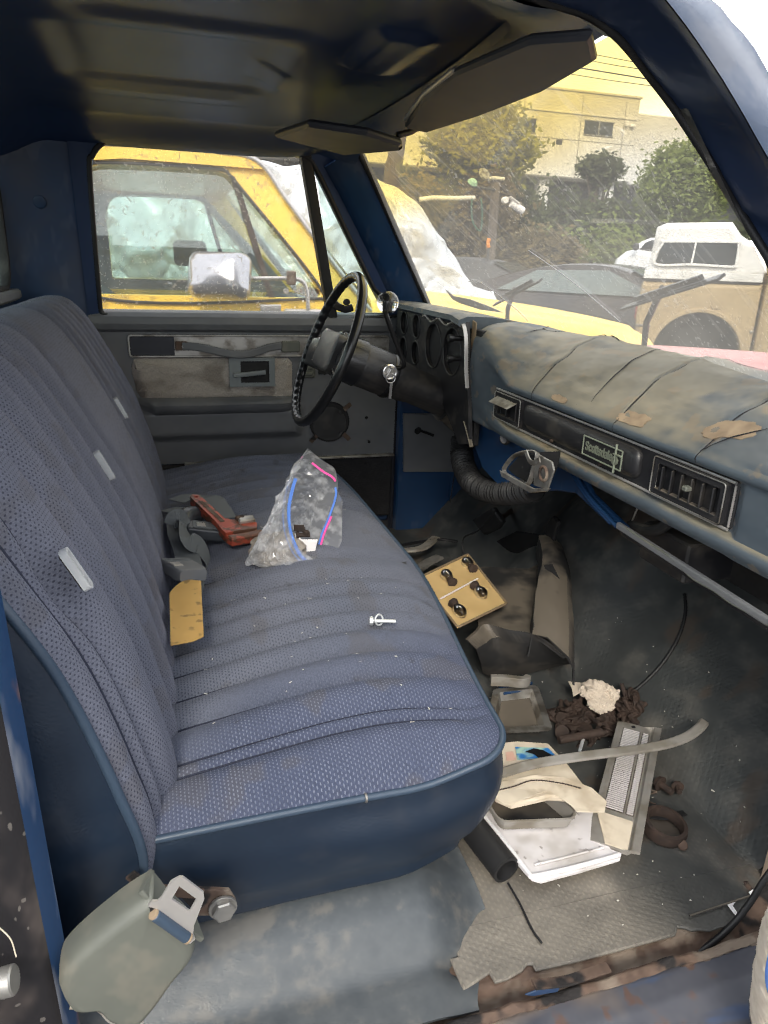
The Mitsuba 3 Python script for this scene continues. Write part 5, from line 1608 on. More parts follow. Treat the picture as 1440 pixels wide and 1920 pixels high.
def bag_ring(t):
    """t = 0 at the mouth, 1 at the bottom of the bag, which lies to the left"""
    c = loop0.mean(0)
    shift = A(-0.085 * t, 0.02 * t, 0)
    q = loop0 + shift
    zlow = 0.852
    top = loop0[:, 2].max()
    h = np.array([1.0, 0.93, 0.80, 0.62, 0.42, 0.20])
    hs = np.interp(t, np.linspace(0, 1, len(h)), h)
    q[:, 2] = zlow - 0.004 + (q[:, 2] - 0.835) * hs
    wid = 1 + 1.1 * math.sin(math.pi * min(1, t * 0.85)) * (1 - 0.25 * t)
    q[:, 1] = q[:, 1].mean() + (q[:, 1] - q[:, 1].mean()) * wid
    q[:, 2] = np.maximum(q[:, 2], zlow)
    return q


rings = [bag_ring(t) for t in np.linspace(0, 1, 30)]
br = np.array(rings)
bm = loft(br, True, False)
n_ = meshkit.arrays(bm, True)[2]
v = np.asarray(bm.vertices)
w = np.repeat(np.linspace(0, 1, 30), br.shape[1])
cr_ = np.abs(meshkit.fbm(v * 34, 3, 61) - 0.5) * 2
v = v + n_ * (((1 - cr_) ** 2 * 0.014 - 0.007) * sm(0.05, 0.3, w))[:, None]
v = v + np.random.RandomState(2).uniform(-0.0014, 0.0014, v.shape) * sm(0.10, 0.3, w)[:, None]
bm.vertices = v
cap_c = v[-br.shape[1]:].mean(0) + A(-0.012, 0, -0.004)
nn = len(v)
m = br.shape[1]
capf = np.array([[nn, nn - m + (j + 1) % m, nn - m + j] for j in range(m)])
bm = tm(np.vstack([v, [cap_c]]), np.vstack([bm.faces, capf]))
obj(bag + '__film', bm, 'bag_film')
# right-hand wall of the film in front of the mouth, and the zip beads
rw_ = np.stack([be * (1 - t) + t * np.array([(min(0.325, b[0] + 0.05 + 0.02 * math.sin(i * 0.5)), b[1] - 0.02, max(0.856, b[2] - 0.012)) for i, b in enumerate(be)]) for t in np.linspace(0, 1, 6)], 1)[13:]
obj(bag + '__film_001', tm(rw_.reshape(-1, 3), grid_faces(*rw_.shape[:2])), 'bag_film', True)
obj(bag + '__blue_zip', sweep(fe[4:] + A(0, -0.002, 0), rrect(0.0065, 0.0016, 0.0005, 2), up=(0, -1, 0.1)), 'bag_blue', 30)
obj(bag + '__blue_zip', sweep(fe[4:] + A(-0.011, -0.003, 0.001), rrect(0.0018, 0.0014, 0.0005, 2), up=(0, -1, 0.1)), 'bag_blue', 30)
obj(bag + '__pink_zip', sweep(be[1:9] + A(-0.001, -0.002, -0.008), rrect(0.0045, 0.0016, 0.0005, 2), up=(0, -1, 0.1)), 'bag_pink', 30)
obj(bag + '__blue_zip', sweep(be[11:] + A(-0.004, -0.001, 0), rrect(0.0045, 0.0016, 0.0005, 2), up=(0, -1, 0.1)), 'bag_blue', 30)
obj(bag + '__pink_zip', sweep(be[18:] + A(-0.001, -0.004, 0), rrect(0.0042, 0.0016, 0.0005, 2), up=(0, -1, 0.1)), 'bag_pink', 30)
lump = rough(place(trimesh.creation.icosphere(4, 1.0), (0, 0, 0)), 0.22, 2.3, 9)
lv_ = np.asarray(lump.vertices) * A(0.056, 0.046, 0.034) + A(0.196, -0.140, 0.876)
lv_[:, 2] = np.maximum(lv_[:, 2], 0.850)
M('grit', proc(lambda p, n, uv: mix((0.10, 0.085, 0.070), (0.40, 0.36, 0.32), fbm(p.x * 60, p.y * 60, p.z * 60, 4))), 0.8)
obj('dirty_parts', tm(lv_, lump.faces), 'grit', True)
tag('dirty_parts', 'grey-brown heap of gritty small parts inside the clear zip bag', 'parts', kind='stuff')
pp = sheet3([(0.229, -0.145, 0.9097), (0.2427, -0.145, 0.8951), (0.2748, -0.145, 0.8924), (0.2684, -0.145, 0.8609), (0.2576, -0.145, 0.848), (0.2404, -0.145, 0.868), (0.2299, -0.145, 0.8871)], 0.003, 0.001, up=(0, -1, 0.3))
obj('paper_scrap', pp, 'white_paper')
tag('paper_scrap', 'white paper scrap in the mouth of the zip bag', 'paper')
mp = sheet3([(0.228, -0.14, 0.9247), (0.248, -0.14, 0.9231), (0.2512, -0.14, 0.9128), (0.2458, -0.14, 0.9087), (0.2289, -0.14, 0.9123)], 0.004, 0.001, up=(0, -1, 0.2))
obj('metal_tab', mp, 'rust_dark')
tag('metal_tab', 'small brown metal tab showing inside the zip bag', 'metal part')
c = A(*[(0.2454, -0.142, 0.9027)][0])
obj('black_screw', cat(cyl(c + A(-0.012, 0, 0.002), c + A(0.014, 0, 0), 0.004, 10), cyl(c + A(-0.014, 0, 0.002), c + A(-0.008, 0, 0.002), 0.007, 10), cyl(c + A(0.002, -0.004, 0.004), c + A(0.010, 0.004, 0.004), 0.006, 10)), 'rust_dark', 40)
tag('black_screw', 'dark small screw showing inside the zip bag', 'screw')

# pipe wrench
wr = thing('pipe_wrench', 'red rusty pipe wrench lying on the seat belts', 'pipe wrench')
h0, h1 = A(*[(0.0527, 0.1111, 0.905)][0]), A(*[(0.1125, -0.0554, 0.885)][0])
hd_ = unit(h1 - h0)
sd = unit(np.cross([0, 0, 1.0], hd_))
up_ = np.cross(hd_, sd)
L = np.linalg.norm(h1 - h0)
out = np.array([(-0.006, -0.009), (0.004, -0.011), (L * 0.75, -0.012), (L * 0.97, -0.016), (L + 0.012, -0.016), (L + 0.012, 0.012), (L + 0.018, 0.050), (L - 0.004, 0.062), (L - 0.030, 0.052), (L - 0.032, 0.030), (L * 0.72, 0.011), (0.004, 0.011), (-0.006, 0.009), (-0.012, 0.0)])
FR = np.stack([hd_, sd, up_], 1)
obj(wr + '__handle', place(prism(out, 0.020, 0.004, [circ(0.0045, 14) + A(0.004, 0)]), h0 - up_ * 0.010, FR), 'red_tool', 30)
obj(wr + '__groove', place(prism([(0.03, -0.004), (L * 0.8, -0.005), (L * 0.8, 0.005), (0.03, 0.004)], 0.001, 0.0003), h0 + up_ * 0.0102, FR), 'rusty')
jaw = np.array([(L + 0.016, -0.018), (L + 0.036, -0.014), (L + 0.040, 0.045), (L + 0.028, 0.062), (L + 0.020, 0.055), (L + 0.020, 0.012)])
obj(wr + '__jaw', place(prism(jaw, 0.020, 0.003), h0 - up_ * 0.012, FR), 'red_tool', 30)
obj(wr + '__hook_jaw', place(prism([(L - 0.034, 0.030), (L - 0.012, 0.026), (L - 0.008, 0.060), (L - 0.030, 0.066)], 0.014, 0.003), h0 + up_ * 0.004, FR), 'dull_metal', 30)
obj(wr + '__nut', place(cyl((L - 0.030, 0.028, 0.010), (L - 0.030, 0.044, 0.010), 0.010, 14), h0, FR), 'rusty', 40)


# seat belts lying in the crease
def belt(key, label, pts, width=0.042, ups=None, mat='belt_web'):
    p = spl(pts, 60)
    if ups is not None:
        u_ = spl(ups, 60)
    obj(key, sweep(p, rrect(width, 0.0018, 0.0006, 2), up=u_ if ups is not None else (0, 0, 1)), mat, 40)
    tag(key, label, 'seat belt', 'seat belts on the seat')


belt('seat_belt', 'grey seat belt webbing curling over the near buckle by the sandpaper', [(0.0025, -0.02, 0.8978), (0.0107, -0.02, 0.9122), (0.0233, -0.02, 0.8962)] + [(0.0253, -0.1, 0.8956), (0.0467, -0.1, 0.8826), (0.0616, -0.1, 0.8553), (0.0628, -0.1, 0.8356), (0.0495, -0.1, 0.8161)] + [(0.0428, -0.2, 0.8399)],
     0.040, [(0.3, -0.9, 0.3), (0.2, -0.9, 0.2), (0.7, -0.6, 0.4), (0.7, -0.5, 0.5), (0.8, -0.5, 0.3), (0.9, -0.3, 0.3), (0.9, -0.2, 0.2), (0.9, -0.2, 0.1), (0.9, -0.2, 0.1)])
belt('seat_belt_001', 'flat grey seat belt webbing fanned out under the pipe wrench', [(0.0125, 0.202, 0.875), (0.04, 0.2288, 0.875), (0.0708, 0.2105, 0.875)] + [(0.0936, 0.1795, 0.885), (0.1047, 0.108, 0.885), (0.1122, 0.0353, 0.885)], 0.046)
belt('seat_belt_002', 'grey seat belt webbing running down into the seat crease', [(-0.005, 0.16, 0.872), (0.02, 0.10, 0.882), (0.012, 0.0, 0.880), (0.022, -0.10, 0.872), (0.028, -0.2, 0.866), (0.022, -0.26, 0.862)], 0.046)
for i, (p0, p1, lab) in enumerate((([(0.0412, -0.0092, 0.885)][0], [(0.0946, -0.0095, 0.875)][0], 'dark seat belt buckle with a bright button under the pipe wrench'),)):
    key = thing('belt_buckle', lab, 'seat belt buckle', 'seat belt buckles')
    a_, b_ = A(*p0), A(*p1)
    Rm = frame(b_ - a_, None, (0, 0, 1.0))
    obj(key + '__case', place(loft([np.column_stack([np.full(20, x), rrect(0.052 * s, 0.026 * s, 0.006, 4)]) for x, s in ((-0.04, 0.85), (-0.034, 1), (0.030, 1), (0.040, 0.85))]), (a_ + b_) / 2 + A(0, 0, -0.004), Rm), 'buckle_black', 35)
    obj(key + '__button', place(box((-0.020, -0.014, 0.0), (-0.002, 0.006, 0.0025), 0.0006), (a_ + b_) / 2 + A(0, 0, 0.0095), Rm), 'chrome')
    obj(key + '__plate', place(box((-0.028, -0.020, 0.0), (0.028, 0.020, 0.0015), 0.0006), (a_ + b_) / 2 + A(0, 0, 0.009), Rm), 'belt_web')
    obj(key + '__sleeve', tube(spl([tuple(a_ + A(-0.02, 0.02, 0)), tuple(a_ + A(-0.01, 0.05, 0.008)), tuple(a_ + A(0.01, 0.08, 0.0))], 14), 0.020, 12), 'buckle_black', True)
key = thing('belt_buckle', 'grey seat belt buckle behind the sandpaper sheet', 'seat belt buckle', 'seat belt buckles')
a_ = A(0.014, -0.215, 0.884)
Rm = frame(A(0.35, -0.9, 0.1), None, (0.2, 0, 1.0))
obj(key + '__case', place(loft([np.column_stack([np.full(20, x), rrect(0.058 * s, 0.024 * s, 0.006, 4)]) for x, s in ((-0.045, 0.85), (-0.038, 1), (0.034, 1), (0.045, 0.85))]), a_, Rm), 'grey_plastic', 35)
obj(key + '__button', place(box((-0.004, -0.024, 0.0), (0.018, -0.006, 0.0025), 0.0006), a_ + A(0, 0, 0.0118), Rm), 'dull_chrome')
obj(key + '__ridge', place(cat(*[box((x, -0.028, 0.0), (x + 0.0025, 0.028, 0.0018), 0.0006) for x in (-0.020, -0.030)]), a_ + A(0, 0, 0.0117), Rm), 'belt_web')

# yellow sandpaper sheet standing in the crease
sp_t = [(-0.0114, -0.308, 0.884), (-0.0004, -0.2808, 0.884), (0.0181, -0.2607, 0.884), (0.0418, -0.2706, 0.884)]
sp_b = [(-0.0138, -0.4551, 0.868), (0.0031, -0.4527, 0.868), (0.0188, -0.4499, 0.868), (0.0351, -0.4389, 0.868)]
rows = []
for t in np.linspace(0, 1, 12):
    a_ = spl(np.array(sp_t) * (1 - t) + np.array(sp_b) * t, 10)
    rows.append(a_ + A(0, 0, 0.004) * math.sin(math.pi * t))
sp_m = tm(np.array(rows).reshape(-1, 3), grid_faces(12, 10))
obj('sandpaper_sheet', thicken(sp_m, 0.0011), 'sandpaper', 40)
tag('sandpaper_sheet', 'yellow used sandpaper sheet leaning in the seat crease', 'sandpaper')

# zinc bolt with a ring on the cushion
bo = thing('bolt_and_ring', 'bright zinc bolt with a wire ring lying on the ribbed cushion', 'bolt')
p0, p1 = [(0.2996, -0.4581, 0.872), (0.3343, -0.4681, 0.872)]
p0, p1 = A(*p0), A(*p1)
obj(bo + '__shank', cyl(p0, p1, 0.0030, 12), 'zinc', 40)
obj(bo + '__head', hexhead(p0, p0 - p1, 0.0072, 0.006), 'zinc', 25)
obj(bo + '__ring', place(trimesh.creation.torus(0.0085, 0.0016, 22, 8), p0 * 0.75 + p1 * 0.25 + A(0, 0, 0.002), frame((0.8, 0.5, 0.1), (0.1, 0.4, 0.9))), 'zinc', True)

# lint and crumbs
r = np.random.RandomState(3)
ms = []
for k in range(60):
    x, y = r.uniform(0.0, 0.40), r.choice([r.uniform(-0.70, -0.2), r.uniform(-0.6, 0.3)])
    L = r.uniform(0.0015, 0.006)
    z = seat_z(x, y)
    d = unit(A(r.randn(), r.randn(), 0.2 * r.randn()))
    ms.append(obox((x, y, z + 0.001), (L, r.uniform(0.0006, 0.0016), 0.0007), frame(d, None, (0, 0, 1.0)), 0.0001))
M('crumbs', (0.52, 0.49, 0.44), 0.9)
obj('seat_crumbs', cat(*ms), 'crumbs')
tag('seat_crumbs', 'pale lint and crumbs scattered on the seat cushion', 'crumbs', kind='stuff')

# belt retractor housing beside the seat, bolted to the sill
RT = TR + '__belt_retractor'
labels[RT] = {'label': 'grey-green seat belt retractor housing with a bare metal tongue'}
tp = [(-0.048, -0.872, 0.8419), (-0.0392, -0.872, 0.8421), (-0.0323, -0.872, 0.8348), (-0.0018, -0.872, 0.7696), (-0.0012, -0.872, 0.7607)]
q0, q1, q2, q3 = (A(*p) for p in [(-0.1254, -0.885, 0.7883), (-0.0471, -0.885, 0.8526), (-0.0026, -0.885, 0.7791), (-0.0259, -0.885, 0.7405)])
q4, q5, q6, q7 = (A(*p) for p in [(-0.0614, -0.885, 0.6865), (-0.0888, -0.885, 0.6992), (-0.1007, -0.885, 0.7214), (-0.1247, -0.885, 0.7332)])
poly = [q0, q1, q1 * 0.8 + q2 * 0.2, q2, q3, q4, q5, q6, q7]
P = np.array([(p[0], p[2]) for p in poly])
cen = P.mean(0)
rings = []
for y, s, dx in ((-0.862, 1.00, 0), (-0.876, 1.00, 0), (-0.888, 0.985, 0), (-0.896, 0.93, 0), (-0.900, 0.80, 0)):
    q = cen + (P - cen) * s
    rings.append(np.column_stack([q[:, 0], np.full(len(q), y), q[:, 1]]))
rings = [spl(r_, 90, True) if i > 1 else spl(r_, 90, True) for i, r_ in enumerate(rings)]
hm_ = loft([0.12 * r_ + 0.88 * np.array([rr for rr in interp3(np.vstack([r_, r_[:1]]), 91)[:-1]]) for r_ in rings])
obj(RT + '__cover', hm_, 'grey_green', 50)
ridge_ = [A(q1[0] - 0.004, -0.888, q1[2] - 0.016), A((q1[0] * 0.55 + q0[0] * 0.45), -0.894, (q1[2] * 0.5 + q0[2] * 0.5) - 0.032), A(q7[0] + 0.012, -0.892, q7[2] + 0.02)]
obj(RT + '__cover__ridge', tube(spl(ridge_, 20), 0.0035, 8), 'grey_green', True)
obj(RT + '__cover__rim', tube(spl([tuple(A(*p) + A(0, -0.004, -0.001)) for p in (q4, q5, q6, q7)], 24), 0.0028, 8), 'aged_alloy', True)
obj(RT + '__cover__lip', sweep(spl([tuple(q1 + A(0.0, 0.01, 0.001)), tuple(q1 * 0.5 + q2 * 0.5 + A(0, 0.0, 0.001)), tuple(q2 + A(0, 0.01, 0))], 16), rrect(0.030, 0.006, 0.002, 2), up=(0.4, 0, 0.8)), 'grey_green', 30)
ax0, ax1 = A(*[(-0.0419, -0.905, 0.8444)][0]), A(*[(-0.01, -0.905, 0.8004)][0])
obj(RT + '__roller', cyl(ax0 * 0.92 + ax1 * 0.08, ax0 * 0.08 + ax1 * 0.92, 0.0054, 18), 'piping', 40)
obj(RT + '__roller__end', cat(cyl(ax0 * 0.97 + ax1 * 0.03, ax0 * 0.92 + ax1 * 0.08, 0.0052, 16), cyl(ax0 * 0.08 + ax1 * 0.92, ax0 * 0.03 + ax1 * 0.97, 0.0052, 16)), 'foam', 40)
obj(RT + '__slot', sheet3([(-0.0439, -0.9015, 0.8496), (-0.0388, -0.9015, 0.8482), (-0.0076, -0.9015, 0.8053), (-0.0061, -0.9015, 0.7951), (-0.0113, -0.9015, 0.7926), (-0.0427, -0.9015, 0.8336)], 0.002, 0.0004, up=(0, -1, 0)), 'pit_black')
tq = [(-0.0447, -0.9035, 0.8508), (-0.0406, -0.9035, 0.856), (-0.0356, -0.9035, 0.8545), (-0.032, -0.9035, 0.858), (-0.023, -0.9035, 0.8741), (-0.0152, -0.9035, 0.8777), (-0.0119, -0.9035, 0.8768), (0.0056, -0.9035, 0.8531), (0.0057, -0.9035, 0.8452), (-0.0052, -0.9035, 0.8156), (-0.0067, -0.9035, 0.8045), (-0.0051, -0.9035, 0.7972), (-0.0103, -0.9035, 0.7933), (-0.0121, -0.9035, 0.7966), (-0.0106, -0.9035, 0.8058)]
tq += [(-0.038, -0.9035, 0.8462)]
hole_ = [(-0.0158, -0.9035, 0.867), (-0.0011, -0.9035, 0.8471), (-0.0081, -0.9035, 0.834), (-0.0233, -0.9035, 0.8536)]
o = A(*tq[0])
xd = unit(A(*tq[7]) - A(*tq[0]))
ydir = np.cross(A(0, 1.0, 0), xd)
to2 = lambda pts: [(float((A(*p) - o) @ xd), float((A(*p) - o) @ ydir)) for p in pts]
t2, h2 = to2(tq), to2(hole_)
obj(RT + '__tongue', place(prism(t2, 0.0024, 0.0005, [h2]), o, np.stack([xd, ydir, np.cross(xd, ydir)], 1)), 'dull_chrome')


# ------------------------------------------------------------------ things on the floor
def fz(x, y):
    return float(floor_z(np.array(x, float), np.array(y, float)))


# cut-open tunnel cover
CT = thing('tunnel_cover', 'dusty black plastic tunnel cover with a cut-open top on the floor hump', 'tunnel cover')
rail_in = [(0.8942, 0.0593, 0.77), (0.8442, -0.0509, 0.77)] + [(0.7831, -0.1466, 0.75)] + [(0.7308, -0.2283, 0.73)] + [(0.6898, -0.3, 0.71)]
rail_out = [(0.9285, 0.0182, 0.76), (0.8724, -0.0984, 0.76)] + [(0.8119, -0.2153, 0.74)] + [(0.7599, -0.3124, 0.72)] + [(0.7304, -0.3692, 0.69)]
ri, ro = spl(rail_in, 24), spl(rail_out, 24)
rl = np.stack([ri + A(-0.004, 0, -0.05), ri, ri * 0.6 + ro * 0.4 + A(0, 0, 0.012), ro + A(0, 0, 0.0), ro + A(0.016, 0, -0.03), ro + A(0.020, 0, -0.065)], 1)
obj(CT + '__rail', rough(thicken(tm(rl.reshape(-1, 3), grid_faces(24, 6)), -0.004), 0.004, 22, 3), 'console_dirty', 50)
ftop = [(0.5487, -0.2883, 0.71), (0.5819, -0.2605, 0.71), (0.6125, -0.2352, 0.71), (0.6506, -0.27, 0.71), (0.6898, -0.3, 0.71)] + [(0.7304, -0.3692, 0.69)]
fbot = [(0.6325, -0.2044, 0.57), (0.6443, -0.2205, 0.57), (0.6729, -0.2276, 0.57), (0.6959, -0.2333, 0.57), (0.7331, -0.2292, 0.57), (0.8335, -0.2174, 0.57)]
ft, fb = spl(ftop, 24), spl(fbot, 24)
front_g = np.stack([ft + A(0, 0.01, -0.004), ft, ft * 0.75 + fb * 0.25 + A(0, -0.022, 0.012), ft * 0.4 + fb * 0.6 + A(0, -0.018, 0.006), fb], 1)
obj(CT + '__front', thicken(tm(front_g.reshape(-1, 3), grid_faces(24, 5)), -0.004), 'console_dirty', 50)
obj(CT + '__tray', sheet3([(0.7081, 0.0669, 0.69), (0.7525, 0.0841, 0.69), (0.8616, 0.0461, 0.69), (0.9384, 0.0854, 0.69), (0.8096, -0.111, 0.69), (0.6984, -0.2881, 0.69), (0.5992, -0.2415, 0.69)], 0.006, 0.001), 'console_dirty')
obj(CT + '__cavity', sheet3([(0.93, 0.4728, 0.5643), (0.93, 0.2511, 0.7095), (0.93, 0.1231, 0.7486), (0.93, 0.0833, 0.6977), (0.93, 0.168, 0.6207), (0.93, 0.4416, 0.5077)], 0.004, 0.001, up=(-1, 0, 0)), 'pit_black')
pl = spl([(0.6154, -0.2767, 0.6), (0.6474, -0.2867, 0.6), (0.6839, -0.2998, 0.6), (0.705, -0.2714, 0.6)], 20)
obj('wood_batten', sweep(pl[:16], rrect(0.014, 0.022, 0.002, 2), up=(0, 0, 1)), 'aged_alloy', 30)
tag('wood_batten', 'grey weathered batten wedged below the tunnel cover', 'batten')
obj('blue_lid', sheet3([(0.6404, -0.2679, 0.575), (0.7016, -0.2832, 0.575), (0.7206, -0.269, 0.575), (0.6904, -0.2927, 0.575), (0.64, -0.2943, 0.575)], 0.006, 0.002), 'blue_paint')
tag('blue_lid', 'blue lid edge below the tunnel cover, above the metal tray', 'lid')

# blister card of four bulbs propped on the hump
BC = thing('bulb_card', 'tan blister card of light bulbs propped against the tunnel cover', 'bulb card')
cc = [A(*p) for p in [(0.6996, 0.0655, 0.735)] + [(0.6889, -0.1776, 0.72)] + [(0.53, -0.279, 0.735)] + [(0.5211, -0.0699, 0.75)]]
cx_, cy_ = unit(cc[0] - cc[3]), None
cn = unit(np.cross(cc[1] - cc[0], cc[3] - cc[0]))
cn = cn if cn[2] > 0 else -cn
obj(BC + '__card', sheet3([tuple(p) for p in cc], 0.0025, 0.0008), 'amber_card')
rm_ = np.array(spl(cc, 60, True)) * 0
e4 = np.array(cc + cc[:1])
obj(BC + '__border', tube(interp3(e4, 80)[:-1] + cn * 0.001, 0.0028, 8, closed=True), 'card_edge', True)
mid = lambda a_, b_: cc[3] + (cc[0] - cc[3]) * a_ + (cc[2] - cc[3]) * b_
obj(BC + '__fold', sweep([mid(0.06, 0.50) + cn * 0.002, mid(0.80, 0.50) + cn * 0.002], rrect(0.0035, 0.0015, 0.0005, 2), up=cn), 'white_plastic')
scene['bulb_glass'] = {'type': 'principled', 'base_color': {'type': 'rgb', 'value': [0.30, 0.27, 0.24]}, 'roughness': 0.12, 'spec_trans': 0.75, 'eta': 1.4}
for a_, b_, s_ in ((0.36, 0.28, 1), (0.82, 0.24, 1), (0.62, 0.72, -1), (0.14, 0.80, -1)):
    k = thing('light_bulb', ['small smoky bulb in the upper left pocket of the bulb card', 'small smoky bulb in the upper right pocket of the bulb card', 'small smoky bulb in the lower right pocket of the bulb card', 'small smoky bulb in the lower left pocket, half behind the seat'][[0.36, 0.82, 0.62, 0.14].index(a_)], 'light bulb')
    ax_ = unit(cc[2] - cc[3]) * s_
    BS = 1.35
    o = mid(a_, b_) + cn * 0.009
    Rm = frame(np.cross(ax_, cn), ax_)
    Rb = np.stack([np.cross(ax_, cn), cn, ax_], 1) * 1.35
    obj(k + '__glass', place(lathe([(0.001, -0.0205), (0.006, -0.019), (0.0095, -0.013), (0.0098, -0.006), (0.0075, 0.002), (0.006, 0.006), (0.001, 0.0065)], 18), o, Rb), 'bulb_glass', True)
    obj(k + '__base', place(lathe([(0.001, 0.005), (0.0062, 0.006), (0.0062, 0.010), (0.0085, 0.0175), (0.001, 0.018)], 18), o, Rb), 'rust_dark', 40)
    obj(k + '__filament', place(box((-0.003, -0.001, -0.008), (0.003, 0.001, -0.003), 0.0008), o, Rb), 'chrome')

# shallow metal tray
def pan(key, label, corners, depth, rim, cat_='tray', mat='dull_metal', inner='rust_dark'):
    k = thing(key, label, cat_)
    p = np.array([A(*q) for q in corners])
    rr = np.array(sg.Polygon(p[:, :2]).buffer(-0.012).buffer(0.012, quad_segs=4).exterior.coords)[:-1]
    z = p[:, 2].mean()
    wall_o = np.array(sg.Polygon(rr).buffer(-rim, quad_segs=4).exterior.coords)[:-1]
    n_ = 60
    R_ = lambda q, zz: np.column_stack([interp3(np.column_stack([np.vstack([q, q[:1]]), np.zeros(len(q) + 1)]), n_ + 1)[:-1][:, :2], np.full(n_, zz)])
    ins_ = np.array(sg.Polygon(rr).buffer(-rim - 0.006, quad_segs=4).exterior.coords)[:-1]

    def al(q):       # start each ring at the same corner
        q = ccw(q)
        i = np.argmin(q[:, 0] + 2 * q[:, 1])
        return np.roll(q, -i, 0)
    rr, wall_o, ins_ = al(rr), al(wall_o), al(ins_)
    rg = [R_(rr, z - 0.003), R_(rr, z), R_(wall_o, z + 0.0005), R_(ins_, z - depth)]
    obj(k + '__rim', thicken(loft(rg, True, False), -0.0015), mat, 30)
    obj(k + '__floor', sheet3([(q[0], q[1], z - depth + 0.0005) for q in R_(ins_, z)], 0.002, 0.0004), inner)
    return k


pan('metal_tray', 'shallow grey metal tray between the seat and the pile of bolts', [(0.6249, -0.2744, 0.575), (0.7257, -0.2808, 0.575), (0.6784, -0.4302, 0.575), (0.5875, -0.4138, 0.575), (0.5371, -0.4144, 0.575)], 0.018, 0.014, inner='console_dirty')
# white plastic panel, baking tray, old booklet
wp_ = [(0.452, -0.5772, 0.574), (0.4665, -0.5707, 0.574), (0.6392, -0.6416, 0.574), (0.6376, -0.6718, 0.574), (0.6169, -0.7179, 0.574), (0.6286, -0.7287, 0.574), (0.6194, -0.7381, 0.574), (0.5493, -0.7423, 0.574), (0.4815, -0.7441, 0.574), (0.4709, -0.7363, 0.574), (0.467, -0.7222, 0.574), (0.4451, -0.5905, 0.574)]
k = thing('white_plastic_sheet', 'scuffed white plastic panel lying on the floor mat under the baking tray', 'plastic panel')
obj(k + '__face', sheet3(wp_, 0.010, 0.003), 'white_dirty', 30)
obj(k + '__lip', tube(spl([tuple(A(*p) + A(0, 0, 0.001)) for p in [(0.4495, -0.5889, 0.576), (0.4598, -0.6649, 0.576), (0.4679, -0.7285, 0.576), (0.4745, -0.7373, 0.576), (0.5468, -0.7385, 0.576), (0.618, -0.7355, 0.576)]], 50), 0.0038, 8), 'white_plastic', True)
obj(k + '__bead', tube(spl([tuple(A(*p) + A(0, 0, 0.0005)) for p in [(0.4837, -0.7185, 0.576), (0.5363, -0.7179, 0.576), (0.6025, -0.7162, 0.576)]], 24), 0.002, 6), 'white_dirty', True)
for q in [(0.4624, -0.6348, 0.575), (0.4876, -0.7081, 0.575)]:
    pass
pan('baking_tray', 'rimmed grey baking tray with a rusty bottom, lying on the white panel', [(0.4693, -0.5658, 0.6), (0.5646, -0.5773, 0.6), (0.5881, -0.6603, 0.6), (0.5736, -0.6732, 0.6), (0.4646, -0.6502, 0.6), (0.4569, -0.6376, 0.6), (0.4573, -0.5861, 0.6)], 0.022, 0.003, mat='aged_alloy', inner='console_dirty')
BK = thing('booklet', 'torn yellowed booklet with a picture page on the baking tray', 'booklet')
bt_ = [(0.5274, -0.4952, 0.622), (0.5606, -0.4975, 0.622), (0.6136, -0.5173, 0.622), (0.6185, -0.5674, 0.622), (0.6161, -0.6663, 0.622), (0.6031, -0.6592, 0.622), (0.5478, -0.6385, 0.622), (0.4809, -0.6405, 0.622), (0.4631, -0.62, 0.622), (0.4637, -0.5885, 0.622), (0.4671, -0.5493, 0.622)]
obj(BK + '__pages', sheet3(bt_, 0.012, 0.003), 'paper_old', 30)
cover = [(0.461, -0.5913, 0.627), (0.4863, -0.5901, 0.627), (0.5418, -0.5953, 0.627), (0.5915, -0.6122, 0.627), (0.6191, -0.648, 0.627), (0.6274, -0.6776, 0.627), (0.6128, -0.6941, 0.627), (0.5926, -0.6899, 0.627), (0.5687, -0.686, 0.627), (0.5676, -0.6691, 0.627), (0.5623, -0.6457, 0.627), (0.5488, -0.6271, 0.627), (0.5269, -0.6339, 0.627), (0.5016, -0.6445, 0.627), (0.482, -0.6466, 0.627), (0.4668, -0.6402, 0.627), (0.4607, -0.624, 0.627)]
cm_ = sheet3(cover, 0.002, 0.0006)
cv = np.array(cm_.vertices)
cv[:, 2] += 0.006 * np.sin(cv[:, 0] * 60) * np.cos(cv[:, 1] * 44)
cm_.vertices = cv
obj(BK + '__cover', cm_, 'paper_old', 30)
obj(BK + '__edge_line', tube(spl([tuple(A(*p)) for p in [(0.4657, -0.6164, 0.632), (0.4975, -0.6146, 0.632), (0.5335, -0.6099, 0.632), (0.5727, -0.6266, 0.632), (0.5998, -0.6464, 0.632)]], 20), 0.0010, 5), 'rust_dark', True)
M('print_blue', proc(lambda p, n, uv: mix((0.03, 0.16, 0.42), (0.30, 0.48, 0.42), smoothstep(0.35, 0.65, fbm(p.x * 40, p.y * 70, 0.0, 3)))), 0.4)
M('print_warm', proc(lambda p, n, uv: mix((0.52, 0.28, 0.20), (0.62, 0.52, 0.46), fbm(p.x * 70, p.y * 70, 0.0, 2))), 0.4)
obj(BK + '__picture', sheet3([(0.5489, -0.5162, 0.6245), (0.6043, -0.5334, 0.6245), (0.6067, -0.5604, 0.6245), (0.5368, -0.5481, 0.6245)], 0.0012, 0.0003), 'print_blue')
obj(BK + '__picture', sheet3([(0.5258, -0.5255, 0.6248), (0.5398, -0.5261, 0.6248), (0.5348, -0.548, 0.6248), (0.5176, -0.5464, 0.6248)], 0.0012, 0.0003), 'print_warm')
obj(BK + '__printed_car', cat(sheet3([(0.5589, -0.5344, 0.6262), (0.5767, -0.5301, 0.6262), (0.591, -0.5382, 0.6262), (0.6001, -0.5552, 0.6262), (0.5948, -0.561, 0.6262), (0.574, -0.5542, 0.6262), (0.5709, -0.5448, 0.6262)], 0.0006, 0.0001)), 'smooth_black')
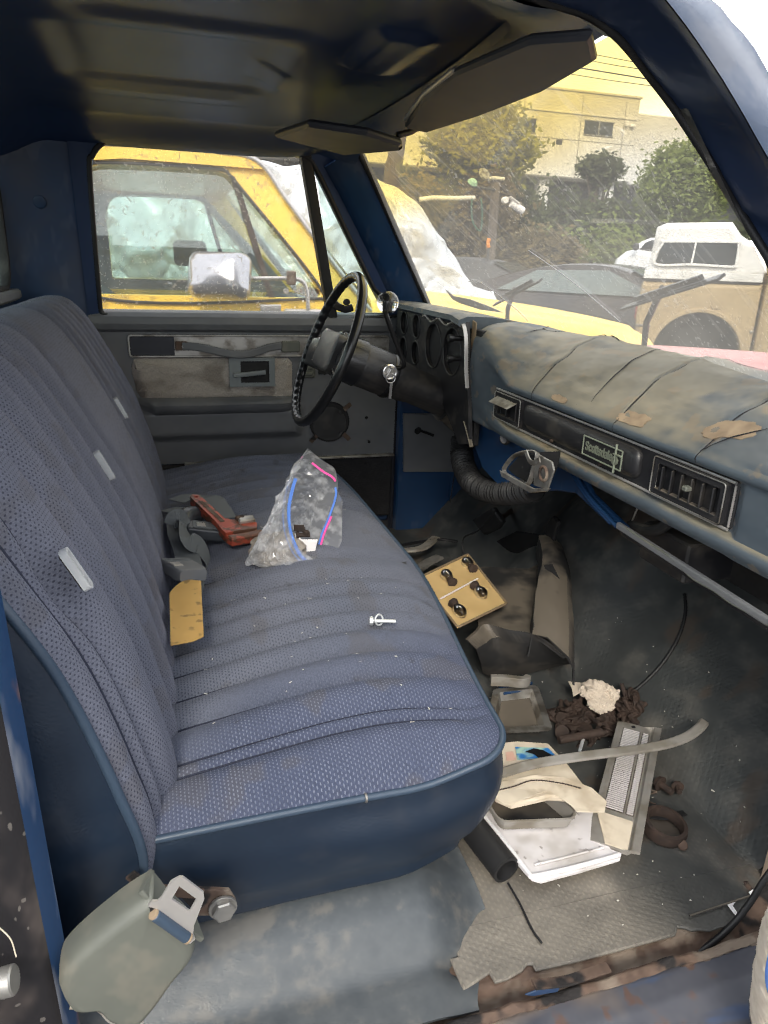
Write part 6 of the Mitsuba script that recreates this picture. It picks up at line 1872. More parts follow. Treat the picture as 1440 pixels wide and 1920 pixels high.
# black pipe under the seat
q0, q1 = A(*[(0.4205, -0.595, 0.575)][0]), A(*[(0.4431, -0.7098, 0.568)][0])
PI = thing('black_pipe', 'short black pipe lying between the seat and the white panel', 'pipe')
dd = unit(q1 - q0)
pm = place(lathe([(0.020, 0), (0.0225, 0.002), (0.0225, np.linalg.norm(q1 - q0)), (0.018, np.linalg.norm(q1 - q0)), (0.018, 0.01)], 24), q0, frame(np.cross(dd, [0, 0, 1.0]), np.cross(dd, np.cross(dd, [0, 0, 1.0]))))
x_ = unit(np.cross(dd, [0, 0, 1.0]))
pm = place(lathe([(0.018, 0.004), (0.0225, 0.0), (0.0225, np.linalg.norm(q1 - q0)), (0.018, np.linalg.norm(q1 - q0)), (0.017, 0.02)], 24), q0, np.stack([x_, np.cross(dd, x_), dd], 1))
obj(PI + '__wall', pm, 'black_rubber', 40)
# ribbed aluminium scuff plate
SP = thing('scuff_plate', 'ribbed aluminium door scuff plate lying across the floor', 'scuff plate')
s0, s1 = A(*[(0.837, -0.4777, 0.585)][0]), A(*[(0.6187, -0.7185, 0.572)][0])
d = unit(s1 - s0)
w = unit(np.cross(d, [0, 0, 1.0]))
w = w if w[0] > 0 else -w
Ls = np.linalg.norm(s1 - s0)
hw = 0.040
cs_prof = [(-hw, -0.004), (-hw, 0.0), (-hw + 0.012, 0.004), (0.020, 0.004), (0.024, 0.001), (0.028, 0.010), (hw, 0.012), (hw, 0.006), (0.028, 0.004), (0.022, -0.003), (-hw + 0.012, 0.0)]
pts = np.array([s0 + d * t * Ls for t in np.linspace(0, 1, 24)])
obj(SP + '__plate', loft([[p + w * a + A(0, 0, 1) * b for a, b in cs_prof] for p in pts]), 'aged_alloy', 30)
for i in range(46):
    t = 0.07 + 0.68 * i / 45
    for a, b in ((-0.026, 0.004), (0.009, 0.020)):
        c = s0 + d * t * Ls + w * (a + b) / 2 + A(0, 0, 0.0045)
        obj(SP + '__rib', obox(c, (0.0024, b - a, 0.0030), np.stack([d, w, A(0, 0, 1)], 1), 0.0006), 'dull_chrome')
for a, b in ((-0.027, 0.005), (0.008, 0.021)):
    obj(SP + '__groove', place(box((0.06 * Ls, a, 0.0040), (0.76 * Ls, b, 0.0044), 0), s0, np.stack([d, w, A(0, 0, 1)], 1)), 'rust_dark')
obj(SP + '__end_piece', sheet3([tuple(s0 + d * t * Ls + w * a + A(0, 0, 0.0065)) for t, a in ((0.80, -0.036), (0.80, 0.022), (1.0, 0.022), (1.0, -0.012), (0.93, -0.020))], 0.002, 0.0005), 'paper_old')
obj(SP + '__hole', cyl(s0 + d * 0.03 * Ls + w * -0.01 + A(0, 0, 0.0042), s0 + d * 0.03 * Ls + w * -0.01 + A(0, 0, 0.0048), 0.004, 12), 'pit_black')
# long bright moulding with a curled end
ms_ = spl([(0.4694, -0.6012, 0.65), (0.5404, -0.593, 0.65), (0.6185, -0.5953, 0.65), (0.6968, -0.6013, 0.65)] + [(0.7514, -0.6026, 0.648)] + [(0.7977, -0.6038, 0.65), (0.842, -0.5955, 0.65), (0.8796, -0.58, 0.65), (0.9004, -0.5675, 0.65)], 70)
obj('trim_moulding', sweep(ms_, [(-0.0085, 0), (-0.006, 0.003), (0.006, 0.003), (0.0085, 0), (0.0085, -0.002), (-0.0085, -0.002)], up=(0, -0.35, 1)), 'aged_alloy', 30)
tag('trim_moulding', 'long curved metal trim moulding lying across the booklet and scuff plate', 'trim moulding')

# crumpled tissue
def crumple(c, s, seed):
    m = trimesh.creation.icosphere(4, 1.0)
    v = np.asarray(m.vertices)
    f = 1 + 0.55 * (meshkit.fbm(v * 1.6, 2, seed) - 0.5) + 0.60 * np.abs(meshkit.fbm(v * 3.0, 3, seed + 1) - 0.5) * 2
    m.vertices = v * f[:, None] * np.asarray(s) + np.asarray(c)
    return m


tc = A(*[(0.8165, -0.3538, 0.585)][0])
key = thing('crumpled_tissue', 'crumpled off-white paper tissue behind the pile of bolts', 'tissue')
obj(key + '__ball', cat(crumple(tc + A(0, 0, 0.006), (0.026, 0.024, 0.018), 5), crumple(tc + A(-0.002, -0.032, -0.006), (0.024, 0.018, 0.014), 8), crumple(tc + A(0.026, -0.014, 0.0), (0.018, 0.018, 0.018), 12)), 'tissue', 14)
obj(key + '__corner', sheet3([(0.7843, -0.3034, 0.588), (0.8169, -0.3199, 0.588), (0.7938, -0.3448, 0.588), (0.7648, -0.3574, 0.588), (0.7782, -0.3288, 0.588)], 0.001, 0.0003), 'tissue')


# rusty bolts, nuts and washers
def bolt_mesh(L, r_, seed):
    r = np.random.RandomState(seed)
    return cat(cyl((0, 0, 0), (L, 0, 0), r_, 10), hexhead((0, 0, 0), (-1, 0, 0), r_ * 1.9, r_ * 1.3), cyl((0.0, 0, 0), (0.0015, 0, 0), r_ * 2.3, 14))


r = np.random.RandomState(12)
kinds = [bolt_mesh(0.028, 0.0045, 1), bolt_mesh(0.018, 0.005, 2), cat(cyl((-0.004, 0, 0), (0.004, 0, 0), 0.011, 6), cyl((-0.006, 0, 0), (-0.0035, 0, 0), 0.015, 18)), place(trimesh.creation.annulus(0.006, 0.0125, 0.0025, 20), (0, 0, 0)), bolt_mesh(0.045, 0.0042, 3), place(lathe([(0.001, 0), (0.017, 0.001), (0.018, 0.004), (0.013, 0.006), (0.001, 0.006)], 18), (0, 0, 0))]
pc = A(0.790, -0.395, 0)
LB = {0: ('rusty_bolt', 'rusty bolt in the dark pile of fixings on the floor', 'bolt'), 1: ('rusty_bolt', 'rusty bolt in the dark pile of fixings on the floor', 'bolt'), 2: ('rusty_nut', 'rusty flanged nut in the dark pile of fixings', 'nut'), 3: ('rusty_washer', 'rusty washer ring in the dark pile of fixings', 'washer'), 4: ('rusty_bolt', 'rusty bolt in the dark pile of fixings on the floor', 'bolt'), 5: ('rusty_grommet', 'rusty round grommet in the dark pile of fixings', 'grommet')}
for i in range(95):
    ang, rad = r.uniform(0, 6.283), math.sqrt(r.rand())
    x, y = pc[0] + 0.098 * rad * math.cos(ang), pc[1] + 0.058 * rad * math.sin(ang) - 0.10 * (0.098 * rad * math.cos(ang))
    z = 0.552 + 0.026 * (1 - rad) * r.rand() + max(0, x - 0.84) * 1.05
    kd = int(r.choice(6, p=[0.30, 0.22, 0.16, 0.14, 0.10, 0.08]))
    Rm = trimesh.transformations.random_rotation_matrix(r.rand(3))[:3, :3]
    if kd in (3, 5):
        Rm = rot((r.randn(), r.randn(), 0.01), r.uniform(-35, 35))
    nm, lab, ct = LB[kd]
    key = obj(nm, place(kinds[kd], (x, y, z), Rm), 'rust_dark', 30)
    tag(key, lab, ct, 'rusty fixings in the pile')
a_, b_ = [(0.6608, -0.4796, 0.59), (0.7536, -0.477, 0.59)]
obj('steel_pin', cyl(a_, b_, 0.0075, 14), 'rust_dark', 40)
tag('steel_pin', 'long dark steel pin at the front of the rusty pile', 'steel pin')
a_, b_ = [(0.6862, -0.5111, 0.585), (0.7216, -0.4703, 0.585)]
obj('bright_stud', cat(cyl(a_, b_, 0.0032, 12), cyl(b_, A(*b_) + (A(*b_) - A(*a_)) * 0.15, 0.0022, 10)), 'zinc', 40)
tag('bright_stud', 'slim bright metal stud standing out from the rusty pile', 'stud')
# loose pieces nearer the sill
rc = A(*[(0.7434, -0.6848, 0.556)][0])
obj('rubber_ring', place(lathe([(0.0275, -0.009), (0.0345, -0.010), (0.0365, 0.0), (0.0345, 0.010), (0.0285, 0.011), (0.0270, 0.0)], 48), rc, rot((1, 0.3, 0), 8)), 'rust_dark', 40)
m_ = place(loft([[(r_ * math.cos(a), r_ * math.sin(a), z_) for a in np.linspace(0, 2 * np.pi, 48, endpoint=False)] for r_, z_ in ((0.0275, -0.009), (0.0345, -0.010), (0.0365, 0.0), (0.0345, 0.010), (0.0285, 0.011), (0.0270, 0.0), (0.0275, -0.009))], True, False), rc, rot((1, 0.3, 0), 8))
scene['rubber_ring'] = mikit.ply(m_, 'rust_dark', smooth=40)
tag('rubber_ring', 'dark brown bearing ring lying alone on the floor mat', 'ring')
c = A(*[(0.8058, -0.6038, 0.552)][0])
obj('loose_bolt', place(bolt_mesh(0.026, 0.0062, 4), c + A(-0.004, 0.008, 0.004), frame(A(0.25, -1, 0), None, (0, 0, 1.0))), 'rust_dark', 30)
tag('loose_bolt', 'thick dark bolt on the mat behind the bearing ring', 'bolt')
obj('loose_bolt_001', place(bolt_mesh(0.016, 0.0048, 5), c + A(0.024, -0.004, 0.002), frame(A(-0.5, -1, 0), None, (0, 0, 1.0))), 'rust_dark', 30)
tag('loose_bolt_001', 'small dark bolt beside the thick one behind the bearing ring', 'bolt')
c = A(*[(0.7523, -0.7207, 0.552)][0])
obj('loose_screw', cat(cyl(c + A(0, 0, -0.006), c + A(-0.003, -0.003, 0.001), 0.0075, 16), cyl(c, c + A(0.010, 0.010, 0.0), 0.0028, 10)), 'rusty', 40)
tag('loose_screw', 'orange rusty screw touching the bearing ring', 'screw')
obj('wire_scrap', tube(spl([(0.7637, -0.6047, 0.548), (0.7779, -0.5973, 0.548), (0.7903, -0.6047, 0.548), (0.7702, -0.6064, 0.548), (0.7609, -0.6176, 0.548), (0.7651, -0.6267, 0.548), (0.7697, -0.6293, 0.548)], 24), 0.0011, 5), 'rusty', True)
tag('wire_scrap', 'thin curly rusty wire scrap on the mat', 'wire')
obj('rubber_strip', sweep(spl([(0.7317, -0.6217, 0.549), (0.7297, -0.6395, 0.549), (0.7413, -0.6528, 0.549), (0.7664, -0.662, 0.549), (0.8034, -0.6615, 0.549)], 24), rrect(0.012, 0.002, 0.0008, 2), up=(0, 0, 1)), 'black_rubber', 30)
tag('rubber_strip', 'flat black rubber strip behind the bearing ring', 'rubber strip')
obj('paper_scrap_001', sheet3([(0.7892, -0.8229, 0.547), (0.7993, -0.8206, 0.547), (0.808, -0.823, 0.547), (0.7923, -0.8365, 0.547), (0.7865, -0.8301, 0.547)], 0.001, 0.0003), 'white_paper')
tag('paper_scrap_001', 'white paper scrap against the door seal', 'paper')
obj('tape_scrap', sheet3([(0.7417, -0.8305, 0.547), (0.7562, -0.8325, 0.547), (0.7482, -0.8361, 0.547), (0.7449, -0.8492, 0.547), (0.7393, -0.8523, 0.547), (0.7402, -0.8386, 0.547)], 0.001, 0.0003), 'white_paper')
tag('tape_scrap', 'torn white tape scrap on the mat near the sill', 'tape')
obj('thin_stick', tube([(0.6729, -0.8352, 0.548), (0.7833, -0.8301, 0.548)], 0.0015, 6), 'console_dirty', True)
tag('thin_stick', 'thin brown stick lying along the edge of the mat', 'stick')
obj('loose_cable', tube(spl([(1.0478, -0.3005, 0.7625), (1.0248, -0.3374, 0.7377), (0.9903, -0.3682, 0.7018), (0.9507, -0.3845, 0.66), (0.9117, -0.3863, 0.6188), (0.8786, -0.3781, 0.5842), (0.8488, -0.363, 0.5532)], 40), 0.0034, 8), 'black_rubber', True)
tag('loose_cable', 'thin black cable running up the toe board from the tissue', 'cable')
# strips on the driver's floor
for i, (pts, w_, mt, lab) in enumerate((([(0.6389, 0.4307, 0.6), (0.7181, 0.4392, 0.6), (0.7781, 0.4978, 0.6), (0.7946, 0.5128, 0.6)], 0.030, 'aged_alloy', 'grey metal strip on the driver floor, nearest the firewall'),
                                         ([(0.6379, 0.269, 0.605), (0.6906, 0.318, 0.605), (0.7439, 0.3541, 0.605)], 0.034, 'dull_metal', 'short pale plastic strip on the driver floor beside the seat'),
                                         ([(0.6519, 0.4709, 0.6), (0.7358, 0.4885, 0.6), (0.8079, 0.4914, 0.6), (0.8473, 0.4647, 0.6)], 0.012, 'smooth_black', 'thin black strip on the driver floor'))):
    key = numbered('trim_strip')
    obj(key, sweep(spl(pts, 20), [(-w_ / 2, 0), (-w_ / 2 + 0.003, 0.004), (w_ / 2 - 0.003, 0.004), (w_ / 2, 0), (w_ / 2, -0.002), (-w_ / 2, -0.002)], up=(0, 0, 1)), mt, 30)
    tag(key, lab, 'trim strip', 'trim strips on the driver floor')
# litter
ms, r = [], np.random.RandomState(5)
for k in range(130):
    x, y = r.uniform(0.46, 0.98), r.uniform(-0.83, -0.20)
    if y < -0.80 and x > 0.9:
        continue
    z = 0.5475 if y < -0.78 else fz(x, y) + 0.001
    s = r.uniform(0.0006, 0.0018) * (1 + 1.4 * (r.rand() < 0.08))
    ms.append(obox((x, y, z), (s * r.uniform(1, 2.6), s, 0.0007), rot((0, 0, 1), r.uniform(0, 180)), 0.0001))
obj('floor_litter', cat(*ms), 'crumbs')
tag('floor_litter', 'tiny pale chips and crumbs scattered over the floor mat', 'crumbs', kind='stuff')

# ------------------------------------------------------------------ the open passenger door, outside the picture
PD = TR + '__passenger_door'
pdir = unit(A(-0.20, -0.98, 0))
pn = A(pdir[1], -pdir[0], 0)
Rm = np.stack([pdir, pn, A(0, 0, 1)], 1)
o = A(1.02, -1.00, 0)
obj(PD + '__shell', place(box((0, -0.09, 0.50), (1.02, -0.02, 1.24), 0.02), o, Rm), 'blue_paint')
obj(PD + '__trim_panel', place(box((0.03, -0.02, 0.52), (0.98, 0.02, 1.25), 0.012), o, Rm), 'grey_plastic')
obj(PD + '__velour_insert', place(box((0.2, 0.02, 0.98), (0.90, 0.034, 1.10), 0.008), o, Rm), 'velour')
obj(PD + '__window_frame', place(sweep([(0.06, -0.05, 1.24), (0.52, -0.05, 1.70), (0.98, -0.05, 1.70), (1.00, -0.05, 1.24)], rrect(0.03, 0.04, 0.006, 2), up=(0, 1, 0)), o, Rm), 'navy_paint', 30)
# fuzzy beige cloth that hangs in front of the rocker at the picture's lower right corner
M('fleece', proc(lambda p, n, uv: mix((0.40, 0.34, 0.27), (0.58, 0.52, 0.44), fbm(p.x * 90, p.y * 90, p.z * 90, 3))), 0.95, sheen=0.6, bump=lambda p, n, uv: fbm(p.x * 260, p.y * 260, p.z * 260, 3), height=0.003)
fc = [(0.5889, -1.02, 0.6017), (0.5809, -1.02, 0.6516), (0.5743, -1.02, 0.6948), (0.5727, -1.02, 0.7349), (0.5775, -1.02, 0.7655), (0.5922, -1.02, 0.7896)]
fc = [tuple(A(*p) + A(0.062, -0.01, 0)) for p in fc]
fc += [(0.70, -1.05, 0.25), (0.70, -1.08, 0.02)]
obj('fleece_sleeve', rough(sweep(spl(fc, 70), circ(0.048, 40)), 0.0035, 170, 3), 'fleece', True)
tag('fleece_sleeve', 'fuzzy beige fleece edge at the corner of the door sill', 'fleece')
fb_ = [(0.5293, -1.062, 0.7847), (0.532, -1.062, 0.7621), (0.541, -1.062, 0.7353), (0.5569, -1.062, 0.7159)]
obj('fleece_sleeve__blue_patch', sweep(spl([tuple(A(*p) + A(0.012, 0, 0)) for p in fb_], 16), circ(0.007, 14)), 'bag_blue', True)


# ------------------------------------------------------------------ the world outside
def tarmac(p, n, uv):
    f = fbm(p.x * 0.9, p.y * 0.9, 1.0, 4)
    return mix((0.055, 0.054, 0.052), (0.105, 0.102, 0.098), f) * (0.8 + 0.4 * noise(p.x * 60, p.y * 60, 0))


M('tarmac', proc(tarmac), 0.9)
struct('ground', tm([(-60, -60, 0), (90, -60, 0), (90, 110, 0), (-60, 110, 0)], [(0, 1, 2), (0, 2, 3)]), 'tarmac')
struct('verge', tm([(4, 11.6, 0.005), (40, 11.6, 0.005), (40, 15, 0.06), (4, 15, 0.06)], [(0, 1, 2), (0, 2, 3)]), M('verge_soil', proc(lambda p, n, uv: mix((0.10, 0.11, 0.03), (0.20, 0.19, 0.08), fbm(p.x * 2, p.y * 2, 0.0, 3))), 0.95))


def yellow(p, n, uv):
    f = fbm(p.x * 5, p.y * 5, p.z * 5, 4)
    ch = smoothstep(0.66, 0.72, fbm(p.x * 16, p.y * 16, p.z * 16, 4))
    return mix(mix((0.70, 0.44, 0.035), (0.80, 0.55, 0.08), f), (0.25, 0.16, 0.06), ch * 0.5)


M('yellow_paint', proc(yellow), 0.32, clearcoat=0.4)
M('dark_glass', (0.02, 0.025, 0.027), 0.08)
M('pale_glass', (0.13, 0.155, 0.15), 0.08)
M('tyre', (0.018, 0.018, 0.019), 0.85)
M('dark_metal', (0.05, 0.05, 0.052), 0.5)
M('tan_paint', proc(lambda p, n, uv: mix((0.40, 0.295, 0.15), (0.33, 0.235, 0.115), fbm(p.x * 3, p.y * 3, p.z * 3, 4))), 0.4)
M('shell_white', proc(lambda p, n, uv: mix((0.72, 0.70, 0.66), (0.60, 0.58, 0.53), smoothstep(0.45, 0.7, fbm(p.x * 5, p.y * 5, p.z * 3, 4)))), 0.45)
M('car_white', (0.75, 0.75, 0.75), 0.25, clearcoat=0.6)
M('car_brown', (0.024, 0.018, 0.017), 0.20, clearcoat=0.7)
M('tarp', proc(lambda p, n, uv: mix((0.50, 0.515, 0.53), (0.62, 0.63, 0.635), fbm(p.x * 3, p.y * 3, p.z * 3, 3))), 0.40, metallic=0.25, bump=lambda p, n, uv: dr.abs(fbm(p.x * 4.5 + 0.9 * p.z, p.y * 4.5, p.z * 3.6, 3) - 0.5), height=0.17, eps=8e-3)
M('mirror_shell', (0.40, 0.40, 0.42), 0.2, metallic=0.8, clearcoat=0.5)
M('mirror', (0.75, 0.76, 0.76), 0.03, metallic=1.0)
scene['car_glass'] = {'type': 'thindielectric', 'int_ior': 1.5, 'specular_transmittance': {'type': 'rgb', 'value': [0.84, 0.93, 0.90]}}


def wheel_at(parent, c, r_, w_, axis=(0, 1, 0), n=1):
    k = numbered(parent + '__wheel')
    ax = unit(np.asarray(axis, float))
    x = unit(np.cross(ax, [0, 0, 1.0]))
    Rm = np.stack([x, np.cross(ax, x), ax], 1)
    obj(k + '__tyre', place(lathe([(r_ * 0.62, -w_ / 2), (r_ * 0.94, -w_ / 2), (r_, -w_ * 0.3), (r_, w_ * 0.3), (r_ * 0.94, w_ / 2), (r_ * 0.62, w_ / 2)], 32), c, Rm), 'tyre', 40)
    obj(k + '__rim', place(lathe([(0.001, -w_ * 0.42), (r_ * 0.25, -w_ * 0.46), (r_ * 0.5, -w_ * 0.30), (r_ * 0.63, -w_ * 0.52), (r_ * 0.63, w_ * 0.5), (0.001, w_ * 0.4)], 28), c, Rm), 'dull_metal', 40)


# ---- yellow pickup parked alongside
YT = thing('yellow_pickup', 'yellow pickup truck parked close alongside the blue truck', 'pickup truck')
Y0, Y1 = 1.56, 3.42


def yl(m, side=1):
    """tumblehome of the yellow cab, about its own middle"""
    m = m.copy()
    v = np.array(m.vertices)
    k = 0.16 * np.maximum(v[:, 2] - 1.262, 0)
    v[:, 1] += np.where(v[:, 1] < (Y0 + Y1) / 2, k, -k)
    m.vertices = v
    return m


ywin = [(-0.245, 1.262), (-0.245, 1.62), (-0.215, 1.695), (-0.15, 1.722), (0.235, 1.728), (0.305, 1.705), (0.345, 1.66), (0.56, 1.412), (0.655, 1.285), (0.64, 1.262)]
yout = [(-0.40, 1.195), (-0.40, 1.74), (-0.33, 1.795), (0.30, 1.80), (0.42, 1.765), (0.69, 1.41), (0.86, 1.20)]
for nm, ya, yb in (('near', Y0, Y0 + 0.06), ('far', Y1 - 0.06, Y1)):
    k = obj(YT + '__cab_side', yl(plate_y(yout, ya, yb, [ywin], 0)), 'yellow_paint', 20)
    yy = ya - 0.002 if nm == 'near' else yb + 0.002
    obj(k + '__window_seal', yl(sweep(spl(np.array([(x, yy, z) for x, z in ywin]), 120, True), rrect(0.010, 0.020, 0.003, 2), closed=True, up=(0, 1, 0))), 'black_rubber', 30)
    obj(k + '__window', yl(plate_y([(-0.26, 1.25), (-0.26, 1.70), (-0.15, 1.74), (0.24, 1.74), (0.33, 1.70), (0.67, 1.25)], ya + 0.030, ya + 0.031, b=0)), 'car_glass')
    obj(k + '__window_divider', yl(sweep([(0.318, ya + 0.02, 1.705), (0.455, ya + 0.02, 1.235)], rrect(0.022, 0.026, 0.005, 2), up=(0, 1, 0))), 'rust_dark', 30)
obj(YT + '__far_lining', yl(plate_y([(-0.38, 0.60), (-0.38, 1.72), (0.30, 1.74), (0.66, 1.40), (0.82, 1.22), (0.82, 0.60)], Y1 - 0.075, Y1 - 0.064, [ywin], 0)), 'grey_plastic', 20)
roof_y = loft([[(-0.42, y, 1.70), (-0.40, y, 1.775 + 0.02 * q), (-0.25, y, 1.800 + 0.02 * q), (0.20, y, 1.805 + 0.02 * q), (0.36, y, 1.785 + 0.018 * q), (0.44, y, 1.750 + 0.012 * q), (0.42, y, 1.735), (-0.30, y, 1.74)] for y, q in ((Y0 + 0.05, -1.2), (Y0 + 0.13, 0), (2.5, 1), (Y1 - 0.13, 0), (Y1 - 0.05, -1.2))])
obj(YT + '__roof', roof_y, 'yellow_paint', 40)
obj(YT + '__drip_rail', tube(spl([(-0.40, Y0 + 0.055, 1.762), (-0.1, Y0 + 0.055, 1.783), (0.25, Y0 + 0.055, 1.785), (0.41, Y0 + 0.05, 1.760), (0.52, Y0 + 0.035, 1.625), (0.70, Y0 + 0.010, 1.400), (0.86, Y0 + 0.0, 1.215)], 50), 0.010, 8), 'dull_chrome', True)
obj(YT + '__rear_wall', plate_x([(Y0 + 0.02, 0.6), (Y1 - 0.02, 0.6), (Y1 - 0.02, 1.26), (Y1 - 0.12, 1.76), (Y0 + 0.12, 1.76), (Y0 + 0.02, 1.26)], -0.42, -0.39, [rrect(1.4, 0.36, 0.05, 4) + A((Y0 + Y1) / 2, 1.53)]), 'dark_metal')
obj(YT + '__lower_side', cat(loft([[(x, Y0 - 0.004, 1.205 - dz), (x, Y0 - 0.045, 1.16 - dz), (x, Y0 - 0.05, 0.95), (x, Y0 - 0.02, 0.55), (x, Y0 + 0.1, 0.52), (x, Y0 + 0.1, 1.20 - dz)] for x, dz in ((-2.4, 0), (0.80, 0), (1.6, 0.05), (2.30, 0.15))]),
    loft([[(x, Y1 + 0.004, 1.205 - dz), (x, Y1 + 0.045, 1.16 - dz), (x, Y1 + 0.05, 0.95), (x, Y1 + 0.02, 0.55), (x, Y1 - 0.1, 0.52), (x, Y1 - 0.1, 1.20 - dz)] for x, dz in ((-2.4, 0), (0.80, 0), (1.6, 0.05), (2.30, 0.15))])), 'yellow_paint', 30)


def yhood(u, v):
    Y = Y0 - 0.02 + (Y1 - Y0 + 0.04) * u
    q = 1 - ((Y - (Y0 + Y1) / 2) / ((Y1 - Y0) / 2 + 0.02)) ** 2
    X = 0.86 + 0.10 * q + v * (1.52 + 0.05 * q)
    Z = 1.218 + 0.065 * np.sqrt(np.clip(q, 0, 1)) - 0.120 * v - 0.05 * v ** 4 - 0.07 * sm(0.72, 1.0, v) * sm(0.75, 0.2, q) - 0.10 * np.clip(0.12 - q, 0, 1)
    Z = Z + 0.012 * (ridge(Y, Y0 + 0.05, Y0 + 0.30, 0.06) + ridge(Y, Y1 - 0.30, Y1 - 0.05, 0.06)) + 0.018 * ridge(Y, (Y0 + Y1) / 2 - 0.45, (Y0 + Y1) / 2 + 0.45, 0.10)
    return np.stack([X, Y, Z], -1)


yh, _ = surf(yhood, 80, 40)
obj(YT + '__hood', thicken(yh, -0.03), 'yellow_paint', 40)
obj(YT + '__grille_panel', box((2.34, Y0 + 0.02, 0.62), (2.42, Y1 - 0.02, 1.02), 0.03), 'yellow_paint')
ywsm, _ = surf(lambda u, v: np.stack([0.44 + 0.43 * v + 0.10 * (1 - (2 * u - 1) ** 2) * v, Y0 + 0.10 - 0.05 * v + (Y1 - Y0 - 0.20 + 0.10 * v) * u, 1.745 - 0.50 * v], -1), 20, 10)
obj(YT + '__windshield', ywsm, 'car_glass', True)
obj(YT + '__far_pillar', tube([(0.43, Y1 - 0.09, 1.745), (0.86, Y1 - 0.03, 1.225)], 0.028, 8), 'dark_metal', True)
obj(YT + '__bench_seat', loft([[(-0.30, y, 0.75), (-0.36, y, 1.20), (-0.30, y, 1.24), (-0.20, y, 1.15), (-0.10, y, 0.85), (0.30, y, 0.82), (0.32, y, 0.70)] for y in (Y0 + 0.15, Y1 - 0.15)]), 'dark_trim', 40)
obj(YT + '__floor', box((-0.4, Y0 + 0.08, 0.50), (0.9, Y1 - 0.08, 0.56), 0.01), 'dark_metal')
obj(YT + '__dashboard', box((0.62, Y0 + 0.1, 0.95), (0.88, Y1 - 0.1, 1.21), 0.06), 'dark_trim')
obj(YT + '__steering_wheel', place(trimesh.creation.torus(0.19, 0.014, 36, 8), (0.45, Y1 - 0.50, 1.21), frame((0, 1, 0), UPW)), 'smooth_black', True)
obj(YT + '__door_handle', sweep([(0.3896, 1.5, 1.224), (0.4698, 1.5, 1.2252)], rrect(0.03, 0.022, 0.006, 2), up=(0, 1, 0)), 'dull_chrome', 30)


def mirror(parent, c, w_, h_, facing, d=0.05):
    k = numbered(parent + '__mirror')
    f = unit(np.asarray(facing, float))
    x = unit(np.cross([0, 0, 1.0], f))
    Rm = np.stack([x, np.cross(f, x), f], 1)
    R0 = rrect(w_, h_, 0.035, 6)
    obj(k + '__housing', place(loft([np.column_stack([R0 * s, np.full(len(R0), z)]) for s, z in ((0.55, -d), (0.85, -d * 0.8), (0.98, -d * 0.3), (1.0, 0), (0.99, 0.006))]), c, Rm), 'mirror_shell', 45)
    obj(k + '__glass', place(prism(rrect(w_ * 0.93, h_ * 0.91, 0.028, 6), 0.002, 0.0005), np.asarray(c) + f * 0.0062, Rm), 'mirror')
    return k


mc = A(*[(0.2335, 1.42, 1.3422)][0])
k = mirror(YT, mc, 0.235, 0.170, (0.36, 0.88, -0.30), 0.07)
p0, p1, p2, p3, p4 = (A(*q) for q in [(0.3492, 1.45, 1.3367), (0.4924, 1.45, 1.3403), (0.5466, 1.45, 1.3318), (0.5655, 1.45, 1.2964), (0.5717, 1.45, 1.2219)])
obj(k + '__arm', tube(spl([p0, p1, p2, p3, p4], 40), 0.0085, 10), 'dull_chrome', True)
obj(k + '__clamp', obox([(0.5031, 1.44, 1.3429)][0], (0.034, 0.03, 0.052), None, 0.004), 'rusty')
obj(k + '__base', obox([(0.558, 1.49, 1.2127)][0], (0.15, 0.06, 0.022), None, 0.006), 'dull_chrome')
c = A(*[(0.4852, 1.46, 1.2923)][0])
obj(k + '__bolt', cyl(c + A(0, -0.006, 0), c + A(0, 0.006, 0), 0.011), 'dull_chrome', 40)
k = mirror(YT, [(0.2234, 3.55, 1.4183)][0], 0.225, 0.155, (-0.5, -0.86, 0))
scene[k + '__housing'] = {**scene[k + '__housing'], 'bsdf': {'type': 'ref', 'id': 'dark_metal'}}
scene[k + '__glass'] = {**scene[k + '__glass'], 'bsdf': {'type': 'ref', 'id': 'dark_trim'}}
for x in (1.72, -1.55):
    for y in (Y0 + 0.10, Y1 - 0.10):
        wheel_at(YT, (x, y, 0.36), 0.36, 0.22)


# ---- silver tarpaulin over something large
def tarp_fn(u, v):
    # u along x, v over the top from the near foot to the far foot
    X = -3.6 + 6.35 * u
    a = np.pi * v
    hgt = 2.06 - 0.05 * sm(1.2, 2.0, X) - 0.80 * sm(1.75, 2.72, X) ** 1.3
    hgt = hgt + 0.05 * np.sin(X * 2.1)
    yc, hw_ = 5.05, 1.05
    y = yc - hw_ * np.sign(np.cos(a)) * np.abs(np.cos(a)) ** 0.55
    z = hgt * np.abs(np.sin(a)) ** 0.42
    P_ = np.stack([X, y, z], -1)
    cz = (1 - np.abs(meshkit.fbm(P_ * A(1.7, 1.7, 0.9), 3, 71) - 0.5) * 2) ** 3 - 0.4
    fold = 0.13 * np.sin(X * 5.2 + 1.3 * np.sin(z * 2.0)) * sm(1.9, 0.4, z) + 0.05 * np.abs(np.sin(X * 9.0 + z * 3 + 2 * np.sin(z * 3.1)))
    y = y + (0.17 * cz + fold) * -np.sign(np.cos(a))
    X = X + 0.10 * (meshkit.fbm(P_ * 1.8, 3, 75) - 0.5)
    z = z + 0.06 * cz * sm(0, 0.5, z)
    return np.stack([X, y, z], -1)


tp_, _ = surf(tarp_fn, 420, 220)
endm, _ = surf(lambda u, v: tarp_fn(np.ones_like(u), v) * A(1, 1, 1) * u[..., None] + (1 - u[..., None]) * np.stack([0 * u + 2.70, 5.05 + 0 * u, 0.02 + 0 * u], -1), 8, 60)
struct('tarpaulin', cat(tp_, endm), 'tarp', True, kind='thing')
tag('tarpaulin', 'crumpled silver tarpaulin draped over a tall load behind the yellow truck', 'tarpaulin')
key = thing('red_car', 'muted grey van hidden behind', 'van') if False else None

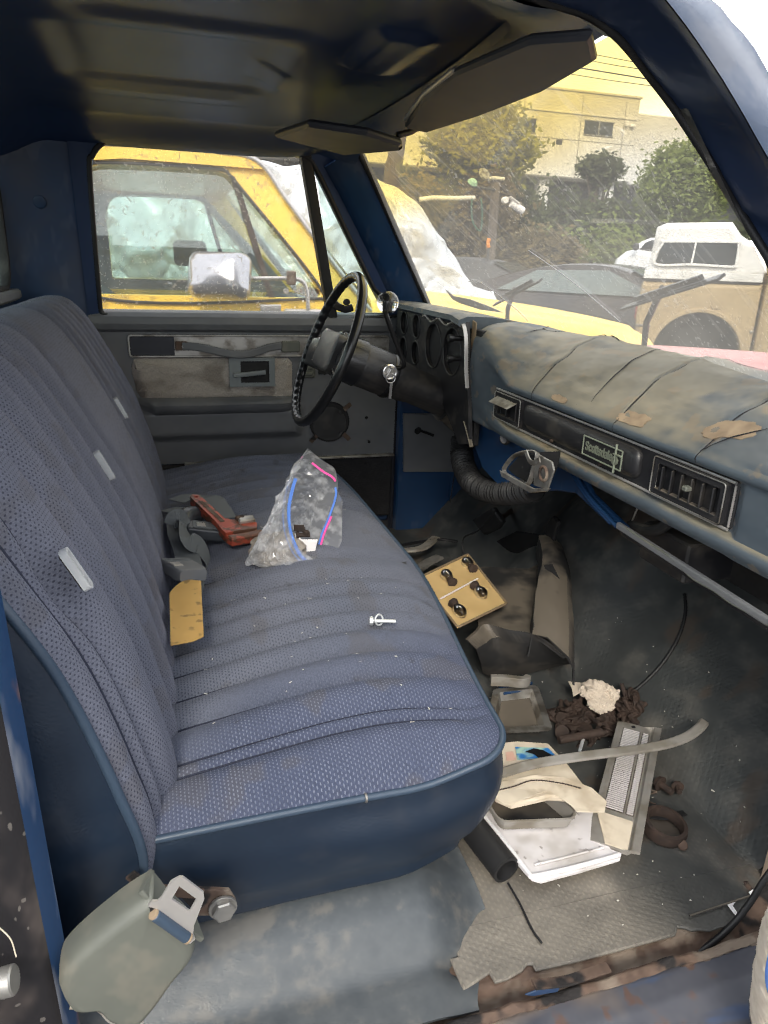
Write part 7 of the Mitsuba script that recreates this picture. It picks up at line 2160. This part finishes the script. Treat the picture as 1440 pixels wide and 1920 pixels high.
# ---- tan pickup with a white camper shell, broadside to the blue truck's open door
def bevel_side(poly, ya, yb, b):
    P = ccw([(p[0], p[2]) for p in poly])
    st = []
    for y, s in ((ya, b), (ya + b * 0.4, b * 0.3), (ya + b, 0), (yb - b, 0), (yb - b * 0.4, b * 0.3), (yb, b)):
        q = inset(P, s)
        st.append(np.column_stack([q[:, 0], np.full(len(q), y), q[:, 1]]))
    m_ = loft(st, True, False)
    fl = trimesh.creation.triangulate_polygon(sg.Polygon(st[0][:, [0, 2]]), engine='earcut')
    n0 = len(P)
    idx = np.array([int(np.argmin(((st[0][:, [0, 2]] - q) ** 2).sum(1))) for q in fl[0]])
    f_ = idx[fl[1]]
    return fix(tm(np.asarray(m_.vertices), np.vstack([m_.faces, f_, f_[:, ::-1] + 5 * n0])))


def turned(o, deg):
    return A(*o), rot((0, 0, 1), deg)


TT = thing('tan_pickup', 'tan pickup truck with a white camper shell on its bed', 'pickup truck')
TO, TRM = turned((5.39, 6.0, 0), -37)
tp = lambda m: place(m, TO, TRM)
W = 1.72
a0, a1, a2, a3 = [(-0.0036, 0, 1.261), (0.0154, 0, 1.2912), (1.2685, 0, 1.3031), (0.6916, 0, 0.7752)]
wx, wz, wr_ = a3[0], 0.40, 0.34
bx1 = a2[0]
bed = [a0, a1, a2, (bx1, 0, 0.52)] + [(wx + 0.47 * math.cos(t), 0, max(0.50, wz + 0.10 + 0.47 * math.sin(t))) for t in np.linspace(-0.1, np.pi + 0.1, 16)] + [(0.02, 0, 0.55), (-0.02, 0, 0.9)]
obj(TT + '__bed', tp(bevel_side(bed, 0, W, 0.05)), 'tan_paint', 30)
c_ = bx1 + 0.02
cab = [(c_, 0, 0.52), (c_, 0, 1.30), (c_ + 0.06, 0, 1.40), (c_ + 0.15, 0, 1.86), (c_ + 0.30, 0, 1.92), (c_ + 1.0, 0, 1.90), (c_ + 1.5, 0, 1.36), (c_ + 2.6, 0, 1.22), (c_ + 2.65, 0, 0.60), (c_ + 2.45, 0, 0.52)]
obj(TT + '__cab', tp(bevel_side(cab, 0, W, 0.06)), 'tan_paint', 30)
obj(TT + '__wheel_well', tp(box((wx - 0.5, 0.28, 0.30), (wx + 0.5, 0.36, 1.05), 0.02)), 'pit_black')
yax = TRM @ A(0, 1, 0)
for x in (wx, c_ + 1.9):
    for y in (0.15, W - 0.15):
        wheel_at(TT, TO + TRM @ A(x, y, wr_), wr_, 0.22, axis=yax)
shell = [(0.0053, 0, 1.3201), (0.0123, 0, 1.4312), (0.0411, 0, 1.4728), (0.0609, 0, 1.725), (0.0721, 0, 1.8771), (0.1779, 0, 1.9234), (0.8468, 0, 1.9447), (0.9613, 0, 1.8116), (1.0335, 0, 1.7643), (1.1623, 0, 1.751), (1.2434, 0, 1.6554), (1.2873, 0, 1.4263), (1.1946, 0, 1.356)]
sh = obj(TT + '__camper_shell', tp(bevel_side(shell, 0.02, W - 0.02, 0.07)), 'shell_white', 40)
zr = (shell[0][2] + shell[-1][2]) / 2
obj(sh + '__base_rail', tp(sweep([(0.01, 0.005, zr + 0.03), (bx1 - 0.02, 0.005, zr + 0.03)], rrect(0.03, 0.09, 0.008, 2), up=(0, 0, 1))), 'shell_white', 30)
obj(sh + '__gap', tp(box((0.03, 0.03, zr - 0.04), (bx1 - 0.03, W - 0.03, zr - 0.01), 0.004)), 'dark_metal')
sw2 = [(p[0], p[2]) for p in [(0.1084, 0, 1.4866), (0.1609, 0, 1.7048), (0.1979, 0, 1.7226), (0.9007, 0, 1.7339), (0.942, 0, 1.713), (0.9511, 0, 1.5144), (0.9248, 0, 1.4801), (0.5166, 0, 1.4887)]]
obj(sh + '__window', tp(plate_y(sw2, -0.012, 0.03)), 'dark_glass')
rg_ = spl(np.array([(x, -0.014, z) for x, z in sw2]), 60, True)
obj(sh + '__window_frame', tp(sweep(rg_, rrect(0.026, 0.022, 0.006, 2), closed=True, up=(0, 1, 0))), 'shell_white', 40)
obj(sh + '__window_divider', tp(sweep([tuple(A(*q) + A(0, -0.016, 0)) for q in [(0.5062, 0, 1.7188), (0.4943, 0, 1.488)]], rrect(0.022, 0.022, 0.004, 2), up=(0, 1, 0))), 'shell_white', 30)
q = [(0.7793, 0, 1.1213), (0.8745, 0, 1.0217)]
obj(TT + '__fuel_door', tp(box((q[0][0], -0.014, q[1][2]), (q[1][0], 0.02, q[0][2]), 0.006)), 'tan_paint')
obj(TT + '__wheel_arch', tp(sweep([(wx + 0.50 * math.cos(t), -0.012, wz + 0.10 + 0.50 * math.sin(t)) for t in np.linspace(0.0, np.pi, 20)], rrect(0.05, 0.03, 0.012, 3), up=(0, 1, 0))), 'tan_paint', 40)
for xa, xb in ((0.0, wx - 0.53), (wx + 0.53, bx1)):
    obj(TT + '__side_trim', tp(sweep([(xa, -0.008, 0.80), (xb, -0.008, 0.80)], rrect(0.02, 0.02, 0.004, 2), up=(0, 0, 1))), 'dull_metal', 30)
obj(TT + '__tail_light', tp(box((-0.03, 0.06, 0.86), (0.03, 0.20, 1.02), 0.01)), M('lamp_red', (0.35, 0.02, 0.02), 0.2))

# ---- white pickup behind it, facing left
WT = thing('white_pickup', 'white modern pickup truck half hidden behind the tan pickup', 'pickup truck')
WO, WRM = turned((7.6, 10.0, 0), -33)
wp = lambda m: place(m, WO, WRM)
fr_ = [(0.0833, 0, 1.234), (0.0661, 0, 1.4276), (0.0979, 0, 1.5861), (0.2316, 0, 1.7028), (0.3749, 0, 1.7414), (0.5776, 0, 1.7215), (0.7971, 0, 1.6938)]
wh = [(0.3202, 0, 1.261)][0][0]
wb = fr_ + [(fr_[-1][0] + 3.8, 0, fr_[-1][2]), (fr_[-1][0] + 3.8, 0, 0.55)] + [(wh + 0.52 * math.cos(t), 0, max(0.5, 0.58 + 0.52 * math.sin(t))) for t in np.linspace(0, np.pi - 0.05, 14)] + [(fr_[0][0] - 0.0, 0, 0.62)]
obj(WT + '__body', wp(bevel_side(wb, 0, 1.9, 0.08)), 'car_white', 40)
wc_ = [(0.3612, 0, 1.7152), (0.4602, 0, 1.8719), (0.606, 0, 1.935)]
x9 = wc_[2][0]
obj(WT + '__cab', wp(bevel_side(wc_ + [(x9 + 2.2, 0, wc_[2][2]), (x9 + 2.4, 0, wc_[0][2])], 0.08, 1.82, 0.10)), 'car_white', 40)
sw_ = [(0.4529, 0, 1.7436), (0.5156, 0, 1.8478), (0.6123, 0, 1.8928), (0.9523, 0, 1.9015), (0.9763, 0, 1.7501)]
obj(WT + '__side_window', wp(plate_y([(p[0], p[2]) for p in sw_], 0.06, 0.10)), 'dark_glass')
mq = [(0.37, 0, 1.7755)][0]
obj(WT + '__mirror', wp(obox((mq[0], -0.10, mq[2]), (0.10, 0.16, 0.12), None, 0.03)), 'dark_metal')
yax = WRM @ A(0, 1, 0)
for x in (wh, wh + 3.5):
    for y in (0.14, 1.76):
        wheel_at(WT, WO + WRM @ A(x, y, 0.42), 0.42, 0.24, axis=yax)


# ---- dark brown sporty car, three-quarter view
def car(key, o, head, scale, paint, prof_low, prof_top):
    """built along its own x; head = direction its nose points to"""
    h = unit(A(head[0], head[1], 0))
    Rm = np.stack([h, A(-h[1], h[0], 0), A(0, 0, 1)], 1) * scale
    W = 0.86

    def body(pr, wf, n=24):
        p = spl(np.array([(x, z, 0) for x, z in pr]), 60, True)[:, :2]
        st = []
        for t in (-1, -0.97, -0.85, -0.5, 0, 0.5, 0.85, 0.97, 1):
            c_ = p.mean(0)
            s = 1 - 0.10 * max(0, abs(t) - 0.80) / 0.2
            q = c_ + (p - c_) * s
            y = W * t * wf(q[:, 1])
            st.append(np.column_stack([q[:, 0], y, q[:, 1]]))
        return loft(st)
    obj(key + '__body', place(body(prof_low, lambda z: 1 - 0.10 * np.clip((z - 0.62) / 0.3, 0, 1) ** 2), o, Rm), paint, 50)
    obj(key + '__roof', place(body(prof_top, lambda z: 0.93 - 0.26 * np.clip((z - 0.80) / 0.5, 0, 1)), o, Rm), paint, 50)
    tf = lambda pts: [tuple(A(*o) + Rm @ A(*p)) for p in pts]
    return tf


LOW = [(-2.2, 0.35), (-2.25, 0.75), (-1.9, 0.93), (-0.9, 0.96), (0.7, 0.93), (1.7, 0.82), (2.15, 0.66), (2.2, 0.38), (1.0, 0.25), (-1.0, 0.25)]
TOP = [(-1.75, 0.90), (-1.2, 1.14), (-0.6, 1.26), (-0.05, 1.28), (0.35, 1.20), (1.0, 0.90), (0.5, 0.80), (-1.0, 0.80)]
DC = thing('dark_car', 'dark brown sporty car parked beyond the yellow hood', 'car')
co = A(6.15, 7.55, 0.0)
tf = car(DC, co, (0.62, -0.78), 1.15, 'car_brown', LOW, TOP)
obj(DC + '__windshield', sheet3(tf([(0.30, -0.57, 1.238), (0.98, -0.74, 0.935), (0.98, 0.74, 0.935), (0.30, 0.57, 1.238)]), 0.02, 0.004), 'pale_glass')
for s in (-1, 1):
    obj(DC + '__side_window', sheet3(tf([(-1.25, s * 0.765, 0.95), (-0.80, s * 0.645, 1.19), (0.05, s * 0.625, 1.21), (0.70, s * 0.775, 0.95)]), 0.03, 0.004, up=A(*(Rm_ := frame(A(0.62, -0.78, 0), None, (0, 0, 1.0)))[:, 1]) * s), 'pale_glass')
for x in (-1.35, 1.35):
    for s in (-1, 1):
        wheel_at(DC, tf([(x, s * 0.80, 0.29)])[0], 0.33, 0.2, axis=(0.78, 0.62, 0))
CB = thing('grey_car', 'hazy grey car behind the dark brown one', 'car')
tf = car(CB, A(5.3, 10.2, 0.0), (0.75, -0.66), 1.18, 'dark_metal', LOW, TOP)
obj(CB + '__windshield', sheet3(tf([(0.30, -0.57, 1.238), (0.98, -0.74, 0.935), (0.98, 0.74, 0.935), (0.30, 0.57, 1.238)]), 0.02, 0.004), 'dark_glass')
for x in (-1.35, 1.35):
    for s in (-1, 1):
        wheel_at(CB, tf([(x, s * 0.80, 0.29)])[0], 0.33, 0.2, axis=(0.66, 0.75, 0))

# ---- white building
def wall_paint(p, n, uv):
    f = fbm(p.x * 0.6, p.y, p.z * 0.25, 4)
    return mix((0.62, 0.61, 0.58), (0.48, 0.46, 0.43), smoothstep(0.4, 0.75, f) * 0.8)


M('wall_paint', proc(wall_paint), 0.9)
BL = thing('white_building', 'large plain white building with small dark windows behind the trees', 'building')
YB = 30.0
tops = [(7.557, 30, 8.0601), (13.4948, 30, 8.3569), (21.3306, 30, 8.6893), (21.424, 30, 8.1697), (24.1946, 30, 8.2698), (27.8225, 30, 8.3437)]
x0_, x1_ = tops[0][0], tops[2][0]
obj(BL + '__wall', box((-4, YB, 5.17), (x1_, YB + 14, 8.62), 0.05), 'wall_paint')
obj(BL + '__wall', box((x1_ - 0.02, YB + 0.3, 5.12), (34, YB + 14, 8.10), 0.05), 'wall_paint')
obj(BL + '__base', box((-4, YB + 1.2, 0), (34, YB + 13, 5.2), 0.05), 'dark_metal')
for x in (10.2, 13.0, 15.6, 18.4, 20.6):
    obj(BL + '__wall_joint', box((x, YB - 0.012, 5.2), (x + 0.03, YB + 0.01, 8.5), 0.002), 'dull_metal')
obj(BL + '__wall_joint', box((8, YB - 0.012, 6.7), (x1_ - 0.1, YB + 0.01, 6.725), 0.002), 'dull_metal')
obj(BL + '__coping', box((-4, YB - 0.06, 8.58), (x1_ + 0.05, YB + 0.3, 8.68), 0.02), 'wall_paint')
obj(BL + '__ledge', box((9, YB - 0.05, 7.72), (x1_ - 0.1, YB + 0.02, 7.78), 0.01), 'wall_paint')
for x in (13.4, 16.9, 20.3, 24.0):
    obj(BL + '__column', box((x, YB + 0.4, 0), (x + 0.5, YB + 0.9, 5.2), 0.03), 'wall_paint')
for a, b in (((955, 218), (1003, 250)), ((1097, 225), (1148, 257))):
    q = [(14.9449, 30, 7.3684), (16.2255, 30, 6.8543)] if a[0] < 1000 else [(18.6177, 30, 7.5195), (20.0622, 30, 6.9951)]
    k = obj(BL + '__window', box((q[0][0], YB - 0.03, q[1][2]), (q[1][0], YB + 0.05, q[0][2]), 0.01), 'dark_glass')
    xm_ = (q[0][0] + q[1][0]) / 2
    obj(k + '__frame', cat(box((xm_ - 0.03, YB - 0.05, q[1][2]), (xm_ + 0.03, YB - 0.028, q[0][2]), 0.005), box((q[0][0] - 0.04, YB - 0.05, q[1][2] - 0.04), (q[1][0] + 0.04, YB - 0.031, q[1][2]), 0.005), box((q[0][0] - 0.04, YB - 0.05, q[0][2]), (q[1][0] + 0.04, YB - 0.031, q[0][2] + 0.04), 0.005)), 'dull_metal')
q = [(17.2928, 30, 6.6835), (17.5827, 30, 6.4936)]
obj(BL + '__wall_vent', box((q[0][0], YB - 0.04, q[1][2]), (q[1][0], YB + 0.02, q[0][2]), 0.01), 'dark_metal')
q = [(20.7082, 29.9, 7.544), (20.998, 29.9, 7.4814)]
obj(BL + '__wall_camera', cat(obox(q[0], (0.12, 0.12, 0.22), None, 0.02), obox(A(*q[1]), (0.24, 0.14, 0.12), None, 0.03)), 'white_plastic')

# ---- trees and shrubs
def leafy(name, dark, light, k=0.9):
    scene[name] = {'type': 'principledthin', 'base_color': proc(lambda p, n, uv: mix(dark, light, dr.clip(0.55 * noise(p.x * 9, p.y * 9, p.z * 9) + 0.6 * fbm(p.x * k, p.y * k, p.z * k, 2) - 0.05, 0, 1))), 'roughness': 0.6, 'diff_trans': 0.7, 'spec_trans': 0.0}


leafy('leaf_yellow', (0.17, 0.185, 0.04), (0.46, 0.45, 0.11))
leafy('leaf_dark', (0.060, 0.076, 0.040), (0.175, 0.190, 0.105))
leafy('leaf_mid', (0.10, 0.135, 0.040), (0.32, 0.36, 0.12))
leafy('leaf_dry', (0.105, 0.085, 0.045), (0.25, 0.195, 0.10))
M('bark', proc(lambda p, n, uv: mix((0.075, 0.058, 0.042), (0.155, 0.128, 0.10), fbm(p.x * 20, p.y * 20, p.z * 5, 4))), 0.95)


def leaves(c, rad, n, size, seed, clumps=26, shape=None):
    r = np.random.RandomState(seed)
    cl = r.randn(clumps, 3)
    cl = unit(cl) * (0.45 + 0.5 * r.rand(clumps, 1))
    if shape is not None:
        cl = shape(cl, r)
    cl = cl * 0.80
    per_ = n // clumps
    pts = (cl[:, None] + r.randn(clumps, per_, 3) * (0.15 + 0.12 * r.rand(clumps, 1, 1))).reshape(-1, 3)
    pts = np.asarray(c) + pts * np.asarray(rad)
    pts = pts[pts[:, 2] > 0.05]
    k = len(pts)
    d = unit(r.randn(k, 3) * A(1, 1, 0.6))
    e = unit(np.cross(d, r.randn(k, 3)))
    s = size * (0.6 + 0.8 * r.rand(k, 1))
    a_, b_, c_, d_ = pts - d * s, pts + e * s * 0.45, pts + d * s, pts - e * s * 0.45
    v = np.stack([a_, b_, c_, d_], 1).reshape(-1, 3)
    i = np.arange(k)[:, None] * 4
    return tm(v, np.vstack([i + [[0, 1, 2]], i + [[0, 2, 3]]]))


def tree(key, label, c, rad, n, size, mat, seed, base, trunk_r, clumps=26, cat_name='tree', group=None):
    key = thing(key, label, cat_name, group)
    r = np.random.RandomState(seed)
    c, base = A(*c), A(*base)
    tr = [sweep(spl([base, base * 0.4 + c * 0.6 + A(r.uniform(-.1, .1), 0, 0), c + A(0, 0, rad[2] * 0.3)], 16), circ(trunk_r, 8), scale=np.linspace(1, 0.35, 16))]
    for i in range(7):
        s = base * 0.45 + c * 0.55 + A(0, 0, rad[2] * r.uniform(-0.2, 0.3))
        e = c + unit(r.randn(3)) * np.asarray(rad) * 0.8
        tr.append(sweep(spl([s, (s + e) / 2 + A(0, 0, 0.1), e], 10), circ(trunk_r * 0.42, 6), scale=np.linspace(1, 0.25, 10)))
    obj(key + '__trunk', cat(*tr), 'bark', 40)
    obj(key + '__crown', leaves(c, rad, n, size, seed, clumps), mat)
    return key


tree('broadleaf_tree', 'large yellow-green broadleaf tree in front of the white building', (6.95, 14.5, 3.85), (1.10, 0.9, 0.80), 22000, 0.085, 'leaf_yellow', 5, (6.9, 14.6, 0), 0.14, 44)
tree('broadleaf_tree_001', 'dense rounded green tree at the right, above the tan pickup', (12.75, 15.0, 3.35), (1.10, 0.9, 1.10), 30000, 0.075, 'leaf_mid', 6, (13.2, 15, 0), 0.13, 60)
tree('small_tree', 'small dark spreading tree in front of the white building wall', (11.9, 17.6, 3.98), (0.60, 0.5, 0.36), 5000, 0.085, 'leaf_dark', 7, (12.2, 17.8, 0), 0.09, 20)
for i, (x, y, z, rx, ry, rz, lab, mt, sd) in enumerate((
        (8.3, 15.6, 1.75, 1.25, 0.8, 1.50, 'dark evergreen bush beside the security camera', 'leaf_dark', 11),
        (10.2, 16.6, 1.75, 1.35, 0.8, 1.50, 'dark evergreen bush below the building, left of the small tree', 'leaf_dark', 12),
        (12.2, 17.2, 1.8, 1.35, 0.8, 1.50, 'dark evergreen bush under the small spreading tree', 'leaf_dark', 13),
        (14.5, 17.6, 1.75, 1.4, 0.8, 1.45, 'dark evergreen bush behind the rounded tree', 'leaf_dark', 14),
        (17.0, 17.6, 1.7, 1.5, 0.8, 1.25, 'dark evergreen bush at the far right by the stop sign', 'leaf_dark', 15),
        (10.4, 14.2, 1.1, 2.0, 0.7, 1.3, 'low olive shrub in front of the dark bushes', 'leaf_mid', 16),
        (6.6, 13.2, 1.6, 0.9, 0.5, 1.5, 'dry brown shrub behind the hanging hose', 'leaf_dry', 17),
        (5.2, 13.6, 1.5, 1.0, 0.5, 1.4, 'dry straw-coloured shrub beside the tarpaulin', 'leaf_dry', 18),
        (7.8, 12.6, 1.1, 0.9, 0.5, 1.1, 'dusty brown shrub behind the hazy grey car', 'leaf_dry', 19))):
    tree('bush', lab, (x, y, z), (rx, ry, rz), 12000, 0.085, mt, sd, (x, y, 0), 0.07, 34, 'bush', 'bushes beyond the parking lot')

# palm-like trunk, pole with lamps and camera, fence behind
key = thing('palm_trunk', 'bare leaning palm trunk against the building wall', 'palm')
obj(key + '__trunk', sweep(spl([(5.5941, 16, 4.5444), (5.5393, 16, 4.03), (5.4923, 16, 3.6067), (5.4087, 16, 3.0952)] + [(5.3, 16, 0)], 24), circ(0.19, 12)), 'bark', 40)
M('old_wood', proc(lambda p, n, uv: mix((0.135, 0.095, 0.055), (0.27, 0.20, 0.125), fbm(p.x * 9, p.y * 9, p.z * 2, 4))), 0.9)
PO = thing('camera_pole', 'grey post carrying lamps, a white pipe and a security camera', 'post')
pp0 = A(*[(5.2959, 10, 2.6759)][0])
obj(PO + '__post', sweep([tuple(pp0), tuple(A(pp0[0] + 0.02, 10.0, 0))], rrect(0.13, 0.13, 0.04, 3)), 'bark', 30)
obj(PO + '__cap', obox(pp0 + A(0, 0, 0.02), (0.22, 0.22, 0.05), None, 0.015), 'wall_paint')
obj(PO + '__pipe', tube([(3.9905, 9.9, 2.3191), (4.2082, 9.9, 2.3535), (4.5459, 9.9, 2.3641), (4.9063, 9.9, 2.3913)], 0.036, 10), 'white_plastic', True)
sc_ = [(5.309, 9.6, 2.3639), (5.3957, 9.6, 2.3226), (5.6198, 9.6, 2.2182)]
obj(PO + '__camera', cat(cyl(sc_[1], sc_[2], 0.058, 20), cyl(A(*sc_[0]) + A(0, 0.08, 0.0), sc_[0], 0.05, 16), obox(A(*sc_[1]) + A(0.04, 0, 0.04), (0.20, 0.15, 0.02), rot((0, 1, 0), 28), 0.008)), 'white_plastic', 40)
dd = unit(A(*sc_[2]) - A(*sc_[1]))
obj(PO + '__camera__lens', cyl(A(*sc_[2]) - dd * 0.002, A(*sc_[2]) + dd * 0.004, 0.046, 20), 'dark_glass', 40)
lp = A(*[(5.0413, 9.9, 2.7362)][0])
obj(PO + '__lamp', place(lathe([(0.001, 0.03), (0.09, 0.025), (0.105, 0.0), (0.09, -0.012), (0.001, -0.014)], 24), lp, rot((1, 0.3, 0), 62)), 'dull_metal', 40)
lp = A(*[(4.8526, 9.9, 2.6031)][0])
obj(PO + '__lamp', place(lathe([(0.001, 0.05), (0.06, 0.045), (0.085, 0.0), (0.07, -0.008), (0.001, -0.01)], 24), lp, rot((1, 0.2, 0), 40)), M('lamp_teal', (0.25, 0.45, 0.42), 0.3), 40)
obj(PO + '__bracket', tube([(4.8655, 9.92, 2.5519), (5.0395, 9.92, 2.5466), (5.2534, 9.92, 2.5279)], 0.02, 8), 'dark_metal', True)
M('hose_green', (0.03, 0.11, 0.07), 0.5)
M('lamp_amber', (0.65, 0.22, 0.03), 0.4)
key = thing('hanging_hose', 'green hose hanging from the white pipe beside the post', 'hose')
obj(key + '__coil', tube(spl([(4.8186, 9.8, 2.3727), (4.8238, 9.8, 2.196), (4.8759, 9.8, 2.0038), (5.003, 9.8, 1.915), (5.009, 9.8, 2.1663), (4.9722, 9.8, 2.381)], 30), 0.012, 8), 'hose_green', True)
key = thing('garden_tool', 'small orange handled tool leaning by the post', 'tool')
obj(key + '__handle', tube(spl([(5.0697, 9.6, 1.7956), (5.0578, 9.6, 1.7244), (5.0733, 9.6, 1.6539)], 10), 0.032, 8), 'lamp_amber', True)
obj(key + '__shaft', tube([(5.0733, 9.6, 1.6539), (5.0798, 9.6, 1.375)], 0.014, 8), 'dark_metal', True)

# stop sign
SG = thing('stop_sign', 'red octagonal stop sign reading STOP above the tan pickup', 'stop sign')
so = A(*[(18.2698, 19, 3.3977)][0])
oc = np.array([(0.405 * math.cos(math.radians(22.5 + 45 * i)), 0.405 * math.sin(math.radians(22.5 + 45 * i))) for i in range(8)])
FS = np.stack([A(1, 0, 0), A(0, 0, 1.0), A(0, -1.0, 0)], 1)
obj(SG + '__border', place(prism(oc, 0.006, 0.001), so, FS), 'white_plastic')
obj(SG + '__face', place(prism(oc * 0.945, 0.004, 0.0008), so + A(0, -0.006, 0), FS), M('sign_red', (0.42, 0.03, 0.045), 0.4))
t_ = meshkit.text_mesh('STOP', 0.27, 0.003, bold=True)
tv = np.asarray(t_.vertices)
tv = (tv - A((tv[:, 0].max() + tv[:, 0].min()) / 2, 0.135, 0)) * A(0.62 / np.ptp(tv[:, 0]), 1, 1)
obj(SG + '__lettering', place(tm(tv, t_.faces), so + A(0, -0.0105, 0), FS), 'white_plastic')
obj(SG + '__post', cyl((so[0], so[1] + 0.03, 0), (so[0], so[1] + 0.03, so[2] + 0.45), 0.03, 12), 'dull_metal', 40)

# overhead cables
for i, pts in enumerate(([(14.2996, 24, 8.4501), (15.6874, 24, 8.3815), (17.3454, 24, 8.3157)], [(14.013, 24, 8.2623), (15.7204, 24, 8.1737), (17.5361, 24, 8.1347)], [(13.6982, 24, 7.9765), (15.7613, 24, 7.9163), (17.9514, 24, 7.855)], [(13.6651, 24, 7.7494), (15.7974, 24, 7.6893), (18.1247, 24, 7.6676)])):
    p = [A(*q) for q in pts]
    L0, R0_ = p[0] + (p[0] - p[1]) * 3.5, p[2] + (p[2] - p[1]) * 3.5
    c_ = spl([L0, p[0], p[1], p[2], R0_], 40)
    key = obj('overhead_cable', tube(c_, 0.022 if i == 2 else 0.013, 6), 'dark_metal', True)
    tag(key, ['topmost overhead cable crossing the sky', 'second overhead cable from the top', 'thick overhead cable, third from the top', 'lowest overhead cable above the building'][i], 'cable', 'overhead cables')
